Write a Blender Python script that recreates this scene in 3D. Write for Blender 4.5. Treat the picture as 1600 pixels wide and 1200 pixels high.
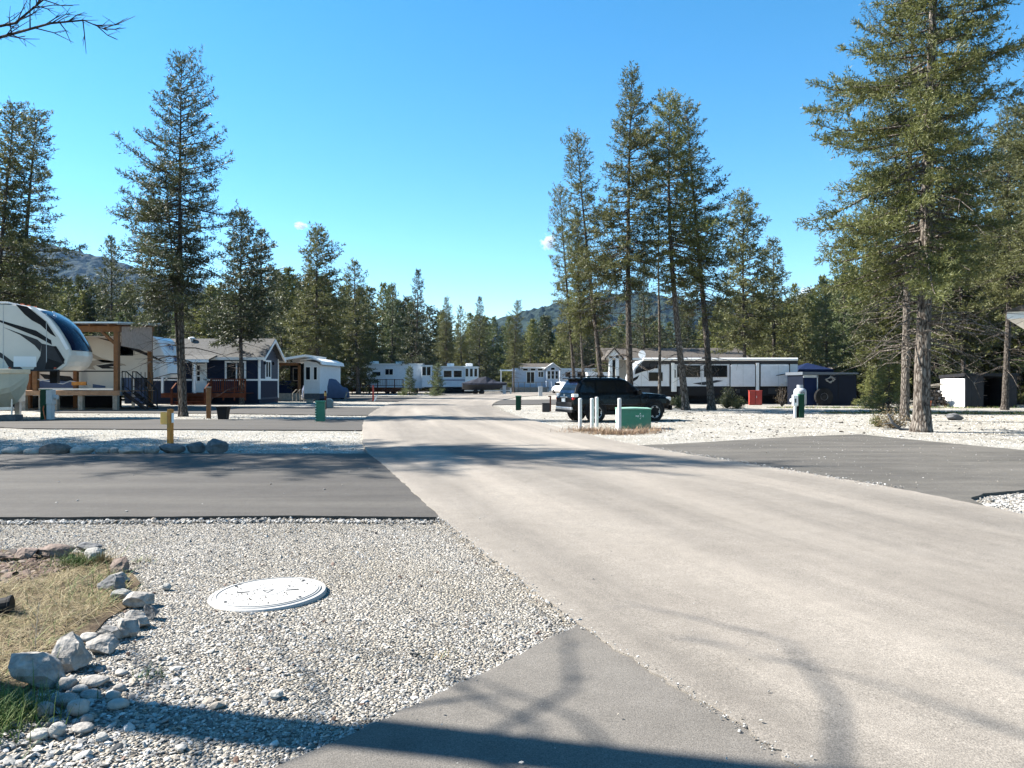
import bpy, bmesh, math, random
import numpy as np
from mathutils import Vector, Matrix

for _o in list(bpy.data.objects):
    bpy.data.objects.remove(_o, do_unlink=True)
SC = bpy.context.scene
COL = SC.collection
R = math.radians

# ------------------------------------------------------------------ camera
CAM_H = 1.6
F = 1200.0                      # focal length in photo pixels (photo is 1600 wide)
HZ = 597.0                      # horizon row in the photo
cam = bpy.data.cameras.new('camera')
cam.sensor_width = 36.0
cam.lens = 27.0
cam.clip_start = 0.05
cam.clip_end = 30000
camo = bpy.data.objects.new('camera', cam)
COL.objects.link(camo)
camo.location = (0, 0, CAM_H)
camo.rotation_euler = (R(90 - 0.143), 0, 0)
SC.camera = camo

# ------------------------------------------------------------------ sky, sun, exposure
SUN_EL = 41.0
SUN_AZ = -76.5                  # degrees clockwise from +Y (sun stands to the left, a little ahead)
SKY_STRENGTH = 0.064
SUN_STRENGTH = 5.0
world = bpy.data.worlds.new('World')
SC.world = world
world.use_nodes = True
wn = world.node_tree.nodes
wl = world.node_tree.links
wn.clear()
w_out = wn.new('ShaderNodeOutputWorld')
w_bg = wn.new('ShaderNodeBackground')
w_sky = wn.new('ShaderNodeTexSky')
w_sky.sky_type = 'NISHITA'
w_sky.sun_disc = False
w_sky.sun_elevation = R(SUN_EL)
w_sky.sun_rotation = R(SUN_AZ)
w_sky.altitude = 900
w_sky.air_density = 1.0
w_sky.dust_density = 0.1
w_sky.ozone_density = 1.6
w_hs = wn.new('ShaderNodeHueSaturation')
w_hs.inputs['Saturation'].default_value = 1.36
w_hs.inputs['Hue'].default_value = 0.489
wl.new(w_sky.outputs[0], w_hs.inputs['Color'])
wl.new(w_hs.outputs[0], w_bg.inputs['Color'])
w_bg.inputs['Strength'].default_value = SKY_STRENGTH
wl.new(w_bg.outputs[0], w_out.inputs['Surface'])

sun = bpy.data.lights.new('sun', 'SUN')
sun.energy = SUN_STRENGTH
sun.angle = R(0.53)
sun.color = (1.0, 0.945, 0.86)
suno = bpy.data.objects.new('sun', sun)
COL.objects.link(suno)
_sd = Vector((math.sin(R(SUN_AZ)) * math.cos(R(SUN_EL)), math.cos(R(SUN_AZ)) * math.cos(R(SUN_EL)), math.sin(R(SUN_EL))))
suno.location = _sd * 60
suno.rotation_euler = (-_sd).to_track_quat('-Z', 'Y').to_euler()

SC.view_settings.view_transform = 'Standard'
SC.view_settings.look = 'None'
SC.view_settings.exposure = 1.98
SC.view_settings.gamma = 1.0
SC.view_settings.use_curve_mapping = False
SC.cycles.use_denoising = True
SC.cycles.max_bounces = 6
SC.cycles.diffuse_bounces = 3
SC.cycles.glossy_bounces = 3
SC.cycles.transparent_max_bounces = 8
SC.cycles.volume_bounces = 0
SC.cycles.caustics_reflective = False
SC.cycles.caustics_refractive = False

# ------------------------------------------------------------------ helpers
def G(px, py, z=0.0):
    """point on the ground seen at this photo pixel"""
    Y = (CAM_H - z) * F / (py - HZ)
    return ((px - 800.0) * Y / F, Y)

def PX(px, Y):
    return (px - 800.0) * Y / F

def PZ(py, Y):
    return CAM_H + (HZ - py) * Y / F

def tag(o, label=None, cat=None, group=None, kind=None):
    if label: o['label'] = label
    if cat: o['category'] = cat
    if group: o['group'] = group
    if kind: o['kind'] = kind
    return o

def thing(name, label, cat, loc=(0, 0, 0), rz=0.0, group=None):
    o = bpy.data.objects.new(name, None)
    o.empty_display_size = 0.2
    COL.objects.link(o)
    o.location = loc
    o.rotation_euler = (0, 0, rz)
    return tag(o, label, cat, group)

def add(name, me, mat=None, parent=None, loc=None, rz=None):
    o = bpy.data.objects.new(name, me)
    COL.objects.link(o)
    if mat is not None and len(me.materials) == 0:
        me.materials.append(mat)
    if parent is not None:
        o.parent = parent
    if loc is not None: o.location = loc
    if rz is not None: o.rotation_euler = (0, 0, rz)
    return o

def copy_tree(o, parent=None):
    c = o.copy()
    COL.objects.link(c)
    c.parent = parent
    for ch in list(o.children):
        copy_tree(ch, c)
    return c

def fast_mesh(name, V, Fc, smooth=False, col=None):
    """V (n,3), Fc (m,k) constant k"""
    V = np.asarray(V, dtype=np.float32)
    Fc = np.asarray(Fc, dtype=np.int32)
    me = bpy.data.meshes.new(name)
    m, k = Fc.shape
    me.vertices.add(len(V))
    me.vertices.foreach_set('co', V.ravel())
    me.loops.add(m * k)
    me.loops.foreach_set('vertex_index', Fc.ravel())
    me.polygons.add(m)
    me.polygons.foreach_set('loop_start', np.arange(0, m * k, k, dtype=np.int32))
    me.polygons.foreach_set('loop_total', np.full(m, k, dtype=np.int32))
    me.polygons.foreach_set('use_smooth', np.full(m, smooth, dtype=bool))
    if col is not None:
        a = me.attributes.new('tint', 'FLOAT_COLOR', 'POINT')
        c = np.ones((len(V), 4), dtype=np.float32)
        c[:, :3] = col
        a.data.foreach_set('color', c.ravel())
    me.update(calc_edges=True)
    return me

class MB:
    def __init__(self):
        self.v = []
        self.f = []
    def _add(self, vs, fs):
        b = len(self.v)
        self.v += [tuple(p) for p in vs]
        self.f += [tuple(i + b for i in f) for f in fs]
        return self
    def box(self, x0, x1, y0, y1, z0, z1):
        return self._add([(x0, y0, z0), (x1, y0, z0), (x1, y1, z0), (x0, y1, z0), (x0, y0, z1), (x1, y0, z1), (x1, y1, z1), (x0, y1, z1)],
                         [(0, 3, 2, 1), (4, 5, 6, 7), (0, 1, 5, 4), (1, 2, 6, 5), (2, 3, 7, 6), (3, 0, 4, 7)])
    def obox(self, c, U, Vv, W, su, sv, sw):
        c = Vector(c); U = Vector(U).normalized() * su / 2; Vv = Vector(Vv).normalized() * sv / 2; W = Vector(W).normalized() * sw / 2
        p = [c - U - Vv - W, c + U - Vv - W, c + U + Vv - W, c - U + Vv - W, c - U - Vv + W, c + U - Vv + W, c + U + Vv + W, c - U + Vv + W]
        return self._add(p, [(0, 3, 2, 1), (4, 5, 6, 7), (0, 1, 5, 4), (1, 2, 6, 5), (2, 3, 7, 6), (3, 0, 4, 7)])
    def beam(self, a, b, w, h, up=(0, 0, 1)):
        a = Vector(a); b = Vector(b); d = b - a
        u = Vector(up)
        s = d.cross(u)
        if s.length < 1e-6: s = d.cross(Vector((0, 1, 0)))
        s.normalize(); t = s.cross(d).normalized()
        return self.obox((a + b) / 2, d, s, t, d.length, w, h)
    def prism(self, poly, y0, y1):
        """polygon in XZ extruded along Y"""
        n = len(poly)
        vs = [(x, y0, z) for x, z in poly] + [(x, y1, z) for x, z in poly]
        fs = [tuple(range(n)), tuple(range(2 * n - 1, n - 1, -1))]
        for i in range(n):
            j = (i + 1) % n
            fs.append((i, i + n, j + n, j))
        return self._add(vs, fs)
    def prismz(self, poly, z0, z1):
        n = len(poly)
        vs = [(x, y, z0) for x, y in poly] + [(x, y, z1) for x, y in poly]
        fs = [tuple(range(n - 1, -1, -1)), tuple(range(n, 2 * n))]
        for i in range(n):
            j = (i + 1) % n
            fs.append((i, j, j + n, i + n))
        return self._add(vs, fs)
    def prismx(self, poly, x0, x1):
        """polygon in YZ extruded along X"""
        n = len(poly)
        vs = [(x0, y, z) for y, z in poly] + [(x1, y, z) for y, z in poly]
        fs = [tuple(range(n - 1, -1, -1)), tuple(range(n, 2 * n))]
        for i in range(n):
            j = (i + 1) % n
            fs.append((i, j, j + n, i + n))
        return self._add(vs, fs)
    def tube(self, pts, rad, n=8, cap=True):
        pts = [Vector(p) for p in pts]
        if not hasattr(rad, '__len__'): rad = [rad] * len(pts)
        rings = []
        ref = None
        for i, p in enumerate(pts):
            d = (pts[min(i + 1, len(pts) - 1)] - pts[max(i - 1, 0)]).normalized()
            if ref is None:
                ref = Vector((0, 0, 1)) if abs(d.z) < 0.9 else Vector((1, 0, 0))
            s = d.cross(ref).normalized(); t = s.cross(d).normalized()
            ref = t
            rings.append([p + (s * math.cos(a) + t * math.sin(a)) * rad[i] for a in [2 * math.pi * k / n for k in range(n)]])
        vs = [q for r in rings for q in r]
        fs = []
        for i in range(len(pts) - 1):
            for k in range(n):
                a = i * n + k; b = i * n + (k + 1) % n
                fs.append((a, b, b + n, a + n))
        if cap:
            fs.append(tuple(range(n - 1, -1, -1)))
            m = (len(pts) - 1) * n
            fs.append(tuple(range(m, m + n)))
        return self._add(vs, fs)
    def lathe(self, prof, n=20, c=(0, 0, 0), axis='z'):
        vs = []; fs = []
        for r, z in prof:
            for k in range(n):
                a = 2 * math.pi * k / n
                if axis == 'z': vs.append((c[0] + r * math.cos(a), c[1] + r * math.sin(a), c[2] + z))
                elif axis == 'y': vs.append((c[0] + r * math.cos(a), c[1] + z, c[2] + r * math.sin(a)))
                else: vs.append((c[0] + z, c[1] + r * math.cos(a), c[2] + r * math.sin(a)))
        m = len(prof)
        for i in range(m - 1):
            for k in range(n):
                a = i * n + k; b = i * n + (k + 1) % n
                fs.append((a, b, b + n, a + n))
        fs.append(tuple(range(n - 1, -1, -1))); fs.append(tuple(range((m - 1) * n, m * n)))
        return self._add(vs, fs)
    def loft(self, rings, cap=True, closed=True):
        n = len(rings[0]); vs = [p for r in rings for p in r]; fs = []
        for i in range(len(rings) - 1):
            for k in range(n if closed else n - 1):
                a = i * n + k; b = i * n + (k + 1) % n
                fs.append((a, b, b + n, a + n))
        if cap:
            fs.append(tuple(range(n - 1, -1, -1))); m = (len(rings) - 1) * n; fs.append(tuple(range(m, m + n)))
        return self._add(vs, fs)
    def mesh(self, name, smooth=False, fixn=True):
        me = bpy.data.meshes.new(name)
        me.from_pydata(self.v, [], self.f)
        if fixn:
            bm = bmesh.new(); bm.from_mesh(me)
            bmesh.ops.recalc_face_normals(bm, faces=bm.faces)
            bm.to_mesh(me); bm.free()
        if smooth:
            for p in me.polygons: p.use_smooth = True
        me.update()
        return me
    def build(self, name, mat, parent=None, smooth=False, bevel=0.0, seg=2, loc=None, rz=None):
        me = self.mesh(name, smooth)
        o = add(name, me, mat, parent, loc, rz)
        if bevel > 0:
            m = o.modifiers.new('bevel', 'BEVEL'); m.width = bevel; m.segments = seg; m.limit_method = 'ANGLE'; m.angle_limit = R(35)
        return o

def text_part(name, s, mat, parent, origin, U, Vv, size, depth=0.004, shear=0.0):
    """flat raised lettering: U reading direction, Vv up direction"""
    cu = bpy.data.curves.new(name, 'FONT'); cu.body = s; cu.size = size; cu.extrude = depth; cu.shear = shear
    cu.align_x = 'CENTER'; cu.align_y = 'CENTER'; cu.resolution_u = 3
    t = bpy.data.objects.new('tmp', cu)
    me = bpy.data.meshes.new_from_object(t)
    bpy.data.objects.remove(t)
    U = Vector(U).normalized(); Vv = Vector(Vv).normalized(); W = U.cross(Vv)
    M = Matrix(((U.x, Vv.x, W.x, origin[0]), (U.y, Vv.y, W.y, origin[1]), (U.z, Vv.z, W.z, origin[2]), (0, 0, 0, 1)))
    me.transform(M)
    me.materials.clear()
    return add(name, me, mat, parent)

# ------------------------------------------------------------------ materials
MATS = {}
def mat(name, col, rough=0.6, metal=0.0, var=0.12, scale=6.0, bump=0.0, bscale=40.0, spec=None, coat=0.0, dirt=0.0, transl=0.0):
    if name in MATS: return MATS[name]
    m = bpy.data.materials.new(name); m.use_nodes = True
    nt = m.node_tree; b = nt.nodes['Principled BSDF']
    tc = nt.nodes.new('ShaderNodeTexCoord')
    nz = nt.nodes.new('ShaderNodeTexNoise'); nz.inputs['Scale'].default_value = scale; nz.inputs['Detail'].default_value = 6; nz.inputs['Roughness'].default_value = 0.65
    nt.links.new(tc.outputs['Object'], nz.inputs['Vector'])
    rp = nt.nodes.new('ShaderNodeValToRGB')
    rp.color_ramp.elements[0].position = 0.3; rp.color_ramp.elements[1].position = 0.7
    rp.color_ramp.elements[0].color = tuple(c * (1 - var) for c in col) + (1,)
    rp.color_ramp.elements[1].color = tuple(min(1, c * (1 + var)) for c in col) + (1,)
    nt.links.new(nz.outputs['Fac'], rp.inputs['Fac'])
    src = rp.outputs['Color']
    if dirt > 0:
        n2 = nt.nodes.new('ShaderNodeTexNoise'); n2.inputs['Scale'].default_value = scale * 0.35; n2.inputs['Detail'].default_value = 8
        nt.links.new(tc.outputs['Object'], n2.inputs['Vector'])
        r2 = nt.nodes.new('ShaderNodeValToRGB'); r2.color_ramp.elements[0].position = 0.45; r2.color_ramp.elements[1].position = 0.75
        r2.color_ramp.elements[0].color = (0, 0, 0, 1); r2.color_ramp.elements[1].color = (dirt, dirt, dirt, 1)
        nt.links.new(n2.outputs['Fac'], r2.inputs['Fac'])
        mx = nt.nodes.new('ShaderNodeMixRGB'); mx.inputs['Color2'].default_value = (0.22, 0.19, 0.15, 1)
        nt.links.new(r2.outputs['Color'], mx.inputs['Fac']); nt.links.new(src, mx.inputs['Color1'])
        src = mx.outputs['Color']
    nt.links.new(src, b.inputs['Base Color'])
    b.inputs['Roughness'].default_value = rough
    b.inputs['Metallic'].default_value = metal
    b.inputs['Specular IOR Level'].default_value = spec if spec is not None else (0.3 if max(col) > 0.1 else 0.1)
    if coat > 0: b.inputs['Coat Weight'].default_value = coat; b.inputs['Coat Roughness'].default_value = 0.05
    if bump > 0:
        n3 = nt.nodes.new('ShaderNodeTexNoise'); n3.inputs['Scale'].default_value = bscale; n3.inputs['Detail'].default_value = 5
        nt.links.new(tc.outputs['Object'], n3.inputs['Vector'])
        bp = nt.nodes.new('ShaderNodeBump'); bp.inputs['Strength'].default_value = bump; bp.inputs['Distance'].default_value = 0.02
        nt.links.new(n3.outputs['Fac'], bp.inputs['Height']); nt.links.new(bp.outputs[0], b.inputs['Normal'])
    if transl > 0:
        out = nt.nodes['Material Output']
        tr = nt.nodes.new('ShaderNodeBsdfTranslucent'); nt.links.new(src, tr.inputs['Color'])
        ms = nt.nodes.new('ShaderNodeMixShader'); ms.inputs[0].default_value = transl
        nt.links.new(b.outputs[0], ms.inputs[1]); nt.links.new(tr.outputs[0], ms.inputs[2]); nt.links.new(ms.outputs[0], out.inputs['Surface'])
    MATS[name] = m
    return m

def siding_mat(name, col, pitch=0.18, rough=0.55, vertical=False, depth=0.6, var=0.08):
    """lapped or ribbed cladding, too fine to pick apart at this distance: relief only"""
    m = mat(name, col, rough, var=var, scale=3.0)
    nt = m.node_tree; b = nt.nodes['Principled BSDF']
    tc = nt.nodes.new('ShaderNodeTexCoord'); sp = nt.nodes.new('ShaderNodeSeparateXYZ')
    nt.links.new(tc.outputs['Object'], sp.inputs[0])
    mt = nt.nodes.new('ShaderNodeMath'); mt.operation = 'MULTIPLY'; mt.inputs[1].default_value = 1 / pitch
    nt.links.new(sp.outputs['X' if vertical else 'Z'], mt.inputs[0])
    fr = nt.nodes.new('ShaderNodeMath'); fr.operation = 'FRACT'; nt.links.new(mt.outputs[0], fr.inputs[0])
    bp = nt.nodes.new('ShaderNodeBump'); bp.inputs['Strength'].default_value = depth; bp.inputs['Distance'].default_value = 0.015
    nt.links.new(fr.outputs[0], bp.inputs['Height']); nt.links.new(bp.outputs[0], b.inputs['Normal'])
    return m

def leaf_mat(name, dark, light, transl=0.25):
    m = bpy.data.materials.new(name); m.use_nodes = True
    nt = m.node_tree; b = nt.nodes['Principled BSDF']; out = nt.nodes['Material Output']
    tc = nt.nodes.new('ShaderNodeTexCoord')
    n1 = nt.nodes.new('ShaderNodeTexNoise'); n1.inputs['Scale'].default_value = 1.3; n1.inputs['Detail'].default_value = 4
    nt.links.new(tc.outputs['Object'], n1.inputs['Vector'])
    oi = nt.nodes.new('ShaderNodeObjectInfo')
    geo = nt.nodes.new('ShaderNodeNewGeometry')
    ad = nt.nodes.new('ShaderNodeMath'); ad.operation = 'MULTIPLY_ADD'; ad.inputs[1].default_value = 0.5; ad.inputs[2].default_value = 0.0
    nt.links.new(geo.outputs['Random Per Island'], ad.inputs[0])
    a2 = nt.nodes.new('ShaderNodeMath'); a2.operation = 'MULTIPLY_ADD'; a2.inputs[1].default_value = 0.3
    nt.links.new(oi.outputs['Random'], a2.inputs[0]); nt.links.new(ad.outputs[0], a2.inputs[2])
    a3 = nt.nodes.new('ShaderNodeMath'); a3.operation = 'ADD'; a3.inputs[1].default_value = 0.0
    nt.links.new(a2.outputs[0], a3.inputs[0]); 
    a4 = nt.nodes.new('ShaderNodeMath'); a4.operation = 'MULTIPLY_ADD'; a4.inputs[1].default_value = 0.9; a4.inputs[2].default_value = -0.32
    nt.links.new(n1.outputs['Fac'], a4.inputs[0]); nt.links.new(a4.outputs[0], a3.inputs[1])
    mx = nt.nodes.new('ShaderNodeMixRGB'); mx.inputs['Color1'].default_value = dark + (1,); mx.inputs['Color2'].default_value = light + (1,)
    nt.links.new(a3.outputs[0], mx.inputs['Fac'])
    nt.links.new(mx.outputs[0], b.inputs['Base Color']); b.inputs['Roughness'].default_value = 0.55; b.inputs['Specular IOR Level'].default_value = 0.35
    tr = nt.nodes.new('ShaderNodeBsdfTranslucent'); nt.links.new(mx.outputs[0], tr.inputs['Color'])
    ms = nt.nodes.new('ShaderNodeMixShader'); ms.inputs[0].default_value = transl
    nt.links.new(b.outputs[0], ms.inputs[1]); nt.links.new(tr.outputs[0], ms.inputs[2]); nt.links.new(ms.outputs[0], out.inputs['Surface'])
    MATS[name] = m
    return m

def bark_mat(name, dark, mid, pale):
    m = bpy.data.materials.new(name); m.use_nodes = True
    nt = m.node_tree; b = nt.nodes['Principled BSDF']; tc = nt.nodes.new('ShaderNodeTexCoord')
    mp = nt.nodes.new('ShaderNodeMapping'); mp.inputs['Scale'].default_value = (1, 1, 0.3); nt.links.new(tc.outputs['Object'], mp.inputs['Vector'])
    vo = nt.nodes.new('ShaderNodeTexVoronoi'); vo.feature = 'DISTANCE_TO_EDGE'; vo.inputs['Scale'].default_value = 13; nt.links.new(mp.outputs[0], vo.inputs['Vector'])
    nz = nt.nodes.new('ShaderNodeTexNoise'); nz.inputs['Scale'].default_value = 16; nz.inputs['Detail'].default_value = 7; nz.inputs['Roughness'].default_value = 0.75; nt.links.new(mp.outputs[0], nz.inputs['Vector'])
    ml = nt.nodes.new('ShaderNodeMath'); ml.operation = 'MULTIPLY_ADD'; ml.inputs[1].default_value = 1.1; nt.links.new(vo.outputs['Distance'], ml.inputs[0]); nt.links.new(nz.outputs['Fac'], ml.inputs[2])
    rp = nt.nodes.new('ShaderNodeValToRGB'); el = rp.color_ramp.elements; el[0].position = 0.42; el[0].color = dark + (1,); el[1].position = 0.8; el[1].color = pale + (1,); k = el.new(0.58); k.color = mid + (1,)
    nt.links.new(ml.outputs[0], rp.inputs['Fac']); nt.links.new(rp.outputs[0], b.inputs['Base Color']); b.inputs['Roughness'].default_value = 0.95; b.inputs['Specular IOR Level'].default_value = 0.1
    bp = nt.nodes.new('ShaderNodeBump'); bp.inputs['Strength'].default_value = 1.0; bp.inputs['Distance'].default_value = 0.05; nt.links.new(ml.outputs[0], bp.inputs['Height']); nt.links.new(bp.outputs[0], b.inputs['Normal'])
    MATS[name] = m
    return m

def tint_mat(name, rough=0.85, bump=0.3, bscale=60, mult=1.0):
    """takes the piece's own colour from the 'tint' attribute (each stone or blade has one)"""
    m = bpy.data.materials.new(name); m.use_nodes = True
    nt = m.node_tree; b = nt.nodes['Principled BSDF']
    at = nt.nodes.new('ShaderNodeAttribute'); at.attribute_name = 'tint'
    tc = nt.nodes.new('ShaderNodeTexCoord')
    nz = nt.nodes.new('ShaderNodeTexNoise'); nz.inputs['Scale'].default_value = bscale; nz.inputs['Detail'].default_value = 4
    nt.links.new(tc.outputs['Object'], nz.inputs['Vector'])
    mr = nt.nodes.new('ShaderNodeMapRange'); mr.inputs[3].default_value = 0.75 * mult; mr.inputs[4].default_value = 1.25 * mult
    nt.links.new(nz.outputs['Fac'], mr.inputs[0])
    vm = nt.nodes.new('ShaderNodeVectorMath'); vm.operation = 'SCALE'
    nt.links.new(at.outputs['Color'], vm.inputs[0]); nt.links.new(mr.outputs[0], vm.inputs['Scale'])
    nt.links.new(vm.outputs[0], b.inputs['Base Color'])
    b.inputs['Roughness'].default_value = rough; b.inputs['Specular IOR Level'].default_value = 0.25
    if bump > 0:
        bp = nt.nodes.new('ShaderNodeBump'); bp.inputs['Strength'].default_value = bump; bp.inputs['Distance'].default_value = 0.01
        nt.links.new(nz.outputs['Fac'], bp.inputs['Height']); nt.links.new(bp.outputs[0], b.inputs['Normal'])
    MATS[name] = m
    return m

def asphalt_mat(name, dark, light, dust, dust_amt, speck=0.35, use_uv=False, stretch=(0.12, 2.2), speck_scale=160, patch=0.0):
    m = bpy.data.materials.new(name); m.use_nodes = True
    nt = m.node_tree; b = nt.nodes['Principled BSDF']
    tc = nt.nodes.new('ShaderNodeTexCoord')
    co = tc.outputs['UV'] if use_uv else tc.outputs['Object']
    ob = tc.outputs['Object']
    def noise(scale, detail, src, rough=0.6):
        n = nt.nodes.new('ShaderNodeTexNoise'); n.inputs['Scale'].default_value = scale; n.inputs['Detail'].default_value = detail; n.inputs['Roughness'].default_value = rough
        nt.links.new(src, n.inputs['Vector']); return n.outputs['Fac']
    def ramp(f, p0, p1, c0, c1):
        r = nt.nodes.new('ShaderNodeValToRGB'); r.color_ramp.elements[0].position = p0; r.color_ramp.elements[1].position = p1
        r.color_ramp.elements[0].color = c0 + (1,); r.color_ramp.elements[1].color = c1 + (1,)
        nt.links.new(f, r.inputs['Fac']); return r.outputs['Color']
    def mix(t, f, a, c):
        x = nt.nodes.new('ShaderNodeMixRGB'); x.blend_type = t
        if isinstance(f, float): x.inputs['Fac'].default_value = f
        else: nt.links.new(f, x.inputs['Fac'])
        nt.links.new(a, x.inputs['Color1']); nt.links.new(c, x.inputs['Color2']); return x.outputs['Color']
    mp = nt.nodes.new('ShaderNodeMapping'); nt.links.new(co, mp.inputs['Vector'])
    mp.inputs['Scale'].default_value = (stretch[0], stretch[1], 1)
    base = ramp(noise(0.7, 6, ob), 0.3, 0.7, dark, light)
    streak = noise(1.0, 5, mp.outputs[0], 0.55)
    mp2 = nt.nodes.new('ShaderNodeMapping'); nt.links.new(co, mp2.inputs['Vector']); mp2.inputs['Scale'].default_value = (stretch[0] * 1.7, stretch[1] * 5.0, 1); mp2.inputs['Location'].default_value = (3.1, 7.7, 0)
    streak2 = noise(1.0, 4, mp2.outputs[0], 0.6)
    dustc = nt.nodes.new('ShaderNodeRGB'); dustc.outputs[0].default_value = dust + (1,)
    sfac = ramp(streak, 0.38, 0.72, (0, 0, 0), (dust_amt,) * 3)
    c = mix('MIX', sfac, base, dustc.outputs[0])
    c = mix('MULTIPLY', 1.0, c, ramp(streak2, 0.25, 0.75, (0.94,) * 3, (1.06,) * 3))
    sp = noise(speck_scale, 2, ob, 0.5)
    spc = ramp(sp, 0.3, 0.72, (1 - speck,) * 3, (1 + speck,) * 3)
    c = mix('MULTIPLY', 1.0, c, spc)
    sp2 = noise(speck_scale * 0.35, 3, ob, 0.7)
    spc2 = ramp(sp2, 0.3, 0.7, (1 - speck * 0.45,) * 3, (1 + speck * 0.45,) * 3)
    c = mix('MULTIPLY', 1.0, c, spc2)
    fine = noise(6.0, 6, ob, 0.7)
    c = mix('MULTIPLY', 1.0, c, ramp(fine, 0.25, 0.75, (0.86,) * 3, (1.12,) * 3))
    if patch > 0:
        pn = noise(0.9, 3, ob, 0.5)
        pf = ramp(pn, 0.56, 0.66, (0, 0, 0), (patch,) * 3)
        c = mix('MIX', pf, c, dustc.outputs[0])
    nt.links.new(c, b.inputs['Base Color'])
    b.inputs['Roughness'].default_value = 0.88; b.inputs['Specular IOR Level'].default_value = 0.25
    bp = nt.nodes.new('ShaderNodeBump'); bp.inputs['Strength'].default_value = 0.5; bp.inputs['Distance'].default_value = 0.006
    nt.links.new(sp, bp.inputs['Height']); nt.links.new(bp.outputs[0], b.inputs['Normal'])
    MATS[name] = m
    return m

def gravel_mat(name, pal, scale=28.0):
    m = bpy.data.materials.new(name); m.use_nodes = True
    nt = m.node_tree; b = nt.nodes['Principled BSDF']
    tc = nt.nodes.new('ShaderNodeTexCoord')
    vo = nt.nodes.new('ShaderNodeTexVoronoi'); vo.inputs['Scale'].default_value = scale
    nt.links.new(tc.outputs['Object'], vo.inputs['Vector'])
    sx = nt.nodes.new('ShaderNodeSeparateXYZ'); nt.links.new(vo.outputs['Color'], sx.inputs[0])
    rp = nt.nodes.new('ShaderNodeValToRGB')
    el = rp.color_ramp.elements
    for i, (p, c) in enumerate(pal):
        if i < 2: e = el[i]; e.position = p
        else: e = el.new(p)
        e.color = c + (1,)
    nt.links.new(sx.outputs[0], rp.inputs['Fac'])
    n1 = nt.nodes.new('ShaderNodeTexNoise'); n1.inputs['Scale'].default_value = 0.5; n1.inputs['Detail'].default_value = 6; n1.inputs['Roughness'].default_value = 0.65
    nt.links.new(tc.outputs['Object'], n1.inputs['Vector'])
    r2 = nt.nodes.new('ShaderNodeValToRGB'); r2.color_ramp.elements[0].position = 0.3; r2.color_ramp.elements[1].position = 0.7
    r2.color_ramp.elements[0].color = (0.74, 0.7, 0.62, 1); r2.color_ramp.elements[1].color = (1.08, 1.07, 1.05, 1)
    nt.links.new(n1.outputs['Fac'], r2.inputs['Fac'])
    mx = nt.nodes.new('ShaderNodeMixRGB'); mx.blend_type = 'MULTIPLY'; mx.inputs['Fac'].default_value = 1
    nt.links.new(rp.outputs[0], mx.inputs['Color1']); nt.links.new(r2.outputs[0], mx.inputs['Color2'])
    nt.links.new(mx.outputs[0], b.inputs['Base Color']); b.inputs['Roughness'].default_value = 0.92; b.inputs['Specular IOR Level'].default_value = 0.2
    iv = nt.nodes.new('ShaderNodeMath'); iv.operation = 'SUBTRACT'; iv.inputs[0].default_value = 1.0
    nt.links.new(vo.outputs['Distance'], iv.inputs[1])
    bp = nt.nodes.new('ShaderNodeBump'); bp.inputs['Strength'].default_value = 1.0; bp.inputs['Distance'].default_value = 0.03
    nt.links.new(iv.outputs[0], bp.inputs['Height']); nt.links.new(bp.outputs[0], b.inputs['Normal'])
    MATS[name] = m
    return m
# ================================================================== THE SETTING
def struct(o):
    o['kind'] = 'structure'
    return o

def roughen(pts, step, amp, seed, closed=True):
    rng = random.Random(seed); out = []
    n = len(pts)
    for i in range(n if closed else n - 1):
        a = Vector(pts[i]); b = Vector(pts[(i + 1) % n]); d = b - a; L = d.length
        k = max(1, min(160, int(L / step))); nn = Vector((-d.y, d.x)).normalized()
        ph = rng.random() * 9
        for j in range(k):
            t = j / k
            w = 0 if j == 0 else rng.uniform(-amp, amp) + amp * 0.9 * math.sin(t * L * 2.1 + ph)
            p = a + d * t + nn * w
            out.append((p.x, p.y))
    if not closed: out.append(tuple(pts[-1]))
    return out

def slab(name, pts, z1, m, step=0.2, amp=0.015, seed=1, z0=-0.06):
    mb = MB().prismz(roughen(pts, step, amp, seed), z0, z1)
    me = mb.mesh(name)
    bm = bmesh.new(); bm.from_mesh(me); bmesh.ops.triangulate(bm, faces=[f for f in bm.faces if len(f.verts) > 4]); bm.to_mesh(me); bm.free()
    return struct(add(name, me, m))

# forest floor, out to the horizon
ground_m = mat('forest_floor', (0.096, 0.078, 0.051), 0.95, var=0.5, scale=0.8, bump=0.4, bscale=5)
struct(add('ground', MB().box(-6000, 6000, -4000, 9000, -2.0, -0.03).mesh('ground'), ground_m))

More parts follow.
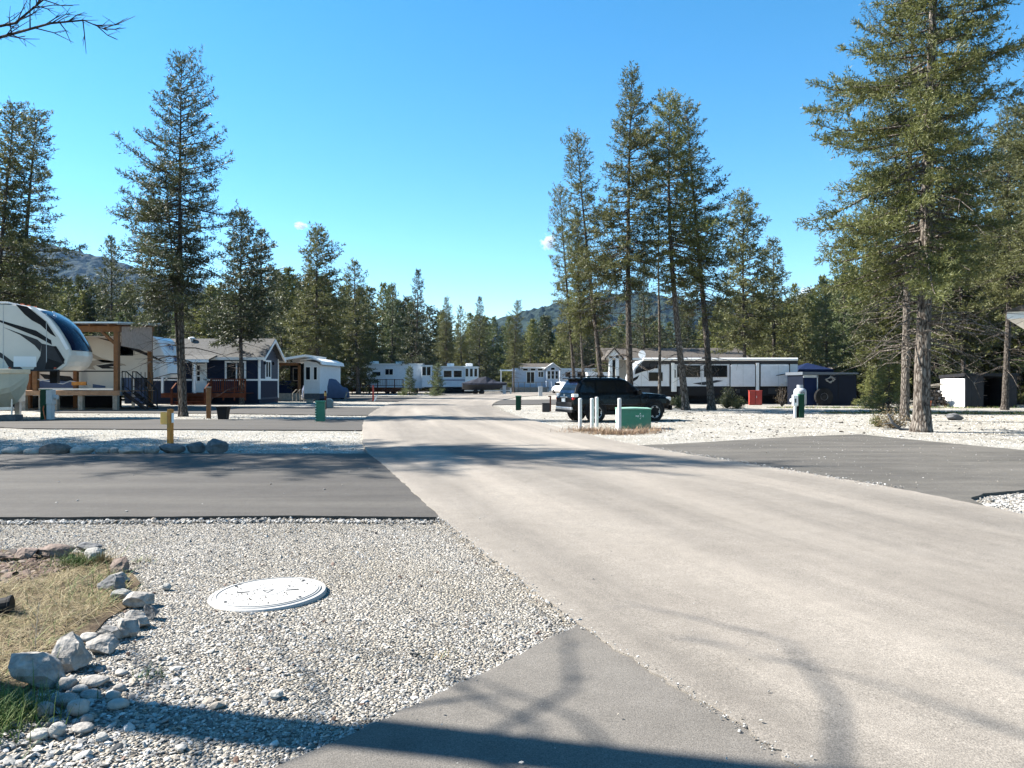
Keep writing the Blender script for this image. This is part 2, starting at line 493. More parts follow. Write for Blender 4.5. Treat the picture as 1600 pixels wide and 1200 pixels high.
GR_PAL = [(0.0, (0.091, 0.085, 0.077)), (1.0, (0.461, 0.445, 0.426)), (0.25, (0.181, 0.170, 0.156)), (0.6, (0.278, 0.265, 0.241)), (0.8, (0.335, 0.310, 0.272))]
gravel_m = gravel_mat('gravel_sheet', GR_PAL, 55)
def lot(name, pts, z, seed):
    return slab(name, pts, z, gravel_m, 1.2, 0.25, seed, z0=z - 0.05)
lot('gravel_lot', [(-75, -20), (75, -20), (70, 60), (60, 112), (40, 138), (-20, 142), (-60, 118), (-75, 60)], 0.0, 3)
GP_PAL = [(0.0, (0.145, 0.139, 0.128)), (1.0, (0.418, 0.412, 0.397)), (0.2, (0.243, 0.236, 0.219)), (0.55, (0.320, 0.312, 0.292)), (0.8, (0.359, 0.342, 0.313))]
gravel_p = gravel_mat('pale_gravel_sheet', GP_PAL, 34)
for k, pl in enumerate(([(-40, 16.9), (-3.3, 16.9), (-4.7, 25.2), (-17, 26.5), (-40, 27)], [(-40, 29), (-20, 31.9), (-6.0, 32.2), (-9.0, 62.7), (-9, 104), (-45, 104)],
                        [(3, 18.6), (6, 20.5), (10.4, 22.8), (11.7, 17.5), (13.5, 12), (45, 12), (45, 100), (8, 100), (0, 84), (-1.3, 56), (0.4, 33.5)])):
    slab('gravel_lot', pl, 0.006, gravel_p, 1.0, 0.1, 40 + k, z0=-0.02)

# ---- the road: a strip between its two edges
LE = [(5.0, -8), (3.2, -2), (1.32, 2.7), (1.02, 3.5), (0.43, 4.95), (-0.81, 8.8), (-1.72, 12.0), (-2.5, 14.7), (-3.4, 17.8), (-4.5, 23.1), (-6.3, 33), (-7.8, 44.6), (-9.0, 60), (-9.2, 76), (-7.2, 95), (-2.5, 110), (6, 120), (20, 126), (45, 128)]
RE = [(10.5, -8), (8.6, -2), (7.3, 2.5), (7.1, 3.6), (6.75, 5.2), (6.1, 8.6), (5.6, 11.3), (4.75, 13.9), (3.3, 18.2), (2.15, 23.5), (0.5, 33.5), (-0.93, 44.6), (-1.35, 56), (-0.6, 70), (1.5, 84), (5, 96), (11, 105), (22, 111), (45, 113)]
def smooth_curve(P, n):
    P = np.array(P, float)
    d = np.r_[0, np.cumsum(np.hypot(*np.diff(P, axis=0).T))]
    # Catmull-Rom through the points
    out = []
    for u in np.linspace(0, 1, n):
        s = u ** 1.6 * (len(P) - 1)
        i = min(int(s), len(P) - 2); t = s - i
        p0, p1, p2, p3 = P[max(i - 1, 0)], P[i], P[i + 1], P[min(i + 2, len(P) - 1)]
        out.append(0.5 * ((2 * p1) + (-p0 + p2) * t + (2 * p0 - 5 * p1 + 4 * p2 - p3) * t ** 2 + (-p0 + 3 * p1 - 3 * p2 + p3) * t ** 3))
    return np.array(out)
def make_road():
    n, m = 420, 14
    L = smooth_curve(LE, n); Rr = smooth_curve(RE, n)
    rng = np.random.RandomState(5)
    L[:, 0] += rng.normal(0, 0.012, n); Rr[:, 0] += rng.normal(0, 0.014, n)
    mid = (L + Rr) / 2
    s = np.r_[0, np.cumsum(np.hypot(*np.diff(mid, axis=0).T))]
    V = []; UV = []
    for i in range(n):
        for j in range(m + 1):
            t = j / m
            p = L[i] * (1 - t) + Rr[i] * t
            V.append((p[0], p[1], 0.05 + 0.03 * math.sin(math.pi * t))); UV.append((s[i], t * 6.0))
    base = len(V)
    for i in range(n):
        V.append((L[i][0], L[i][1], -0.05)); V.append((Rr[i][0], Rr[i][1], -0.05)); UV.append((s[i], 0)); UV.append((s[i], 6))
    Fc = []
    for i in range(n - 1):
        for j in range(m):
            a = i * (m + 1) + j
            Fc.append((a, a + 1, a + m + 2, a + m + 1))
        a = i * (m + 1)
        Fc.append((base + 2 * i, a, a + m + 1, base + 2 * i + 2))
        Fc.append((a + m, base + 2 * i + 1, base + 2 * i + 3, a + 2 * m + 1))
    me = fast_mesh('road', V, Fc)
    uv = me.uv_layers.new(name='UVMap')
    idx = np.zeros(len(me.loops), dtype=np.int32); me.loops.foreach_get('vertex_index', idx)
    uv.data.foreach_set('uv', np.array(UV, dtype=np.float32)[idx].ravel())
    return me
road_m = asphalt_mat('road_asphalt', (0.126, 0.112, 0.096), (0.158, 0.142, 0.123), (0.318, 0.282, 0.238), 0.72, speck=0.4, use_uv=True, stretch=(0.045, 0.7), speck_scale=150)
struct(add('road', make_road(), road_m))
drive_m = asphalt_mat('driveway_asphalt', (0.045, 0.041, 0.037), (0.058, 0.053, 0.048), (0.095, 0.088, 0.077), 0.55, speck=0.36, stretch=(0.16, 1.6), speck_scale=140)
drive_r = asphalt_mat('driveway_asphalt_dusty', (0.057, 0.053, 0.046), (0.075, 0.069, 0.062), (0.137, 0.125, 0.108), 0.6, speck=0.38, stretch=(0.25, 1.1), speck_scale=120, patch=0.1)
drive_b = asphalt_mat('apron_asphalt', (0.092, 0.084, 0.074), (0.118, 0.108, 0.096), (0.161, 0.146, 0.128), 0.5, speck=0.36, stretch=(0.5, 0.9), speck_scale=140)
slab('driveway', [(-34, 8.55), (-12, 8.75), (-5, 8.85), (-2.6, 8.95), (-0.75, 8.85), (-0.4, 9.0), (-2.0, 14.7), (-2.6, 16.6), (-3.3, 16.75), (-7, 16.7), (-34, 17.0)], 0.045, drive_m, 0.12, 0.012, 7)
slab('driveway', [(-20.5, 29.5), (-18.5, 27.2), (-16.5, 25.9), (-10, 25.3), (-5.0, 24.9), (-4.6, 25.2), (-6.0, 32.4), (-11, 32.0), (-16.5, 32.4), (-19.5, 32.0)], 0.043, drive_m, 0.3, 0.03, 8)
slab('driveway', [(-24, 39.4), (-15, 38.6), (-8, 36.2), (-6.6, 36.3), (-8.1, 47.5), (-12, 48.5), (-24, 49)], 0.043, drive_m, 0.3, 0.04, 9)
slab('driveway', [(-22, 64.5), (-9, 62.5), (-8.6, 63), (-9, 82), (-12, 84), (-22, 86)], 0.043, drive_m, 0.4, 0.05, 10)
slab('driveway', [(2.5, 18.7), (4.0, 19.3), (6.0, 20.6), (8.4, 22.1), (10.4, 22.9), (10.9, 20.6), (11.7, 17.6), (13.4, 12.2), (10, 11.6), (7.4, 11.1), (6.6, 10.75), (6.15, 10.3), (5.95, 9.6), (5.4, 9.2), (4.9, 12.5), (3.0, 17.5)], 0.044, drive_r, 0.12, 0.02, 11)
slab('driveway', [(0.47, 4.97), (-0.2, 4.05), (-0.9, 3.18), (-2.3, 1.3), (-3.4, -3), (4.5, -3), (2.4, 2), (1.5, 3.0), (0.9, 4.3)], 0.042, drive_b, 0.1, 0.012, 12)
slab('driveway', [(-1.5, 53), (-0.9, 67), (3, 69), (14, 69), (14, 56), (3, 54)], 0.043, drive_m, 0.4, 0.05, 13)

# ---- hills far off
def hill(name, prof, Y, depth, seed, m, cell=16.0):
    """prof: list of (photo column, photo row) of the skyline at distance Y"""
    rng = np.random.RandomState(seed)
    xs = np.array([PX(p, Y) for p, _ in prof]); zs = np.array([PZ(r, Y) for _, r in prof])
    X = np.arange(xs[0], xs[-1] + cell, cell); D = np.arange(-depth, depth + cell, cell)
    H = np.interp(X, xs, zs)
    k = np.ones(5) / 5; H = np.convolve(np.pad(H, 2, 'edge'), k, 'valid')
    gx, gy = np.meshgrid(X, D, indexing='ij')
    fall = np.clip(1 - np.abs(gy) / depth, 0, 1) ** 0.85
    Z = H[:, None] * fall
    for w, a in ((0.006, 0.07), (0.013, 0.05), (0.03, 0.025)):
        ph = rng.rand(4) * 6
        Z += a * H[:, None] * fall * (np.sin(gx * w + ph[0] + 1.7 * np.sin(gy * w + ph[1])) * np.sin(gy * w * 1.1 + ph[2]) - 0.6) * (np.abs(gy) / depth)
    Z += rng.gamma(2.2, 1.9, Z.shape) * (Z > 5)
    V = np.stack([gx, gy + Y, Z - 6], -1).reshape(-1, 3)
    n, mm = gx.shape
    a = (np.arange(n - 1)[:, None] * mm + np.arange(mm - 1)[None]).ravel()
    Fc = np.stack([a, a + mm, a + mm + 1, a + 1], -1)
    return struct(add(name, fast_mesh(name, V, Fc), m))
hill_m = mat('forested_hillside', (0.014, 0.024, 0.019), 0.95, var=0.55, scale=0.02)
hill('hill', [(690, 540), (760, 505), (800, 492), (850, 478), (900, 470), (960, 458), (1010, 455), (1060, 466), (1120, 470), (1180, 462), (1230, 470), (1280, 492), (1360, 520), (1480, 545)], 1700, 560, 4, hill_m, 8.5)
hill('hill', [(-520, 400), (-200, 372), (-60, 366), (40, 372), (105, 387), (160, 400), (205, 413), (260, 432), (320, 448), (380, 470), (470, 505), (560, 545)], 2500, 750, 9, hill_m, 12)

# ================================================================== TREES
bark_m = bark_mat('bark', (0.016, 0.013, 0.011), (0.055, 0.046, 0.039), (0.12, 0.105, 0.092))
bark_pale = bark_mat('bark_pale', (0.02, 0.016, 0.013), (0.085, 0.071, 0.06), (0.2, 0.178, 0.155))
needle_a = leaf_mat('needles_olive', (0.030, 0.038, 0.013), (0.144, 0.147, 0.054), 0.32)
needle_b = leaf_mat('needles_deep', (0.019, 0.026, 0.011), (0.083, 0.094, 0.041), 0.28)
needle_c = leaf_mat('needles_yellow', (0.041, 0.052, 0.016), (0.192, 0.200, 0.063), 0.34)
needle_d = leaf_mat('needles_fresh', (0.031, 0.046, 0.020), (0.136, 0.163, 0.066), 0.32)

def prof_fir(u): return min(1.0, (u + 0.22) / 0.42) * (1 - u) ** 0.72
def prof_pole(u): return min(1.0, (u + 0.3) / 0.6) * (1 - u) ** 0.55
def prof_wide(u): return min(1.0, 0.62 + u * 1.3) * (1 - u) ** 0.62
def prof_cone(u): return (1 - u) ** 0.85

def conifer(seed, H, c0, Rm, prof, nb, bl, bw, tr, dead=14, lean=(0, 0), bend=0.15, twig=0.17, dense=1.0, step=0.075, z_dead0=0.12, droop=0.16, fork=None, wood_n=4):
    """a conifer in numpy: returns (trunk MB verts, faces), (needle verts, faces)"""
    rng = np.random.RandomState(seed); pr = random.Random(seed)
    ph = rng.rand(3) * 6
    def axis(z):
        t = z / H
        return np.array([lean[0] * t * H + bend * math.sin(2.6 * t + ph[0]) - bend * math.sin(ph[0]), lean[1] * t * H + bend * math.sin(2.1 * t + ph[1]) - bend * math.sin(ph[1]), z])
    wood = MB()
    zs = [0, 0.12, 0.35, 0.8, 1.6] + list(np.linspace(2.6, H * 0.985, 13))
    rad = [max(0.018, tr * (1 - z / H) ** 0.85 + (0.55 * tr * math.exp(-z / 0.22))) for z in zs]
    wood.tube([axis(z) - (np.array([0, 0, 0.25]) if i == 0 else 0) for i, z in enumerate(zs)], rad, 12)
    # knobbly trunk
    for i in range(len(wood.v)):
        x, y, z = wood.v[i]
        w = 1 + pr.uniform(-0.09, 0.09)
        a = axis(max(z, 0)); wood.v[i] = (a[0] + (x - a[0]) * w, a[1] + (y - a[1]) * w, z)
    TB, TD, TL = [], [], []
    ga = rng.rand() * 6
    for i in range(nb):
        u = ((i + rng.rand()) / nb) ** 1.02
        z = H * (c0 + (0.995 - c0) * u)
        ga += 2.399 + rng.normal(0, 0.35)
        L = Rm * prof(u) * rng.uniform(0.45, 1.18) * (1 + 0.3 * math.sin(ga + ph[2] + z * 0.45)) * (1 + 0.2 * math.sin(z * 1.9 * 17 / H + ph[0]) * math.sin(z * 0.83 * 17 / H + ph[1])) + 0.12
        if rng.rand() < 0.07: L *= 1.25
        el = math.radians(-14 + 62 * u ** 1.6 + rng.normal(0, 7))
        h = np.array([math.cos(ga), math.sin(ga), 0])
        b0 = axis(z)
        s = np.linspace(0, 1, 6)
        zo = np.tan(el) * L * s - droop * L * s ** 2 * (1 - u) + 0.2 * L * s ** 4
        sw = rng.normal(0, 0.1) * L * s ** 2
        side = np.array([-h[1], h[0], 0])
        P = b0 + h[None] * (L * s)[:, None] + side[None] * sw[:, None]
        P[:, 2] += zo
        r0 = 0.012 + 0.011 * L
        wood.tube(P[::1], [r0 * (1 - 0.85 * q) for q in s], wood_n, cap=False)
        # twigs
        nt = max(3, int(2 * L / twig * dense))
        q = rng.uniform(0.14 if L < 1.2 else 0.26, 1.0, nt) ** 0.85
        base = np.stack([np.interp(q, s, P[:, k]) for k in range(3)], -1)
        tan = np.gradient(P, axis=0); tan /= np.linalg.norm(tan, axis=1)[:, None]
        td = np.stack([np.interp(q, s, tan[:, k]) for k in range(3)], -1)
        sg = np.where(rng.rand(nt) < 0.5, -1.0, 1.0)
        ang = rng.uniform(0.55, 1.15, nt)
        d = td * np.cos(ang)[:, None] + side[None] * (sg * np.sin(ang))[:, None]
        d[:, 2] += rng.normal(0.08, 0.5, nt)
        d /= np.linalg.norm(d, axis=1)[:, None]
        l = (0.34 * L * (1.02 - q) + 0.14 + 0.1 * rng.rand(nt)) * rng.uniform(0.7, 1.2, nt)
        TB.append(base); TD.append(d); TL.append(l)
        TB.append(P[-1:] - tan[-1:] * 0.2); TD.append(tan[-1:]); TL.append(np.array([0.36]))
    TB = np.concatenate(TB); TD = np.concatenate(TD); TL = np.concatenate(TL)
    # leader shoots at the very top
    k = 6
    TB = np.r_[TB, np.tile(axis(H * 0.965)[None], (k, 1)) + rng.normal(0, 0.02, (k, 3))]
    TD = np.r_[TD, np.stack([rng.normal(0, 0.35, k), rng.normal(0, 0.35, k), np.ones(k)], -1)]; TL = np.r_[TL, np.full(k, H * 0.035)]
    cnt = np.maximum(2, (TL / step).astype(int)) * 2
    ix = np.repeat(np.arange(len(TL)), cnt)
    n = len(ix)
    uu = rng.rand(n)
    B = TB[ix] + TD[ix] * (TL[ix] * uu)[:, None]
    D = TD[ix] * 0.75 + rng.normal(0, 0.55, (n, 3)); D[:, 2] += 0.06
    D /= np.linalg.norm(D, axis=1)[:, None]
    S = np.cross(D, rng.normal(0, 1, (n, 3))); S /= np.linalg.norm(S, axis=1)[:, None] + 1e-9
    ln = bl * rng.uniform(0.6, 1.3, n); wd = bw * rng.uniform(0.7, 1.25, n)
    V = np.empty((n, 4, 3), dtype=np.float32)
    V[:, 0] = B; V[:, 1] = B + D * (ln * 0.5)[:, None] + S * (wd / 2)[:, None]; V[:, 2] = B + D * ln[:, None]; V[:, 3] = B + D * (ln * 0.5)[:, None] - S * (wd / 2)[:, None]
    Fc = np.arange(n * 4).reshape(-1, 4)
    # dead bare branches below the crown
    for i in range(dead):
        z = H * rng.uniform(z_dead0, c0 + 0.14); a = rng.rand() * 6.28; L = rng.uniform(0.35, 0.95) * Rm * 0.85
        b0 = axis(z); h = np.array([math.cos(a), math.sin(a), 0]); s = np.linspace(0, 1, 5)
        P = b0 + h * (L * s)[:, None]; P[:, 2] += L * (rng.uniform(-0.15, 0.3) * s - rng.uniform(0.15, 0.55) * s ** 2)
        P += rng.normal(0, 0.03 * L, P.shape) * s[:, None]
        wood.tube(P, [(0.009 + 0.009 * L) * (1 - 0.8 * q) for q in s], 4, cap=False)
        for _ in range(4):
            j = rng.randint(1, 5); dd = h * 0.6 + rng.normal(0, 0.6, 3); l2 = L * rng.uniform(0.12, 0.35)
            wood.tube([P[j], P[j] + dd * l2 * 0.6, P[j] + dd * l2 + np.array([0, 0, -0.05 * l2])], [0.009, 0.006, 0.003], 3, cap=False)
    return wood, V.reshape(-1, 3), Fc, axis(H)

PROTO = {}; TOPS = {}
def proto(key, leafm, barkm, *a, **k):
    wood, V, Fc, top = conifer(*a, **k)
    tm = wood.mesh('trunk_' + key, smooth=False, fixn=False); tm.materials.append(barkm)
    cm = fast_mesh('crown_' + key, V, Fc); cm.materials.append(leafm)
    PROTO[key] = (tm, cm, a[1]); TOPS[key] = top

#            seed  H    c0    R    prof       nb  bl    bw     tr
proto('left_twin', needle_b, bark_m, 11, 16.3, 0.34, 3.1, prof_wide, 165, 0.16, 0.036, 0.165, dead=46, bend=0.2, twig=0.12, dense=1.0, step=0.08, droop=0.05)
proto('left_thin', needle_b, bark_m, 12, 11.5, 0.4, 2.0, prof_pole, 100, 0.16, 0.036, 0.095, dead=16, lean=(-0.055, 0), bend=0.12, twig=0.12)
proto('tall_fir', needle_a, bark_m, 21, 18.5, 0.36, 2.8, prof_fir, 210, 0.17, 0.042, 0.19, dead=60, bend=0.25, twig=0.13, step=0.08, droop=0.22)
proto('slim_pine', needle_a, bark_m, 22, 17.0, 0.28, 2.0, prof_pole, 190, 0.17, 0.042, 0.165, dead=50, bend=0.45, twig=0.125, step=0.08, droop=0.25)
proto('slim_pine_b', needle_c, bark_pale, 23, 17.5, 0.38, 2.2, prof_pole, 185, 0.17, 0.042, 0.17, dead=60, bend=0.5, twig=0.125, step=0.08, droop=0.22)
proto('near_fir', needle_c, bark_pale, 31, 18.5, 0.24, 3.5, prof_wide, 255, 0.125, 0.027, 0.235, dead=80, bend=0.12, twig=0.1, step=0.05, droop=0.2, lean=(-0.012, 0))
proto('near_fir_b', needle_a, bark_pale, 32, 18.0, 0.34, 3.0, prof_pole, 210, 0.125, 0.027, 0.19, dead=70, bend=0.25, twig=0.115, step=0.066, droop=0.22, lean=(-0.02, 0))
proto('mid_fir', needle_b, bark_m, 41, 15.0, 0.12, 2.7, prof_cone, 160, 0.26, 0.07, 0.2, dead=8, twig=0.2, step=0.12, z_dead0=0.05)
proto('mid_fir_b', needle_a, bark_m, 42, 15.0, 0.2, 2.5, prof_fir, 150, 0.26, 0.07, 0.18, dead=14, twig=0.2, step=0.12, z_dead0=0.05)
proto('mid_fir_c', needle_d, bark_m, 43, 15.0, 0.08, 2.5, prof_fir, 160, 0.26, 0.07, 0.18, dead=8, twig=0.2, step=0.12, z_dead0=0.05)
for i, (lm, c0, rr, pf) in enumerate([(needle_a, 0.06, 2.7, prof_cone), (needle_b, 0.05, 2.5, prof_fir), (needle_c, 0.1, 2.3, prof_fir), (needle_b, 0.16, 2.1, prof_pole), (needle_d, 0.04, 2.6, prof_cone)]):
    proto('far%d' % i, lm, bark_m, 50 + i, 14.0, c0, rr, pf, 125, 0.42, 0.13, 0.15, dead=5, twig=0.24, step=0.17, wood_n=3, z_dead0=0.04)
proto('mid_pole', needle_b, bark_m, 44, 15.0, 0.34, 2.7, prof_fir, 190, 0.24, 0.065, 0.15, dead=30, twig=0.17, step=0.11, z_dead0=0.05)
proto('mid_pole_b', needle_a, bark_m, 45, 15.0, 0.28, 2.6, prof_wide, 190, 0.24, 0.065, 0.15, dead=30, twig=0.17, step=0.11, z_dead0=0.05)
proto('young_fir', needle_c, bark_m, 62, 3.4, 0.03, 1.1, prof_cone, 80, 0.13, 0.035, 0.06, dead=4, twig=0.1, step=0.075, bend=0.05)
proto('lean_pine', needle_a, bark_m, 24, 17.0, 0.3, 2.0, prof_pole, 165, 0.17, 0.042, 0.17, dead=50, bend=0.25, twig=0.13, step=0.085, droop=0.22, lean=(0.085, 0))
proto('small_spruce', needle_d, bark_m, 61, 3.4, 0.03, 1.15, prof_cone, 80, 0.14, 0.04, 0.06, dead=0, twig=0.1, step=0.07, bend=0.03)

def tree(key, X, Y, H, label, name='pine_tree', rz=None, group=None, wide=1.0, cat='tree', base=0.0, rng=random.Random(77), top=None):
    tm, cm, H0 = PROTO[key]
    s = H / H0
    if top is not None:      # turn the tree so that its crooked top leans the way it does in the photograph
        t = TOPS[key]; m = math.hypot(t[0], t[1]) * s * wide; want = math.acos(max(-1, min(1, (PX(top, Y) - X) / max(m, 1e-6))))
        rz = want - math.atan2(t[1], t[0])
    e = thing(name, label, cat, (X, Y, base), rng.uniform(0, 6.28) if rz is None else rz, group)
    e.scale = (s * wide, s * wide, s)
    add('trunk', tm, None, e); add('crown', cm, None, e)
    return e

def top_h(py, Y): return CAM_H + (HZ - py) * Y / F

# -- trees one can tell apart
e = tree('left_twin', PX(287, 35.5), 35.5, top_h(100, 35.5), 'tall dark fir with two trunks beside the white caravan nose, left of the road', 'fir_tree', rz=2.2)
# its second trunk grows out of the same butt
tm, cm, H0 = PROTO['left_thin']
for nm, me in (('trunk', tm), ('crown', cm)):
    o = add(nm, me, None, e); o.location = Matrix.Rotation(-2.2, 3, 'Z') @ Vector((-0.12, -0.02, 0.15)); o.rotation_euler = (0, 0, -2.2)
Y = 52; tree('slim_pine', PX(40, Y), Y, top_h(165, Y), 'tall ragged pine behind the beige trailer nose at the left edge', wide=1.3, top=38)
Y = 50; tree('slim_pine', PX(-6, Y), Y, top_h(155, Y), 'leftmost tall pine, cut by the left edge of the picture', wide=1.2, top=4)
Y = 72; tree('mid_fir', PX(172, Y), Y, top_h(370, Y), 'dark pointed fir behind the timber carport roof', 'fir_tree')
Y = 54.5; tree('mid_pole', PX(378, Y), Y, top_h(330, Y), 'slim dark fir standing in front of the navy cottage', 'fir_tree', wide=1.2)
Y = 66; tree('mid_fir', PX(412, Y), Y, top_h(362, Y), 'dark fir rising behind the gable of the navy cottage', 'fir_tree', wide=1.25)
Y = 74; tree('mid_pole_b', PX(497, Y), Y, top_h(360, Y), 'tall open fir behind the covered vehicle', 'fir_tree', wide=1.25)
Y = 96; tree('mid_fir_b', PX(560, Y), Y, top_h(410, Y), 'fir with a blunt dark crown behind the far pale trailer deck', 'fir_tree', wide=1.25)
Y = 112; tree('mid_fir_c', PX(613, Y), Y, top_h(445, Y), 'grey green fir just left of the pointed dark fir by the far trailers', 'fir_tree')
Y = 108; tree('mid_fir', PX(650, Y), Y, top_h(423, Y), 'pointed dark fir behind the middle of the far white trailers', 'fir_tree', wide=0.95)
Y = 122; tree('tall_fir', PX(699, Y), Y, top_h(465, Y), 'thin open fir behind the right end of the far white trailers', 'fir_tree')
Y = 124; tree('mid_fir_b', PX(722, Y), Y, top_h(480, Y), 'short narrow fir left of the bushy dark fir above the covered boat', 'fir_tree', wide=0.8)
Y = 120; tree('mid_fir', PX(748, Y), Y, top_h(465, Y), 'bushy dark fir behind the covered boat', 'fir_tree', wide=0.9)
Y = 112; tree('slim_pine', PX(803, Y), Y, top_h(470, Y), 'spindly pine in front of the far blue gabled cottage', wide=1.1)
Y = 47; tree('lean_pine', PX(900, Y), Y, top_h(290, Y), 'slender leaning pine, leftmost of the clump behind the black car', wide=0.85, top=876)
Y = 45.5; tree('slim_pine_b', PX(914, Y), Y, top_h(330, Y), 'shorter thin trunked pine second from left behind the black car', wide=0.75, top=895)
Y = 44; tree('lean_pine', PX(944, Y), Y, top_h(205, Y), 'pine with a thick leaning trunk rising above the roof of the black car', wide=1.0, top=903)
Y = 42; tree('tall_fir', PX(986, Y), Y, top_h(108, Y), 'tallest fir of the clump behind the black car', 'fir_tree', wide=0.98, top=989)
Y = 43.6; tree('slim_pine_b', PX(1072, Y), Y, top_h(142, Y), 'tall pine with dead lower limbs in front of the black and white trailer', wide=1.15, top=1052)
Y = 43.8; tree('lean_pine', PX(1112, Y), Y, top_h(144, Y), 'tall pine with a pale crooked trunk in front of the black and white trailer', wide=1.15, top=1084)
Y = 64; tree('mid_pole_b', PX(1166, Y), Y, top_h(305, Y), 'fir behind the roof of the black and white trailer', 'fir_tree', wide=1.05, top=1158)
Y = 70; tree('mid_fir_b', PX(1210, Y), Y, top_h(375, Y), 'bushy fir behind the rear end of the black and white trailer', 'fir_tree', wide=1.3)
Y = 80; tree('mid_fir', PX(1008, Y), Y, top_h(415, Y), 'small fir seen through the clump, behind the satellite dish', 'fir_tree', wide=0.8)
Y = 24.6; tree('near_fir', PX(1440, Y), Y, 20.5, 'massive fir with the thickest trunk beside the right driveway', 'fir_tree', rz=2.6, wide=0.95)
Y = 31.5; tree('near_fir_b', PX(1414, Y), Y, 17.5, 'second big fir close behind the thickest trunk', 'fir_tree', rz=-0.2, wide=0.95)
Y = 44; tree('tall_fir', PX(1570, Y), Y, top_h(175, Y), 'fir whose trunk stands before the open black and white shed', 'fir_tree', wide=1.05)
Y = 76; tree('mid_fir_c', PX(1318, Y), Y, top_h(375, Y), 'grey green fir left of the massive fir, behind the navy shed', 'fir_tree', wide=0.95)
Y = 37; tree('tall_fir', PX(1655, Y), Y, top_h(60, Y), 'dark tree cut off by the right edge of the picture', 'fir_tree', wide=1.1)
Y = 52; tree('mid_pole_b', PX(1508, Y), Y, top_h(300, Y), 'leafy fir behind the white wall of the open shed', 'fir_tree', wide=1.25)
Y = 55; tree('mid_pole', PX(1592, Y), Y, top_h(170, Y), 'tall dark fir behind the right end of the open shed', 'fir_tree', wide=1.1)
Y = 58; tree('mid_fir_c', PX(1462, Y), Y, top_h(330, Y), 'full green fir filling the gap right of the massive trunk', 'fir_tree', wide=1.2)
Y = 57; tree('mid_fir_b', PX(1370, Y), Y, top_h(395, Y), 'full green fir filling the gap left of the second big trunk', 'fir_tree', wide=1.2)
Y = 62; tree('mid_fir_c', PX(1290, Y), Y, top_h(440, Y), 'yellowish fir right behind the navy canopy tent', 'fir_tree', wide=1.15)
# fir beyond the left edge, known by its road shadow; second added to thicken it
tree('near_fir_b', -18.6, 20.2, 21.0, 'tall fir just beyond the left edge, its shadow crossing the road', 'fir_tree', wide=1.05)
tree('tall_fir', -21.2, 21.3, 21.5, 'unseen second fir added beyond the left edge to thicken the road shadow', 'fir_tree', wide=1.05)
# thin bare dead pole in front of the long trailer
def dead_pole():
    e = thing('dead_tree', 'thin bare dead pole tree between the black car and the long trailer', 'tree', (PX(1030, 47), 47, 0))
    rng = random.Random(3); H = top_h(300, 47)
    ax = lambda z: (0.05 * math.sin(z * 0.5), 0.08 * math.sin(z * 0.35), z)
    MB().tube([ax(z) for z in np.linspace(-0.2, H, 12)], [0.11 * (1 - 0.85 * t) for t in np.linspace(0, 1, 12)], 8).build('trunk', bark_pale, e, smooth=True)
    mb = MB()
    for i in range(60):
        z = rng.uniform(2.5, H * 0.97); a = rng.random() * 6.28; L = rng.uniform(0.3, 1.3) * (1.1 - z / H * 0.7)
        p = Vector(ax(z)); h = Vector((math.cos(a), math.sin(a), 0))
        mb.tube([p, p + h * L * 0.5 + Vector((0, 0, 0.1 * L)), p + h * L + Vector((0, 0, -0.1 * L))], [0.013, 0.009, 0.004], 3, cap=False)
    mb.build('branches', bark_pale, e)['kind'] = 'stuff'
dead_pole()

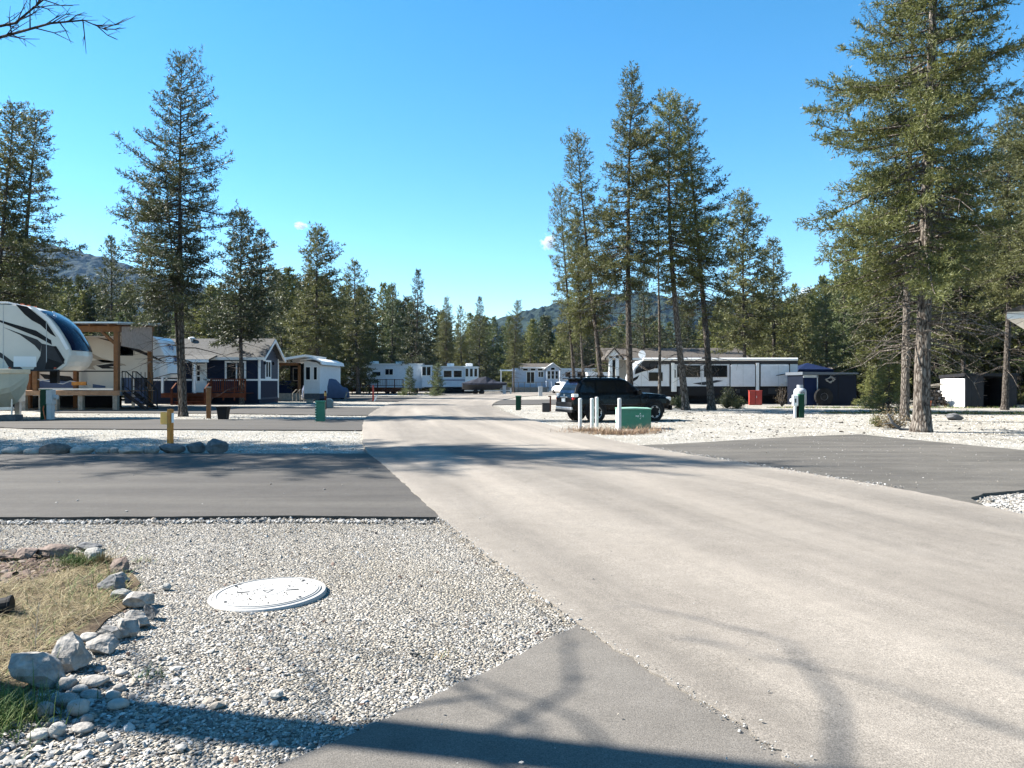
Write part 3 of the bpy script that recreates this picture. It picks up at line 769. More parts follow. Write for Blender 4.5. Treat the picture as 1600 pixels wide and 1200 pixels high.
# near tree left of the camera: out of frame but for one bare bough; its trunk shades the foreground
def near_tree():
    e = thing('pine_tree', 'pine left of the camera whose trunk shades the foreground', 'tree', (-7.2, 4.94, 0))
    rng = random.Random(8)
    H = 15.0
    MB().tube([(0.0, 0, -0.2), (0, 0, 0.3), (0.02, 0, 2), (0.05, 0.02, 5), (0.0, 0.05, 9), (0, 0, H)], [0.3, 0.22, 0.19, 0.165, 0.12, 0.03], 12).build('trunk', bark_m, e, smooth=True)
    def bough(pts, r, twigs, seed):
        rr = random.Random(seed); mb = MB()
        pts = [Vector(p) for p in pts]
        mb.tube(pts, [r * (1 - 0.85 * i / (len(pts) - 1)) for i in range(len(pts))], 6)
        for _ in range(twigs):
            i = rr.randint(1, len(pts) - 2); t = rr.random(); p = pts[i].lerp(pts[i + 1], t); d = (pts[i + 1] - pts[i]).normalized()
            q = (d * 0.7 + Vector((rr.gauss(0, .4), rr.gauss(0, .4), rr.gauss(0.1, .45)))).normalized(); L = rr.uniform(0.05, 0.22)
            m = p + q * L * 0.5 + Vector((0, 0, rr.uniform(-.02, .04)))
            tip = p + q * L
            mb.tube([p, m, tip], [0.005, 0.0035, 0.0015], 4)
            for _k in range(rr.randint(0, 3)):
                q2 = (q + Vector((rr.gauss(0, .6), rr.gauss(0, .6), rr.gauss(0, .6)))).normalized()
                mb.tube([m, m + q2 * rr.uniform(.05, .14)], [0.003, 0.0015], 3)
        return mb.build('bough', bark_m, e)
    # higher limbs, for the shadows that lie on the apron and the road
    for k, (z, a, L, r) in enumerate(((5.6, 1.9, 1.5, .035), (6.3, 1.2, 2.1, .04), (6.9, 2.2, 1.9, .035), (7.6, 1.5, 2.4, .042), (8.1, 0.9, 1.9, .035), (8.6, 2.0, 2.1, .04), (9.2, 1.3, 2.2, .038), (9.7, 1.8, 1.8, .034))):
        c, s = math.cos(a), math.sin(a)
        bough([(0, 0, z), (c * L * 0.35, s * L * 0.35, z + 0.1 * L), (c * L * 0.7 + rng.uniform(-.15, .15), s * L * 0.7, z + 0.05 * L), (c * L + rng.uniform(-.2, .2), s * L, z - 0.2 * L)], r * 0.55, 12, 60 + k)
    for k in range(20):
        z = 4.4 + k * 0.36; a = k * 2.4 + rng.uniform(-.4, .4); L = rng.uniform(1.2, 2.6) * (1.15 - z / 18)
        c, s = math.cos(a), math.sin(a)
        bough([(0, 0, z), (c * L * 0.3, s * L * 0.3, z + 0.15 * L), (c * L * 0.6 + rng.uniform(-.2, .2), s * L * 0.6 + rng.uniform(-.2, .2), z + 0.2 * L), (c * L * 0.85, s * L * 0.85 + rng.uniform(-.2, .2), z + 0.1 * L), (c * L, s * L, z - 0.05 * L)], rng.uniform(0.014, 0.026), 10, 10 + k)
    # a tuft of live needles at the top
    tm, cm, H0 = PROTO['far2']
    o = add('crown', cm, needle_c, e); o.scale = (0.5, 0.5, 0.32); o.location = (0, 0, 10.8)
near_tree()

def bare_tree():
    """a bare young tree right beside the camera: only its boughs reach into the top left corner"""
    e = thing('bare_tree', 'dark bare boughs hanging in at the top left corner', 'tree', (-3.7, 2.55, 0))
    MB().tube([(0, 0, -0.2), (0.02, 0, 1.0), (0.05, 0, 2.3), (0.0, 0, 3.6), (-0.1, 0, 4.6)], [0.07, 0.055, 0.045, 0.03, 0.012], 9).build('trunk', bark_m, e, smooth=True)
    rr = random.Random(12)
    def bough(pts, r, n):
        pts = [Vector(p) for p in pts]; mb = MB(); mb.tube(pts, [r * (1 - 0.85 * i / (len(pts) - 1)) for i in range(len(pts))], 6)
        o = mb.build('bough', bark_m, e)
        tw = MB()
        for _ in range(n):
            i = rr.randint(1, len(pts) - 2); p = pts[i].lerp(pts[i + 1], rr.random()); d = (pts[i + 1] - pts[i]).normalized()
            q = (d * 0.8 + Vector((rr.gauss(0, .3), rr.gauss(0, .4), rr.gauss(0.15, .45)))).normalized(); L = rr.uniform(0.03, 0.14)
            m = p + q * L * 0.5 + Vector((0, 0, rr.uniform(-.01, .02))); tip = p + q * L + Vector((0, 0, rr.uniform(-.015, .015)))
            tw.tube([p, m, tip], [0.0022, 0.0016, 0.0007], 4, cap=False)
            for _k in range(2):
                q2 = (q + Vector((rr.gauss(0, .6), rr.gauss(0, .6), rr.gauss(0, .6)))).normalized(); t2 = m + q2 * rr.uniform(.02, .05)
                tw.tube([m, t2], [0.0012, 0.0006], 3, cap=False)
        t = tw.build('twigs', bark_m, o); t['kind'] = 'stuff'
    bough([(0.04, 0, 2.2), (0.8, 0, 2.5), (1.5, 0, 2.68), (1.99, 0, 2.74), (2.17, 0, 2.79), (2.28, 0, 2.8), (2.36, 0, 2.765)], 0.008, 30)
    bough([(0.03, 0, 2.6), (0.9, 0.03, 2.66), (1.6, 0.03, 2.72), (2.04, 0.02, 2.8), (2.1, 0.02, 2.85), (2.16, 0.02, 2.9), (2.2, 0.02, 2.95)], 0.007, 40)
    bough([(0.0, 0, 3.3), (0.6, 0.05, 3.6), (1.3, 0.1, 3.7)], 0.012, 12)
bare_tree()

# -- the forest behind, tree by tree
def forest():
    rng = random.Random(1234)
    spots = []
    def line(px0, px1, Y0, Y1, n, top):
        for i in range(n):
            px = px0 + (px1 - px0) * (i + rng.random()) / n; Y = rng.uniform(Y0, Y1)
            spots.append((px, Y, top_h(top(px) + rng.uniform(-14, 26), Y)))
    skyline = lambda p: float(np.interp(p, [-100, 100, 230, 330, 450, 560, 660, 720, 800, 880, 980, 1120, 1250, 1330, 1420, 1600, 1800], [360, 448, 458, 458, 432, 455, 465, 492, 505, 500, 488, 470, 455, 420, 375, 345, 325]))
    line(-60, 560, 84, 118, 40, skyline)
    line(430, 900, 128, 158, 42, skyline)
    line(935, 1260, 92, 130, 24, lambda p: skyline(p) + 12)
    line(850, 960, 135, 152, 10, lambda p: skyline(p) + 6)
    line(1230, 1700, 70, 104, 32, skyline)
    line(-60, 1700, 160, 200, 50, lambda p: skyline(p) + 8)
    line(1330, 1680, 52, 66, 11, lambda p: skyline(p) + 40)
    line(-40, 330, 60, 76, 10, lambda p: skyline(p) + 30)
    places = ((90, 'behind the beige trailer'), (235, 'behind the timber carport'), (330, 'behind the white caravan nose'), (450, 'behind the navy cottage'), (540, 'behind the covered vehicle'), (640, 'behind the far left trailer'), (760, 'behind the covered boat'),
              (880, 'behind the far gabled cottage'), (980, 'behind the black car'), (1120, 'behind the long trailer nose'), (1250, 'behind the long trailer rear'), (1350, 'behind the navy shed'), (1450, 'behind the massive fir'), (1540, 'behind the open shed'), (9999, 'at the right edge'))
    kinds = ('broad olive conifer', 'dark round topped conifer', 'yellowish green conifer', 'dark narrow conifer', 'fresh green cone shaped conifer')
    for px, Y, H in spots:
        H = max(H, 7.0); X = PX(px, Y)
        where = next(p for lim, p in places if px < lim); row = 'in the back row ' if Y > 158 else ('in the front row ' if Y < 80 else '')
        k = rng.choice([0, 1, 2, 2, 3, 4])
        lab = kinds[k] + ' ' + row + where
        tree('far%d' % k, X, Y, H, lab, group='forest trees: ' + lab, wide=rng.uniform(1.0, 1.45), rng=rng)
forest()
# ================================================================== MATERIALS OF THE THINGS
white_p = mat('white_paint', (0.78, 0.78, 0.76), 0.45, var=0.05, scale=2, dirt=0.18)
trim_w = mat('white_trim', (0.8, 0.8, 0.78), 0.5, var=0.04)
gel_beige = mat('beige_gelcoat', (0.56, 0.545, 0.5), 0.28, var=0.04, scale=1.5, coat=0.3, dirt=0.12)
gel_white = mat('white_gelcoat', (0.74, 0.75, 0.76), 0.28, var=0.04, scale=1.5, coat=0.3, dirt=0.1)
decal_dark = mat('dark_decal', (0.013, 0.013, 0.015), 0.35, var=0.15)
decal_grey = mat('grey_decal', (0.04, 0.041, 0.045), 0.35, var=0.1)
decal_tan = mat('tan_decal', (0.33, 0.3, 0.25), 0.4, var=0.08)
decal_blue = mat('blue_decal', (0.05, 0.09, 0.19), 0.4, var=0.15)
glass_d = mat('tinted_glass', (0.006, 0.008, 0.01), 0.08, var=0.1, spec=0.16)
glass_b = mat('blue_black_glass', (0.007, 0.012, 0.034), 0.1, var=0.25, spec=0.14)
car_glass = mat('car_glass', (0.006, 0.007, 0.009), 0.05, var=0.1, spec=0.4)
rubber = mat('rubber', (0.014, 0.014, 0.015), 0.9, var=0.25, dirt=0.12)
black_pl = mat('black_plastic', (0.012, 0.012, 0.013), 0.6, var=0.2)
black_mt = mat('black_iron', (0.02, 0.02, 0.022), 0.5, var=0.2)
steel = mat('galvanised_steel', (0.5, 0.51, 0.52), 0.38, metal=0.8, var=0.12)
alloy = mat('alloy_wheel', (0.6, 0.61, 0.62), 0.3, metal=0.6, var=0.06)
car_black = mat('black_car_paint', (0.004, 0.0042, 0.005), 0.2, var=0.2, spec=0.14, coat=0.05)
car_dark = mat('dark_bumper', (0.016, 0.0165, 0.018), 0.55, var=0.15)
cedar = mat('cedar_timber', (0.165, 0.075, 0.028), 0.75, var=0.25, scale=5, bump=0.3, bscale=25)
deck_w = mat('brown_deck_timber', (0.3, 0.18, 0.105), 0.8, var=0.25, scale=4, bump=0.3, bscale=20)
red_w = mat('red_stained_timber', (0.1, 0.032, 0.016), 0.7, var=0.3, scale=5, bump=0.2, bscale=25)
grey_w = mat('weathered_timber', (0.28, 0.25, 0.21), 0.9, var=0.3, scale=6, bump=0.4, bscale=25)
post_w = mat('golden_timber', (0.46, 0.18, 0.035), 0.7, var=0.22, scale=6, bump=0.2, bscale=30)
sign_y = mat('pale_yellow_board', (0.95, 0.66, 0.25), 0.6, var=0.08, transl=0.55)
navy_s = siding_mat('navy_siding', (0.013, 0.02, 0.042), 0.16, 0.6)
slate_s = siding_mat('slate_siding', (0.07, 0.078, 0.1), 0.16, 0.6)
blue_s = siding_mat('pale_blue_siding', (0.42, 0.5, 0.6), 0.16, 0.6)
shingle_g = mat('grey_shingles', (0.095, 0.094, 0.092), 0.9, var=0.3, scale=7, bump=0.7, bscale=14)
shingle_b = mat('brown_shingles', (0.075, 0.067, 0.059), 0.9, var=0.3, scale=6, bump=0.7, bscale=12)
metal_r = mat('pale_metal_roof', (0.5, 0.54, 0.56), 0.35, metal=0.3, var=0.06)
green_u = mat('utility_green', (0.03, 0.16, 0.1), 0.45, var=0.14, scale=5, dirt=0.15)
green_d = mat('dark_utility_green', (0.006, 0.04, 0.022), 0.45, var=0.14, scale=5, dirt=0.1)
mint = mat('pale_mint_side', (0.45, 0.72, 0.6), 0.5, var=0.08)
grey_box = mat('grey_meter_box', (0.42, 0.44, 0.45), 0.45, var=0.08)
tarp_b = mat('blue_grey_cover', (0.06, 0.085, 0.15), 0.75, var=0.15, scale=2.5, bump=0.8, bscale=3)
tarp_n = mat('navy_canopy', (0.006, 0.013, 0.042), 0.7, var=0.2, scale=2, bump=0.5, bscale=3)
tarp_k = mat('dark_boat_cover', (0.028, 0.03, 0.04), 0.8, var=0.2, scale=2, bump=0.8, bscale=3)
hull = mat('greenish_cream_hull', (0.400, 0.400, 0.328), 0.35, var=0.1, scale=2.5, dirt=0.25)
hull_rim = mat('tan_gunwale', (0.6, 0.5, 0.36), 0.45, var=0.1)
red_p = mat('faded_red_paint', (0.34, 0.04, 0.03), 0.55, var=0.15, dirt=0.2)
terra = mat('orange_plastic', (0.5, 0.13, 0.05), 0.6, var=0.15)
conc = mat('concrete_lid', (0.31, 0.307, 0.298), 0.8, var=0.06, scale=9, dirt=0.12)
grey_rock = mat('grey_rock', (0.232, 0.217, 0.199), 0.9, var=0.5, scale=14, bump=0.7, bscale=28, dirt=0.25)
dark_rock = mat('dark_rock', (0.103, 0.105, 0.109), 0.9, var=0.35, scale=9, bump=0.6, bscale=24, dirt=0.2)
pale_rock = mat('pale_rock', (0.294, 0.282, 0.259), 0.9, var=0.3, scale=10, bump=0.6, bscale=28, dirt=0.25)
brown_rock = mat('brown_rock', (0.138, 0.103, 0.087), 0.9, var=0.4, scale=10, bump=0.7, bscale=28, dirt=0.2)
lampred = mat('red_lens', (0.35, 0.012, 0.012), 0.2, var=0.1, coat=0.4)
lampclear = mat('clear_lens', (0.72, 0.72, 0.72), 0.15, var=0.05, coat=0.4)
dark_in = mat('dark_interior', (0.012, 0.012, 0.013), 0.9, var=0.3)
beige_w = mat('beige_wall', (0.42, 0.4, 0.36), 0.7, var=0.08)

# ================================================================== SHARED BUILDERS
def window(parent, c, U, N, w, h, fr=0.07, mf=None, mg=None, mulls=(), rails=(), proud=0.03):
    """a window part with its frame as the mesh and every pane a sub-part; U along, N outward"""
    mf = mf or trim_w; mg = mg or glass_d
    c = Vector(c); U = Vector(U).normalized(); N = Vector(N).normalized(); Z = Vector((0, 0, 1)); Vv = N.cross(U); Vv = Vv if Vv.dot(Z) > 0 else -Vv
    mb = MB(); t = proud * 2
    for s in (-1, 1):
        mb.obox(c + U * s * (w - fr) / 2, U, Vv, N, fr, h, t)
        mb.obox(c + Vv * s * (h - fr) / 2, U, Vv, N, w - 2 * fr, fr, t - 0.004)
    xs = [-w / 2 + fr * 0.7] + [(-0.5 + m) * w for m in mulls] + [w / 2 - fr * 0.7]
    zs = [-h / 2 + fr * 0.7] + [(-0.5 + m) * h for m in rails] + [h / 2 - fr * 0.7]
    for x in xs[1:-1]: mb.obox(c + U * x, U, Vv, N, fr * 0.7, h - 2 * fr, t - 0.008)
    for z in zs[1:-1]: mb.obox(c + Vv * z, U, Vv, N, w - 2 * fr, fr * 0.7, t - 0.012)
    f = mb.build('window', mf, parent)
    for i in range(len(xs) - 1):
        for j in range(len(zs) - 1):
            p = c + U * (xs[i] + xs[i + 1]) / 2 + Vv * (zs[j] + zs[j + 1]) / 2
            MB().obox(p, U, Vv, N, xs[i + 1] - xs[i], zs[j + 1] - zs[j], 0.02).build('pane', mg, f)
    return f

def wheel(parent, c, r=0.36, w=0.24, spokes=6, name='wheel'):
    """axle along Y; outer face on the -Y side"""
    x, y, z = c
    t = MB().lathe([(r * 0.6, -w / 2), (r * 0.93, -w / 2), (r, -w * 0.36), (r * 1.0, w * 0.36), (r * 0.93, w / 2), (r * 0.6, w / 2)], 28, (x, y, z), 'y').build(name, rubber, parent, smooth=False)
    rim = MB().lathe([(r * 0.58, -w * 0.45), (r * 0.64, -w * 0.53), (r * 0.66, -w * 0.45), (r * 0.6, -w * 0.1)], 28, (x, y, z), 'y').build('rim', alloy, t)
    MB().lathe([(r * 0.57, -w * 0.2), (r * 0.57, -w * 0.15)], 20, (x, y, z), 'y').build('hub_back', black_pl, t)
    for k in range(spokes):
        a = 2 * math.pi * k / spokes
        for s in (-0.13, 0.13):
            p0 = (x + r * 0.14 * math.cos(a), y - w * 0.42, z + r * 0.14 * math.sin(a)); p1 = (x + r * 0.6 * math.cos(a + s), y - w * 0.46, z + r * 0.6 * math.sin(a + s))
            MB().beam(p0, p1, r * 0.055, r * 0.07, (0, 1, 0)).build('spoke', alloy, t)
    MB().lathe([(r * 0.17, -w * 0.5), (r * 0.17, -w * 0.2)], 12, (x, y, z), 'y').build('hub_cap', black_pl, t)
    return t

def decal(parent, pts, y, m, th=0.006, name='stripe'):
    me = MB().prism(pts, y - th, y).mesh(name)
    bm = bmesh.new(); bm.from_mesh(me); bmesh.ops.triangulate(bm, faces=[f for f in bm.faces if len(f.verts) > 4]); bm.to_mesh(me); bm.free()
    return add(name, me, m, parent)

def plain_wheel(parent, c, r=0.37, w=0.22):
    x, y, z = c
    t = MB().lathe([(r * 0.55, -w / 2), (r * 0.93, -w / 2), (r, -w * 0.36), (r, w * 0.36), (r * 0.93, w / 2), (r * 0.55, w / 2)], 20, (x, y, z), 'y').build('wheel', rubber, parent)
    MB().lathe([(r * 0.3, -w * 0.4), (r * 0.56, -w * 0.5), (r * 0.57, -w * 0.2)], 16, (x, y, z), 'y').build('rim', alloy, t)

# ================================================================== FIFTH-WHEEL TRAILER WITH THE DARK GLASS NOSE (far left)
def trailer_a():
    Yn = 33.2; s = Yn / F
    px0 = 108
    e = thing('fifth_wheel_trailer', 'beige fifth wheel trailer with dark blue glass nose cap, cut off at left', 'trailer', (PX(px0, Yn), Yn, 0), R(9))
    L = lambda px, py: ((px - 118) * s / math.cos(R(9)) * 1.02, PZ(py, Yn))
    nose = [(-2.5, 4.97), (-1.9, 4.93), (-1.27, 4.72), (-0.98, 4.5), (-0.76, 4.28), (-0.55, 3.98), (-0.36, 3.67), (-0.21, 3.4), (-0.1, 3.18), (-0.03, 2.96), (0.0, 2.76), (-0.06, 2.5), (-0.17, 2.3), (-0.4, 2.12)]
    tail = [(-2.75, 2.12), (-2.8, 0.72), (-12.2, 0.72), (-12.2, 4.97)]
    rings = []
    for y, b in ((0, 0), (0.06, 0.07), (0.3, 0.2), (0.75, 0.32), (1.22, 0.36), (1.7, 0.32), (2.14, 0.2), (2.38, 0.07), (2.44, 0)):
        ring = []
        for i, (x, z) in enumerate(nose):
            k = max(0.0, min(1.0, (i - 1) / 4.0))
            ring.append((x + b * k, y, z - (0.06 - b * 0.17 if i < 3 else 0)))
        ring += [(x, y, z) for x, z in tail]
        rings.append(ring)
    me = MB().loft(rings).mesh('body')
    add('body', me, gel_beige, e)
    # nose glass, standing proud of the cap
    gr = []
    for y, b in ((0.10, 0.09), (0.3, 0.2), (0.75, 0.32), (1.22, 0.36), (1.7, 0.32), (2.14, 0.2), (2.34, 0.09)):
        r0 = []
        for i, (x, z) in enumerate(nose[2:10]):
            k = max(0.0, min(1.0, (i + 1) / 4.0)); r0.append((x + b * k + 0.018, y, z + 0.014 - (0.06 - b * 0.17 if i < 1 else 0)))
        gr.append(r0)
    g = MB().loft(gr, cap=False, closed=False).build('nose_glass', glass_b, e, smooth=True)
    text_part('lettering', 'S', mat('chrome_letter', (0.75, 0.76, 0.78), 0.25, metal=0.4), g, (-0.76, 0.42, 4.56), (0.35, 0.93, -0.1), (-0.55, 0.1, 0.8), 0.46, 0.01, 0.25)
    yd = -0.003
    # white seam between side and cap
    decal(e, [L(62, 479), L(70, 480), L(92, 499), L(108, 524), L(118, 545), L(114, 547), L(104, 527), L(88, 503)], yd, gel_white, 0.02, 'cap_trim')
    decal(e, [L(44, 477), L(60, 480), L(86, 503), L(100, 527), L(92, 522), L(78, 508), L(66, 501), L(56, 492)], yd, decal_dark)
    decal(e, [L(12, 500), L(18, 500), L(72, 517), L(93, 532), L(94, 539), L(74, 527), L(40, 512)], yd, decal_dark)
    decal(e, [L(26, 512), L(74, 531), L(80, 537), L(78, 550), L(70, 540), L(50, 524)], yd, decal_grey)
    decal(e, [L(80, 537), L(96, 541), L(110, 565), L(112, 568), L(100, 570), L(96, 578), L(68, 578), L(78, 556)], yd, decal_grey)
    decal(e, [L(96, 541), L(100, 541), L(112, 562), L(110, 568)], yd - 0.007, decal_dark)
    decal(e, [L(88, 560), L(110, 568), L(100, 577), L(84, 577)], yd - 0.007, decal_dark)
    decal(e, [L(-30, 530), L(6, 541), L(24, 552), L(54, 577), L(36, 577), L(28, 562), L(6, 550), L(-30, 545)], yd, decal_grey)
    decal(e, [L(7, 479), L(12, 479), L(12, 540), L(8, 540)], yd, decal_dark, 0.01)
    decal(e, [L(-60, 478), L(9, 478), L(9, 482), L(-60, 482)], yd, decal_dark, 0.01)
    decal(e, [L(-20, 577), L(104, 577.5), L(104, 580), L(-20, 580)], yd, decal_grey, 0.03, 'skirt_trim')
    o = MB().box(-12.25, -2.4, -0.02, 2.46, 4.95, 5.03).build('roof', trim_w, e, bevel=0.02)
    for x in (-0.9, -2.6): MB().box(x - 0.012, x + 0.012, -0.012, 0.0, 2.2, 4.55 if x > -2 else 4.9).build('panel_seam', grey_box, e)
    MB().box(-2.2, -1.3, -0.014, 0.0, 2.25, 2.7).build('baggage_hatch', gel_white, e, bevel=0.01)
    for x in (-0.6, -2.4): MB().box(x, x + 0.1, -0.03, 0.0, 2.18, 2.23).build('marker_lamp', lampred, e)
    for y in (0.6, 1.2, 1.8): MB().box(-2.2, -2.08, y, y + 0.12, 4.98, 5.02).build('marker_lamp', terra, e)
    MB().box(-3.1, -2.9, 0.1, 0.3, 0.0, 0.8).build('landing_leg', steel, e); MB().box(-3.1, -2.9, 2.1, 2.3, 0.0, 0.8).build('landing_leg', steel, e)
    MB().box(-1.2, -0.9, 1.05, 1.35, 1.55, 2.15).build('kingpin', black_mt, e)
    for x in (-9.2, -8.2, -7.2): plain_wheel(e, (x, 0.15, 0.38), 0.38)
    window(e, (-6.0, 0, 3.2), (1, 0, 0), (0, -1, 0), 1.3, 0.8, 0.05, black_pl)
    window(e, (-10.5, 0, 3.2), (1, 0, 0), (0, -1, 0), 1.1, 0.8, 0.05, black_pl)
    return e
trailer_a()

def boat_left():
    Y = 32.2; s = Y / F
    e = thing('boat', 'cream boat hull with tan gunwale parked on a jack and block at left', 'boat', (PX(44, Y), Y, 0), R(4))
    L = lambda px, py: ((px - 44) * s, PZ(py, Y))
    # hull: bow to the right; cross sections along x
    st = []
    for x, w, zt, zb in ((0.02, 0.05, 2.06, 1.6), (-0.15, 0.25, 2.06, 1.15), (-0.45, 0.55, 2.06, 0.72), (-0.9, 0.85, 2.06, 0.52), (-1.8, 1.05, 2.05, 0.48), (-3.5, 1.15, 2.03, 0.5), (-5.5, 1.12, 2.02, 0.52)):
        zm = zb + (zt - zb) * 0.35
        st.append([(x, -w, zt), (x, -w * 0.97, zm + 0.2), (x, -w * 0.82, zm), (x, 0, zb), (x, w * 0.82, zm), (x, w * 0.97, zm + 0.2), (x, w, zt)])
    MB().loft(st).build('hull', hull, e, smooth=False, bevel=0.02)
    rim = [(-5.5, -1.17), (-3.5, -1.2), (-1.8, -1.1), (-0.9, -0.9), (-0.4, -0.6), (-0.1, -0.25), (0.1, 0), (-0.1, 0.25), (-0.4, 0.6), (-0.9, 0.9), (-1.8, 1.1), (-3.5, 1.2), (-5.5, 1.17)]
    MB().prismz(rim, 1.94, 2.14).build('gunwale', hull_rim, e, bevel=0.03)
    MB().beam((-0.6, 0, 0.5), (-5.6, 0, 0.45), 0.1, 0.12).build('keel_rail', steel, e)
    MB().tube([(-0.55, -0.2, 0.2), (-0.55, -0.2, 0.9)], 0.035, 8).build('jack', steel, e)
    MB().box(-0.95, -0.25, -0.5, 0.1, 0, 0.24).build('jack_block', dark_rock, e, bevel=0.02)
    for y in (-0.95, 0.95): plain_wheel(e, (-4.2, y, 0.33), 0.33)
boat_left()

def pedestal_left():
    Y = 33; e = thing('utility_pedestal', 'green electrical pedestal with round grey meter in front of the timber deck', 'pedestal', (PX(82, Y), Y - 0.3, 0))
    MB().box(-0.27, -0.02, -0.15, 0.15, 0.55, 1.27).build('cabinet', green_d, e, bevel=0.015)
    MB().box(-0.29, 0.08, -0.17, 0.17, 1.27, 1.3).build('lid', green_u, e)
    MB().box(0.0, 0.26, -0.18, 0.12, 0.66, 1.26).build('meter_box', grey_box, e, bevel=0.02)
    MB().lathe([(0.09, -0.1), (0.1, -0.02), (0.1, 0.1)], 16, (0.3, 0.0, 0.96), 'x').build('meter', grey_box, e)
    MB().box(-0.26, -0.06, -0.14, 0.14, 0, 0.56).build('cabinet_leg', green_d, e); MB().box(0.0, 0.2, -0.13, 0.13, 0, 0.67).build('riser', grey_box, e)
    MB().tube([(-0.08, -0.18, 0.6), (-0.1, -0.2, 0.45), (-0.06, -0.19, 0.2), (-0.02, -0.18, 0.02)], 0.022, 6).build('cable', terra, e)
pedestal_left()

# ================================================================== TIMBER DECK WITH ROOF AND THE PALE TRAILER BEHIND IT
def carport():
    e = thing('covered_deck', 'cedar timber deck with pale metal roof and slatted end panel', 'deck', (-22.2, 43.0, 0))
    X0 = -8.8
    # platform boards: laid one by one along the front, the first ones in view
    for k in range(16):
        y = 0.02 + k * 0.262
        MB().box(X0, 0.25, y, y + 0.25, 1.06, 1.1).build('board', deck_w, e)
    MB().box(X0, 0.25, -0.06, 0.0, 0.86, 1.12).build('fascia', deck_w, e)
    for x in (-6.2, -5.2, -4.2, -3.4, -2.0, -0.05):
        MB().box(x - 0.13, x + 0.13, 0.02, 0.28, 0, 0.86).build('pier', grey_w, e, bevel=0.01)
    for x in (-7.4, -4.55, 0.0):
        MB().box(x - 0.13, x + 0.13, 0.02, 0.28, 1.1, 4.42).build('post', cedar, e, bevel=0.015)
    for x in (-7.4, -4.55, 0.0):
        MB().box(x - 0.12, x + 0.12, 4.0, 4.24, 0.0, 4.7).build('post', cedar, e, bevel=0.015)
    MB().box(X0, 0.2, 0.02, 0.3, 4.42, 4.75).build('beam', cedar, e)
    MB().box(X0, 0.2, 4.0, 4.24, 4.7, 4.98).build('beam', cedar, e)
    for s, a in (((-0.1, 0.16, 3.75), (-0.85, 0.16, 4.45)), ((-4.45, 0.16, 3.75), (-3.7, 0.16, 4.45)), ((-4.65, 0.16, 3.75), (-5.4, 0.16, 4.45))):
        MB().beam(s, a, 0.14, 0.16, (0, 1, 0)).build('brace', cedar, e)
    MB().beam((0, 4.1, 3.6), (0, 3.3, 4.6), 0.14, 0.16, (1, 0, 0)).build('brace', cedar, e)
    for k in range(9):
        x = X0 + 0.2 + k * 1.05
        MB().beam((x, -0.4, 4.76), (x, 4.6, 5.05), 0.08, 0.14).build('rafter', cedar, e)
    r = MB(); r.prismx([(-0.55, 4.86), (4.75, 5.18), (4.75, 5.26), (-0.55, 4.94)], X0 - 0.2, 0.42); r.build('roof', metal_r, e)
    MB().prismx([(-0.56, 4.78), (-0.5, 4.78), (4.75, 5.1), (4.75, 5.17), (-0.56, 4.85)], 0.36, 0.425).build('fascia', grey_w, e)
    # slatted end panel
    for k in range(22):
        y = 0.32 + k * 0.168
        t = y / 4.2
        MB().box(0.13, 0.18, y, y + 0.15, 3.66 - 0.22 * t, 4.72 + 0.28 * t).build('slat', mat('weathered_slats', (0.4, 0.3, 0.24), 0.85, var=0.2), e)
    # hand rail along the front
    MB().box(-4.4, -0.2, 0.12, 0.17, 1.16, 1.24).build('bottom_rail', steel, e)
    MB().tube([(-4.4, 0.1, 1.75), (-3.0, 0.1, 1.5), (-2.6, 0.1, 1.66), (-1.5, 0.1, 1.48)], 0.03, 6).build('hose', grey_box, e)
    MB().box(-2.45, -1.65, -0.02, 0.08, 1.42, 1.62).build('planter_rail', post_w, e)
    # steps at the right end with iron railings
    for k in range(5):
        MB().box(0.26 + k * 0.26, 0.56 + k * 0.26, 0.5, 1.7, 0.9 - k * 0.2, 0.94 - k * 0.2).build('tread', black_mt, e)
    for y in (0.5, 1.7):
        MB().beam((0.2, y, 1.0), (1.62, y, -0.05), 0.05, 0.2).build('stringer', black_mt, e)
        MB().tube([(0.1, y, 2.2), (0.35, y, 2.2), (1.55, y, 1.15)], 0.035, 6).build('handrail', black_mt, e)
        MB().tube([(0.1, y, 1.35), (0.35, y, 1.3), (1.55, y, 0.25)], 0.025, 6).build('handrail', black_mt, e)
        for k in range(9):
            x = 0.12 + k * 0.18; zt = 2.2 - max(0, x - 0.35) * 0.875; zb = 1.32 - max(0, x - 0.35) * 0.875
            MB().tube([(x, y, zb - (0.3 if k in (0, 8) else 0)), (x, y, zt)], 0.03 if k in (0, 8) else 0.016, 5).build('baluster', black_mt, e)
    for k in range(6):
        MB().tube([(0.12 + k * 0.05, 1.7 + k * 0.4, 1.12), (0.12 + k * 0.05, 1.7 + k * 0.4, 2.2)], 0.022, 5).build('baluster', black_mt, e)
carport()

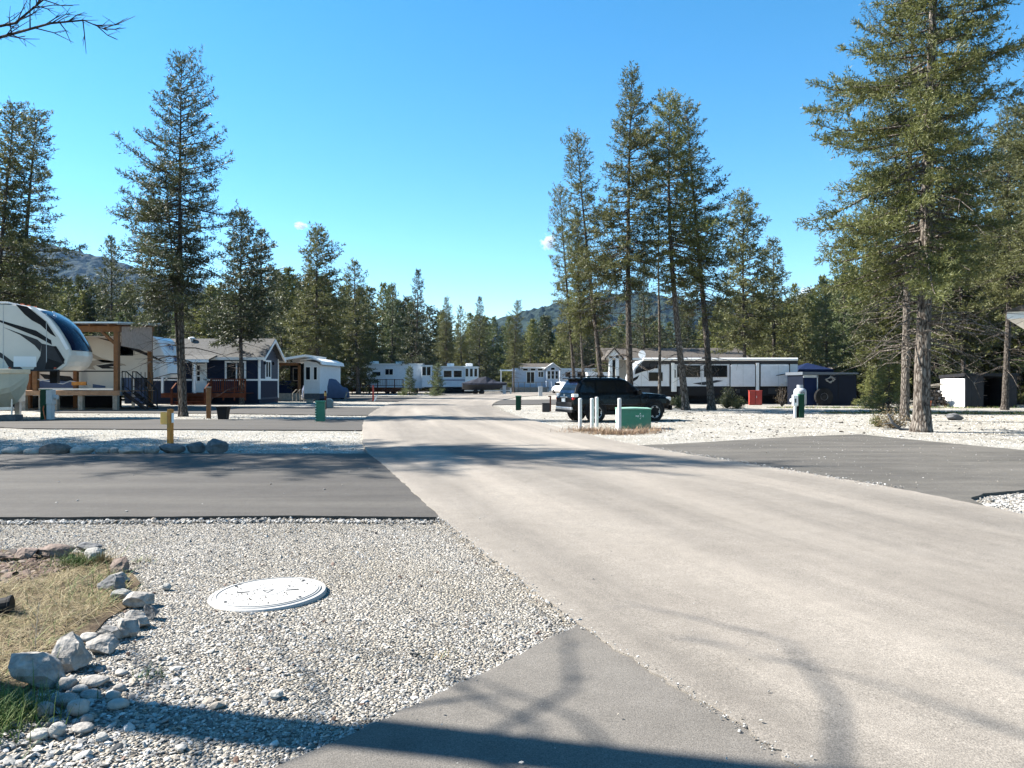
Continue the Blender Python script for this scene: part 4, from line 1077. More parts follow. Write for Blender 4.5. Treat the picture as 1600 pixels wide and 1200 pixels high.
def trailer_b():
    Yn = 47.6; s = Yn / F; px0 = 243
    e = thing('fifth_wheel_trailer', 'white nosed fifth wheel trailer behind the timber deck, beside the twin fir', 'trailer', (PX(px0, Yn), Yn, 0), R(0))
    prof = [(-12.5, 0.75), (-2.2, 0.75), (-2.15, 1.88), (0.55, 1.88), (0.75, 2.1), (0.72, 2.6), (0.52, 3.3), (0.1, 4.2), (-0.15, 4.4), (-0.5, 4.45), (-12.5, 4.45)]
    rings = []
    for y, b in ((0, 0), (0.08, 0.06), (0.4, 0.14), (1.22, 0.2), (2.04, 0.14), (2.36, 0.06), (2.44, 0)):
        rings.append([(x + (b if 3 <= i <= 9 else 0), y, z) for i, (x, z) in enumerate(prof)])
    MB().loft(rings).build('body', gel_white, e)
    L = lambda px, py: ((px - px0) * s, PZ(py, Yn))
    # beige flank behind the cap
    decal(e, [(-12.4, 0.8), (-2.25, 0.8), (-2.2, 1.92), (-0.2, 1.92), (-0.5, 4.38), (-12.4, 4.38)], -0.002, gel_beige, 0.008, 'flank')
    y = -0.012
    decal(e, [L(150, 527), L(180, 532), L(205, 540), L(240, 556), L(262, 568), L(240, 560), L(205, 546), L(170, 533)], y, decal_dark)
    decal(e, [L(130, 545), L(160, 560), L(195, 569), L(198, 572), L(160, 566), L(128, 552)], y, decal_tan)
    decal(e, [L(125, 574), L(140, 564), L(160, 562), L(190, 566), L(165, 567), L(145, 572), L(150, 578)], y, decal_tan)
    decal(e, [L(150, 571), L(176, 568), L(192, 571), L(170, 573), L(190, 576), L(160, 576)], y, decal_dark)
    decal(e, [L(40, 579), L(178, 579), L(178, 581), L(40, 581)], y, decal_dark)
    decal(e, [L(62, 584), L(110, 588), L(120, 598), L(70, 592)], y, decal_dark)
    decal(e, [L(84, 592), L(118, 596), L(118, 606), L(60, 606), L(60, 596)], y, decal_blue)
    decal(e, [L(145, 600), L(165, 603), L(165, 606), L(145, 606)], y, decal_blue)
    window(e, (L(197, 548)[0], 0, L(197, 548)[1]), (1, 0, 0), (0, -1, 0), 0.9, 0.62, 0.05, black_pl)
    window(e, (-7.2, 0, 3.1), (1, 0, 0), (0, -1, 0), 1.3, 0.8, 0.05, black_pl)
    # script and animal-like strokes on the nose (front face looks along +X)
    up = Vector((-0.42, 0, 0.9)).normalized(); U = Vector((0, 1, 0))
    o0 = Vector((0.62, 1.15, 3.5))
    text_part('lettering', 'Pu', decal_blue, e, o0 + Vector((-0.06, -0.3, 0.3)), U, up, 0.62, 0.01, 0.3)
    def stroke(a, b, w0, m=decal_blue):
        A = o0 + U * a[0] + up * a[1]; B = o0 + U * b[0] + up * b[1]
        nrm = U.cross(up).normalized()
        MB().obox((A + B) / 2, B - A, nrm.cross(B - A), nrm, (B - A).length, w0, 0.05).build('emblem_stroke', m, e)
    for a, b, w0 in (((-0.15, -0.28), (0.25, -0.36), 0.09), ((-0.3, -0.42), (0.4, -0.5), 0.12), ((-0.35, -0.6), (0.1, -0.62), 0.12), ((0.1, -0.62), (0.5, -0.78), 0.1), ((0.35, -0.4), (0.55, -0.6), 0.08)):
        stroke(a, b, w0)
    MB().box(-1.2, -0.9, 1.05, 1.35, 1.3, 1.9).build('kingpin', black_mt, e)
    MB().box(-2.0, -1.6, 0.15, 2.3, 0.25, 1.88).build('generator_box', decal_blue, e)
    for yy in (0.2, 2.2): MB().box(-1.55, -1.4, yy - 0.07, yy + 0.07, 0, 1.88).build('landing_leg', steel, e)
    MB().box(-12.3, -2.4, 0.5, 0.6, 0, 0.76).build('skirt', dark_in, e)  # near-black sheet added where the space under deck and trailer lies in shade
    for x in (-8.6, -7.6): plain_wheel(e, (x, 0.14, 0.38), 0.38)
trailer_b()

# ================================================================== NAVY COTTAGE
def cottage():
    e = thing('cottage', 'navy sided cottage with grey shingle roof and white trim left of the road', 'cottage', (PX(405, 56), 56, 0))
    W = 9.2; D = 4.5; zb = 0.0; ze = 3.4; zr = 4.78
    wall = MB().prismx([(0, 0.0), (D, 0.0), (D, ze), (D / 2, zr - 0.05), (0, ze)], -W, 0)
    wall.build('wall', navy_s, e)
    # gable end, upper part slate coloured boards, one by one
    for k in range(12):
        z0 = 1.85 + k * 0.235; z1 = z0 + 0.225
        if z0 > zr - 0.35: break
        h0 = 0.06 if z1 <= ze else 0.06 + (z1 - ze) / (zr - ze) * D / 2
        MB().box(0.002, 0.03, h0, D - h0, z0, z1).build('clapboard', slate_s, e)
    MB().box(0.0, 0.05, 0.02, D, 1.7, 1.85).build('band', trim_w, e)
    MB().box(-W, 0.05, -0.05, 0.0, 1.7, 1.82).build('band', trim_w, e)
    for y in (-0.02, D - 0.14): MB().box(-0.08, 0.06, y, y + 0.16, 0.35, ze).build('corner_board', trim_w, e)
    MB().box(0.0, 0.045, 0.1, D, 0.32, 0.45).build('band', slate_s, e)
    # roof slabs
    ov = 0.35
    for sgn in (0, 1):
        p = [(-ov, ze - 0.12), (D / 2, zr + 0.02), (D / 2, zr + 0.12), (-ov, ze - 0.02)] if sgn == 0 else [(D + ov, ze - 0.12), (D / 2, zr + 0.021), (D / 2, zr + 0.121), (D + ov, ze - 0.02)]
        rf = MB().prismx(p, -W - 0.3, 0.5).build('roof', shingle_g, e)
        q = [(a, b - 0.16) if i in (0, 1) else (a, b - 0.05) for i, (a, b) in enumerate(p)]
        MB().prismx(q, 0.42, 0.53).build('bargeboard', trim_w, rf)
    MB().box(-W - 0.3, 0.5, -ov - 0.05, -ov, ze - 0.2, ze - 0.0).build('gutter', trim_w, e)
    MB().lathe([(0.16, 0), (0.2, 0.05), (0.2, 0.12), (0.1, 0.18)], 12, (-3.6, 1.4, 4.2)).build('roof_vent', black_pl, e)
    MB().lathe([(0.09, -0.3), (0.09, 0.12), (0.26, 0.14), (0.24, 0.26), (0.08, 0.3)], 12, (-5.7, 1.9, 4.7)).build('roof_vent', trim_w, e)
    # porch roof, slightly lower, at the left
    MB().prismx([(-1.6, 3.12), (0.1, 3.5), (0.1, 3.6), (-1.6, 3.22)], -W - 0.3, -3.05).build('porch_roof', shingle_g, e)
    MB().box(-W - 0.3, -3.05, -1.64, -1.58, 3.0, 3.2).build('porch_fascia', trim_w, e)
    for x in (-4.1, -6.4): MB().box(x - 0.07, x + 0.07, -1.5, -1.36, 0.8, 3.1).build('porch_post', trim_w, e)
    # windows and door
    window(e, (-1.72, -0.02, 2.42), (1, 0, 0), (0, -1, 0), 1.55, 1.45, 0.14, trim_w, glass_d, mulls=(0.55,))
    window(e, (0.03, 1.95, 2.55), (0, 1, 0), (1, 0, 0), 1.35, 1.4, 0.14, trim_w, glass_d, mulls=(0.5,))
    window(e, (-6.3, -0.02, 2.4), (1, 0, 0), (0, -1, 0), 1.0, 1.4, 0.12, trim_w, glass_d)
    d = MB().box(-4.65, -3.95, -0.06, 0.0, 0.85, 2.95).build('door', trim_w, e)
    for z in (1.7, 2.1, 2.5): MB().box(-4.5, -4.3, -0.075, -0.062, z, z + 0.3).build('pane', glass_d, d)
    MB().box(-4.04, -4.0, -0.12, -0.06, 1.75, 1.9).build('handle', steel, d)
    for x in (-4.8, -3.88): MB().box(x - 0.07, x + 0.07, -0.05, 0.0, 0.85, 3.0).build('door_frame', trim_w, e)
    for yy in (1.0, 3.0): MB().lathe([(0.06, 0), (0.09, 0.1), (0.06, 0.24)], 8, (0.1, yy, 2.9)).build('wall_lamp', black_pl, e)
    # porch deck with boards, stairs and rails in red stained timber
    for k in range(9):
        MB().box(-6.4, -0.4, -1.62 + k * 0.18, -1.62 + k * 0.18 + 0.165, 0.78, 0.82).build('porch_board', red_w, e)
    MB().box(-6.4, -0.4, -1.68, -1.63, 0.5, 0.82).build('porch_skirt', red_w, e)
    for k in range(4): MB().box(-5.1, -2.9, -1.95 - k * 0.28, -1.68 - k * 0.28, 0.58 - k * 0.19, 0.63 - k * 0.19).build('stair_tread', red_w, e)
    for k in range(4): MB().box(-5.1, -2.9, -1.72 - k * 0.28, -1.69 - k * 0.28, 0.4 - k * 0.17, 0.58 - k * 0.19).build('stair_riser', red_w, e)
    for x in (-5.15, -2.85):
        MB().box(x - 0.06, x + 0.06, -1.75, -1.63, 0.3, 1.78).build('rail_post', red_w, e); MB().box(x - 0.06, x + 0.06, -2.85, -2.73, 0.0, 1.15).build('rail_post', red_w, e)
        MB().beam((x, -1.69, 1.72), (x, -2.8, 1.1), 0.09, 0.07).build('hand_rail', red_w, e)
    for x in (-2.0, -1.2, -0.45): MB().box(x - 0.05, x + 0.05, -1.7, -1.6, 0.3, 1.85).build('rail_post', red_w, e)
    MB().box(-2.9, -0.4, -1.7, -1.6, 1.76, 1.84).build('hand_rail', red_w, e)
    MB().box(-2.9, -0.4, -1.68, -1.62, 0.92, 0.98).build('hand_rail', red_w, e)
    for k in range(16): MB().box(-2.75 + k * 0.15, -2.7 + k * 0.15, -1.67, -1.63, 0.98, 1.76).build('baluster', red_w, e)
cottage()

def garden_things():
    e = thing('timber_post', 'plain brown timber post by the twin fir', 'post', (PX(326, 33.5), 33.5, 0)); MB().box(-0.08, 0.08, -0.08, 0.08, -0.1, 1.36).build('post', cedar, e, bevel=0.01); MB().box(-0.085, 0.085, -0.085, 0.085, 1.36, 1.4).build('cap', grey_w, e)
    e = thing('planter', 'black square planter tub beside the brown timber post', 'planter', (PX(349, 32.8), 32.8, 0))
    rings = [[(-a, -a, z), (a, -a, z), (a, a, z), (-a, a, z)] for a, z in ((0.17, 0), (0.22, 0.5), (0.24, 0.5), (0.24, 0.56), (0.2, 0.56), (0.19, 0.48))]
    MB().loft(rings).build('tub', black_pl, e, bevel=0.008); MB().box(-0.19, 0.19, -0.19, 0.19, 0.4, 0.47).build('soil', brown_rock, e)
    # numbered lot post with its sign board
    Y = 19.9
    e = thing('sign_post', 'golden timber post with a pale yellow board behind the row of boulders', 'sign', (PX(266, Y), Y, 0), R(-22))
    MB().box(-0.058, 0.058, -0.058, 0.058, -0.1, 0.9).build('post', post_w, e, bevel=0.008)
    MB().box(-0.32, -0.072, -0.02, 0.02, 0.5, 0.82).build('sign_board', sign_y, e, bevel=0.004)
    MB().box(0.072, 0.085, -0.03, 0.04, 0.55, 0.8).build('number_plate', trim_w, e)
    # green telecom pedestal with slots
    Y = 30.6
    e = thing('utility_pedestal', 'green louvred utility pedestal at the left edge of the road', 'pedestal', (PX(500, Y), Y, 0), R(8))
    MB().box(-0.13, 0.2, -0.16, 0.16, 0, 0.8).build('cabinet', green_u, e, bevel=0.01)
    MB().prismz([(-0.18, -0.18), (0.22, -0.18), (0.22, 0.18), (-0.18, 0.18)], 0.8, 0.85).build('cap', green_u, e, bevel=0.01)
    MB().box(-0.165, -0.132, -0.15, 0.15, 0.02, 0.8).build('pale_side', mint, e)
    for k in range(7): MB().box(-0.18, -0.12, -0.175, -0.1, 0.08 + k * 0.1, 0.12 + k * 0.1).build('louvre', green_d, e)
    e = thing('utility_pedestal', 'low rounded grey green pedestal cover behind the louvred pedestal', 'pedestal', (PX(514, 46.5), 46.5, 0))
    MB().prism([(-0.24, 0), (0.24, 0), (0.25, 0.35), (0.2, 0.52), (0.08, 0.6), (-0.08, 0.6), (-0.2, 0.52), (-0.25, 0.35)], -0.2, 0.2).build('cover', mat('grey_green_plastic', (0.16, 0.2, 0.2), 0.5), e, bevel=0.04)
    MB().box(-0.26, 0.26, -0.22, 0.22, 0, 0.06).build('base', black_pl, e, bevel=0.01)
    Y = 44
    e = thing('marker_post', 'thin rust coloured marker stake behind the louvred pedestal', 'post', (PX(508.5, Y), Y, 0)); MB().box(-0.05, 0.05, -0.04, 0.04, -0.1, 1.1).build('stake', red_w, e); MB().box(-0.055, 0.055, -0.045, 0.045, 0.8, 1.0).build('band', sign_y, e)
    Y = 62
    e = thing('marker_post', 'red lot marker post with a white lower half by the fourth driveway', 'post', (PX(583, Y), Y, 0)); MB().box(-0.06, 0.06, -0.05, 0.05, -0.1, 1.35).build('stake', red_p, e); MB().beam((0.08, -0.05, 0.0), (0.32, -0.05, 0.55), 0.14, 0.1).build('brace', white_p, e); MB().box(-0.14, 0.3, -0.2, 0.2, 0, 0.05).build('base', dark_rock, e)
    Y = 66
    e = thing('marker_post', 'small leaning lot marker with a wide foot near the covered vehicle', 'post', (PX(540, Y), Y, 0)); MB().beam((-0.1, 0, 0), (0.12, 0, 0.75), 0.12, 0.1).build('stake', grey_w, e); MB().box(-0.3, 0.25, -0.2, 0.2, 0, 0.12).build('base', dark_rock, e, bevel=0.02)
garden_things()

def porch_trailer():
    Y = 66; s = Y / F
    e = thing('porch_trailer', 'white park trailer with timber framed porch beside the navy cottage', 'trailer', (PX(475, Y), Y, 0))
    MB().prism([(0, 0.6), (1.35, 0.6), (1.35, 3.05), (1.1, 3.3), (0.3, 3.42), (0, 3.4)], 0, 8).build('body', siding_mat('white_ribbed', (0.66, 0.7, 0.72), 0.3, 0.5, True), e)
    MB().prism([(-0.2, 3.42), (0.9, 3.55), (1.5, 3.32), (1.6, 3.1), (1.68, 3.1), (1.6, 3.4), (0.95, 3.66), (-0.2, 3.52)], -0.5, 8.2).build('roof', trim_w, e)
    for x in (0.35, 0.98): window(e, (x, -0.01, 2.35), (1, 0, 0), (0, -1, 0), 0.5 if x < 0.5 else 0.4, 1.2, 0.07, trim_w)
    MB().box(0.02, 1.33, -0.03, 0, 0.1, 0.62).build('skirt', dark_rock, e)
    # porch frame to the left
    for x in (-2.15, -0.1): MB().box(x - 0.1, x + 0.1, -1.2, -1.0, 0, 3.2).build('porch_post', cedar, e)
    MB().box(-2.3, 0.0, -1.2, -1.0, 3.0, 3.22).build('porch_beam', cedar, e)
    MB().beam((-2.05, -1.1, 2.6), (-1.6, -1.1, 3.05), 0.1, 0.1, (0, 1, 0)).build('porch_brace', cedar, e)
    MB().prism([(-2.6, 3.18), (0.55, 3.72), (0.6, 3.9), (-2.6, 3.4)], -2.0, 5.5).build('porch_roof', trim_w, e)
    for k in range(6): MB().box(-2.2, 0.0, -1.2 + k * 0.2, -1.02 + k * 0.2, 0.6, 0.64).build('porch_board', grey_w, e)
    MB().box(-2.2, 0.0, -1.25, -1.2, 0.0, 0.66).build('porch_skirt', grey_w, e)
    MB().box(-2.2, -0.15, 3.5, 3.6, 0.6, 3.2).build('back_wall', dark_in, e)
    for x in (-1.6, -0.6): window(e, (x, 3.48, 2.3), (1, 0, 0), (0, -1, 0), 0.7, 1.2, 0.07, grey_w)
    e = thing('barbecue', 'navy covered barbecue on the porch beside the navy cottage', 'barbecue', (PX(446, 65.6), 65.6, 0.64))
    MB().loft([[(-0.55, -0.3, 0), (0.55, -0.3, 0), (0.55, 0.3, 0), (-0.55, 0.3, 0)], [(-0.5, -0.28, 0.8), (0.5, -0.28, 0.8), (0.5, 0.28, 0.8), (-0.5, 0.28, 0.8)], [(-0.4, -0.2, 1.1), (0.4, -0.2, 1.1), (0.4, 0.2, 1.1), (-0.4, 0.2, 1.1)]]).build('cover', tarp_n, e, bevel=0.06)
    MB().box(-0.62, 0.62, -0.33, 0.33, 0.0, 0.05).build('foot', black_pl, e)
    e = thing('steel_handrail', 'bent pale metal step rail in front of the porch', 'railing', (PX(465, 62), 62, 0))
    for x in (0, 0.3):
        MB().tube([(-0.4 + x, 0, 0), (-0.4 + x, 0, 0.7), (-0.1 + x, 0, 1.0), (0.15 + x, 0, 0.9), (0.2 + x, 0, 0)], 0.035, 6).build('rail', grey_w, e)
    e = thing('step_box', 'small dark wooden crate on the gravel by the white porch trailer', 'crate', (PX(484, 58), 58, 0))
    MB().box(-0.22, 0.22, -0.2, 0.2, 0.03, 0.3).build('crate', grey_w, e, bevel=0.02); MB().box(-0.25, 0.25, -0.23, 0.23, 0.3, 0.34).build('lid', dark_rock, e)
porch_trailer()

def covered_car():
    Y = 70; e = thing('covered_car', 'car under a blue grey fabric cover parked by the porch trailer', 'car', (PX(509, Y), Y, 0), R(62))
    st = []
    rr = random.Random(5)
    for x, w, zt, k in ((-2.2, 0.75, 0.9, 0.8), (-2.05, 0.92, 1.5, 0.75), (-1.5, 0.98, 1.9, 0.72), (-0.4, 1.0, 1.98, 0.72), (0.6, 1.0, 1.93, 0.74), (1.0, 1.0, 1.6, 0.8), (1.35, 0.98, 1.22, 0.86), (2.1, 0.92, 1.1, 0.86), (2.35, 0.8, 0.75, 0.85)):
        j = lambda: rr.uniform(-0.04, 0.04)
        st.append([(x, -w + j(), 0.12), (x, -w * 1.02 + j(), 0.6 * zt), (x + j(), -w * k, zt * 0.95), (x, 0, zt + 0.02), (x + j(), w * k, zt * 0.95), (x, w * 1.02 + j(), 0.6 * zt), (x, w + j(), 0.12)])
    o = MB().loft(st).build('cover', tarp_b, e, smooth=True, bevel=0.05)
    for x in (-1.4, 1.4):
        for y in (-0.8, 0.8): plain_wheel(e, (x, y, 0.32), 0.32)
covered_car()

# ================================================================== FAR TRAILERS, BOAT, COTTAGE
def far_trailers():
    Y = 105; s = Y / F
    ps = siding_mat('pale_blue_white_siding', (0.62, 0.67, 0.72), 0.3, 0.4)
    e = thing('travel_trailer', 'long pale blue white travel trailer behind the dark deck railing, far left of the two', 'trailer', (PX(541, Y), Y, 0))
    W = 119 * s; Z = lambda py: PZ(py, Y); X = lambda px: (px - 541) * s
    MB().box(0, W, 0, 2.5, 0.75, Z(569.5)).build('body', ps, e, bevel=0.08)
    MB().box(-0.1, W + 0.05, -0.1, 2.6, Z(569.5), Z(568)).build('roof', trim_w, e)
    MB().box(X(660), X(675), -0.9, 0.6, 0.9, Z(572)).build('slide_out', ps, e, bevel=0.05)
    MB().box(X(659), X(676), -0.97, 0.62, Z(572), Z(570.6)).build('slide_roof', trim_w, e)
    for p in (576, 617): MB().box(X(p), X(p + 13), 0.8, 1.6, Z(568), Z(564)).build('air_conditioner', trim_w, e, bevel=0.08)
    window(e, (X(551), -0.01, Z(573.5)), (1, 0, 0), (0, -1, 0), 0.72, 0.5, 0.05, black_pl)
    window(e, (X(588), -0.01, Z(584)), (1, 0, 0), (0, -1, 0), 1.1, 0.5, 0.05, black_pl)
    window(e, (X(608), -0.01, Z(581)), (1, 0, 0), (0, -1, 0), 1.15, 0.9, 0.06, trim_w, mulls=(0.5,))
    d = MB().box(X(634), X(640), -0.04, 0.0, 0.9, Z(577)).build('door', trim_w, e); MB().box(X(635.5), X(638.5), -0.055, -0.042, Z(586), Z(579.5)).build('pane', glass_d, d)
    for px in (664, 671): window(e, (X(px), -0.91, Z(580)), (1, 0, 0), (0, -1, 0), 0.6, 1.25, 0.05, trim_w)
    decal(e, [(0.2, 2.8), (1.2, 2.9), (3.2, 2.2), (2.9, 2.0), (1.4, 2.5), (0.2, 2.4)], -0.002, mat('soft_blue_decal', (0.42, 0.5, 0.6), 0.4), 0.01)
    for x in (5.6, 6.5): plain_wheel(e, (x, 0.12, 0.36))
    e = thing('travel_trailer', 'white trailer with large picture windows and white trim, right of the far pair', 'trailer', (PX(676, Y + 2), Y + 2, 0))
    X = lambda px: (px - 676) * s
    MB().box(0, X(729), 0, 2.5, 0.9, Z(573)).build('body', ps, e, bevel=0.06)
    MB().box(-0.3, X(730), -0.25, 2.6, Z(573), Z(571.6)).build('roof', trim_w, e)
    MB().box(X(728), X(748), -0.6, 2.3, 0.9, Z(574)).build('bay', trim_w, e, bevel=0.05)
    MB().box(X(727), X(749), -0.68, 2.4, Z(574), Z(572.4)).build('bay_roof', trim_w, e)
    for p in (698, 728): MB().box(X(p), X(p + 11), 0.8, 1.6, Z(571.7), Z(567)).build('air_conditioner', trim_w, e, bevel=0.08)
    for p, w in ((681, 0.8), (700, 1.3), (716, 1.3)): window(e, (X(p), -0.01, Z(584)), (1, 0, 0), (0, -1, 0), w, 1.1, 0.1, trim_w)
    for p in (731, 738, 745): window(e, (X(p), -0.61, Z(582)), (1, 0, 0), (0, -1, 0), 0.5, 1.2, 0.06, trim_w)
    MB().box(0, X(728), -0.05, 0, Z(594.5), Z(593)).build('band', decal_blue, e)
    MB().box(0, X(748), 0.05, 0.15, 0.05, 0.9).build('skirt', dark_in, e)
    # deck with railing
    e = thing('timber_deck', 'dark timber deck with spindle railing along the far left trailer', 'deck', (PX(537, Y - 3.2), Y - 3.2, 0))
    W = 90 * s
    for k in range(10): MB().box(0, W, k * 0.3, k * 0.3 + 0.28, 0.82, 0.88).build('board', grey_w, e)
    MB().box(0, W, -0.05, 0.0, 0.3, 0.88).build('skirt', red_w, e)
    for k in range(8): MB().box(k * W / 7 - 0.06, k * W / 7 + 0.06, -0.1, 0.02, 0, 2.0).build('rail_post', red_w, e)
    for z in (1.1, 1.9): MB().box(0, W, -0.06, 0.0, z, z + 0.07).build('rail', red_w, e)
    for k in range(34): MB().box(0.1 + k * W / 34.5, 0.14 + k * W / 34.5, -0.05, -0.01, 1.1, 1.9).build('baluster', grey_w, e)
far_trailers()

def far_boat():
    Y = 100; e = thing('boat', 'motor boat under a dark peaked cover on its trailer by the bend of the road', 'boat', (PX(757, Y), Y, 0), R(6))
    st = []
    for x, w, zt, zb in ((-2.9, 0.9, 1.5, 0.7), (-2.0, 1.05, 1.75, 0.6), (-0.8, 1.1, 2.15, 0.58), (0.2, 1.1, 2.35, 0.58), (1.0, 1.05, 1.95, 0.62), (1.9, 0.8, 1.65, 0.75), (2.6, 0.45, 1.55, 1.0), (2.9, 0.06, 1.5, 1.25)):
        st.append([(x, -w, 1.3), (x, 0, zb), (x, w, 1.3), (x, w * 0.95, 1.42), (x, 0, zt), (x, -w * 0.95, 1.42)])
    MB().loft([[r[0], r[1], r[2]] + [(r[0][0], r[2][1] * 0.98, 1.36), (r[0][0], r[0][1] * 0.98, 1.36)] for r in st]).build('hull', mat('dark_grey_hull', (0.07, 0.075, 0.085), 0.3), e)
    MB().loft([[(r[0][0], r[0][1] * 1.03, 1.28), (r[0][0], r[3][1] * -1.0, 1.45), r[4], r[3], (r[0][0], r[2][1] * 1.03, 1.28)] for r in st], cap=True).build('cover', tarp_k, e, smooth=False)
    MB().beam((-2.6, -0.6, 0.5), (2.4, -0.2, 0.5), 0.1, 0.12).build('trailer_rail', steel, e); MB().beam((-2.6, 0.6, 0.5), (2.4, 0.2, 0.5), 0.1, 0.12).build('trailer_rail', steel, e)
    MB().beam((2.3, 0, 0.5), (3.6, 0, 0.5), 0.1, 0.1).build('trailer_tongue', steel, e); MB().box(3.35, 3.5, -0.06, 0.06, 0, 0.8).build('jack', steel, e)
    for x in (-1.2, -0.4):
        for y in (-0.95, 0.95): plain_wheel(e, (x, y, 0.33), 0.33)
    e = thing('parked_car', 'small white car nose behind the rear of the black car', 'car', (PX(880, 104), 104, 0), R(-70))
    MB().loft([[(x, -w, .35), (x, -w, z * .75), (x, -w * .8, z), (x, w * .8, z), (x, w, z * .75), (x, w, .35)] for x, w, z in ((-2.2, .75, .9), (-1.9, .85, 1.0), (-1.2, .88, 1.1), (-.7, .85, 1.6), (.6, .85, 1.65), (1.3, .88, 1.15), (2.1, .8, 1.0), (2.3, .7, .7))]).build('body', gel_white, e, bevel=0.05)
    window(e, (0, -0.87, 1.35), (1, 0, 0), (0, -1, 0), 1.5, 0.36, 0.03, black_pl)
    for x in (-1.35, 1.35):
        for y in (-0.8, 0.8): plain_wheel(e, (x, y, 0.32), 0.32)
far_boat()

def far_cottage():
    Y = 120; s = Y / F
    e = thing('cottage', 'far pale blue gabled cottage with white trim and tall gable windows', 'cottage', (PX(783, Y), Y, 0))
    X = lambda px: (px - 783) * s; Z = lambda py: PZ(py, Y)
    MB().box(X(800), X(868), 0, 5.0, 0.4, Z(575)).build('wall', blue_s, e)
    # gabled sun room to the right
    gx0, gx1 = X(853), X(873)
    MB().prism([(gx0, 0.4), (gx1, 0.4), (gx1, Z(576)), ((gx0 + gx1) / 2, Z(568.5)), (gx0, Z(576))], -1.5, 5.1).build('gable', blue_s, e)
    for sg in (-1, 1):
        c = (gx0 + gx1) / 2
        MB().prism([(c, Z(567)), (c + sg * 1.35, Z(576.5)), (c + sg * 1.35, Z(577.6)), (c, Z(568.4))], -1.9, 5.2).build('gable_roof', trim_w, e)
    for px in (857, 863, 869): window(e, (X(px), -1.52, Z(586)), (1, 0, 0), (0, -1, 0), 0.5, 1.3, 0.06, trim_w, rails=(0.5,))
    window(e, (X(863), -1.52, Z(576.5)), (1, 0, 0), (0, -1, 0), 0.7, 0.5, 0.06, trim_w)
    MB().prismx([(-0.4, Z(574.4)), (2.6, Z(567.2)), (2.7, Z(568.6)), (-0.4, Z(575.8))], X(811), X(862)).build('roof', shingle_b, e)
    MB().prismx([(5.5, Z(574.4)), (2.6, Z(567.1)), (2.5, Z(568.6)), (5.5, Z(575.8))], X(811), X(862)).build('roof', shingle_b, e)
    MB().box(X(812), X(853), -0.5, -0.4, Z(575.6), Z(573.8)).build('fascia', trim_w, e)
    for px in (821, 833, 844): window(e, (X(px), -0.02, Z(577.5)), (1, 0, 0), (0, -1, 0), 0.85, 0.42, 0.06, trim_w)
    d = window(e, (X(829), -0.02, Z(590)), (1, 0, 0), (0, -1, 0), 1.35, 1.9, 0.1, trim_w, mulls=(0.5,))
    window(e, (X(845), -0.02, Z(585)), (1, 0, 0), (0, -1, 0), 0.9, 0.95, 0.08, trim_w, mulls=(0.5,))
    MB().prismx([(-1.4, Z(580)), (1.0, Z(578.5)), (1.0, Z(577.5)), (-1.4, Z(578.8))], X(781), X(806)).build('lean_to_roof', trim_w, e)
    for px in (783, 804): MB().box(X(px) - 0.1, X(px) + 0.1, -1.3, -1.1, 0, Z(580)).build('porch_post', trim_w, e)
    for k in range(7): MB().box(X(783), X(857), -2.0 + k * 0.28, -1.74 + k * 0.28, 0.75, 0.8).build('porch_board', grey_w, e)
    MB().box(X(783), X(857), -2.05, -2.0, 0.0, 0.8).build('porch_skirt', grey_w, e)
    for k in range(9): MB().box(X(783 + k * 9) - 0.05, X(783 + k * 9) + 0.05, -2.05, -1.95, 0, 1.6).build('rail_post', grey_w, e)
    MB().box(X(783), X(857), -2.04, -1.98, 1.55, 1.62).build('hand_rail', grey_w, e)
    for k in range(4): MB().box(X(853) + 0.1, X(858) + 0.3, -2.4 - k * 0.3, -2.1 - k * 0.3, 0.5 - k * 0.17, 0.56 - k * 0.17).build('stair_tread', trim_w, e)
    for x in (X(852), X(860)): MB().beam((x, -2.05, 1.7), (x, -3.3, 0.9), 0.08, 0.1).build('hand_rail', trim_w, e)
    e = thing('travel_trailer', 'white trailer roof and wall showing between the far cottage and the black car', 'trailer', (PX(874, 126), 126, 0))
    MB().box(0, 6.6, 0, 2.5, 0.7, PZ(578, 126)).build('body', gel_white, e, bevel=0.08); MB().box(-0.1, 6.7, -0.15, 2.6, PZ(578, 126), PZ(575.5, 126)).build('roof', trim_w, e)
    window(e, (1.4, -0.01, PZ(585, 126)), (1, 0, 0), (0, -1, 0), 0.8, 0.8, 0.06, black_pl); window(e, (3.6, -0.01, PZ(585, 126)), (1, 0, 0), (0, -1, 0), 1.3, 0.9, 0.06, black_pl)
    for x in (2.8, 3.6): plain_wheel(e, (x, 0.12, 0.36))
    e = thing('travel_trailer', 'low white trailer glimpsed between pine trunks above the black car', 'trailer', (PX(918, 96), 96, 0))
    MB().box(0, 3.4, 0, 2.4, 0.6, PZ(583, 96)).build('body', gel_white, e, bevel=0.1); MB().box(-0.05, 3.45, -0.05, 2.45, PZ(583, 96), PZ(581.5, 96)).build('roof', trim_w, e)
    window(e, (1.6, -0.01, PZ(588, 96)), (1, 0, 0), (0, -1, 0), 0.9, 0.4, 0.05, black_pl)
    plain_wheel(e, (1.7, 0.12, 0.36))
far_cottage()

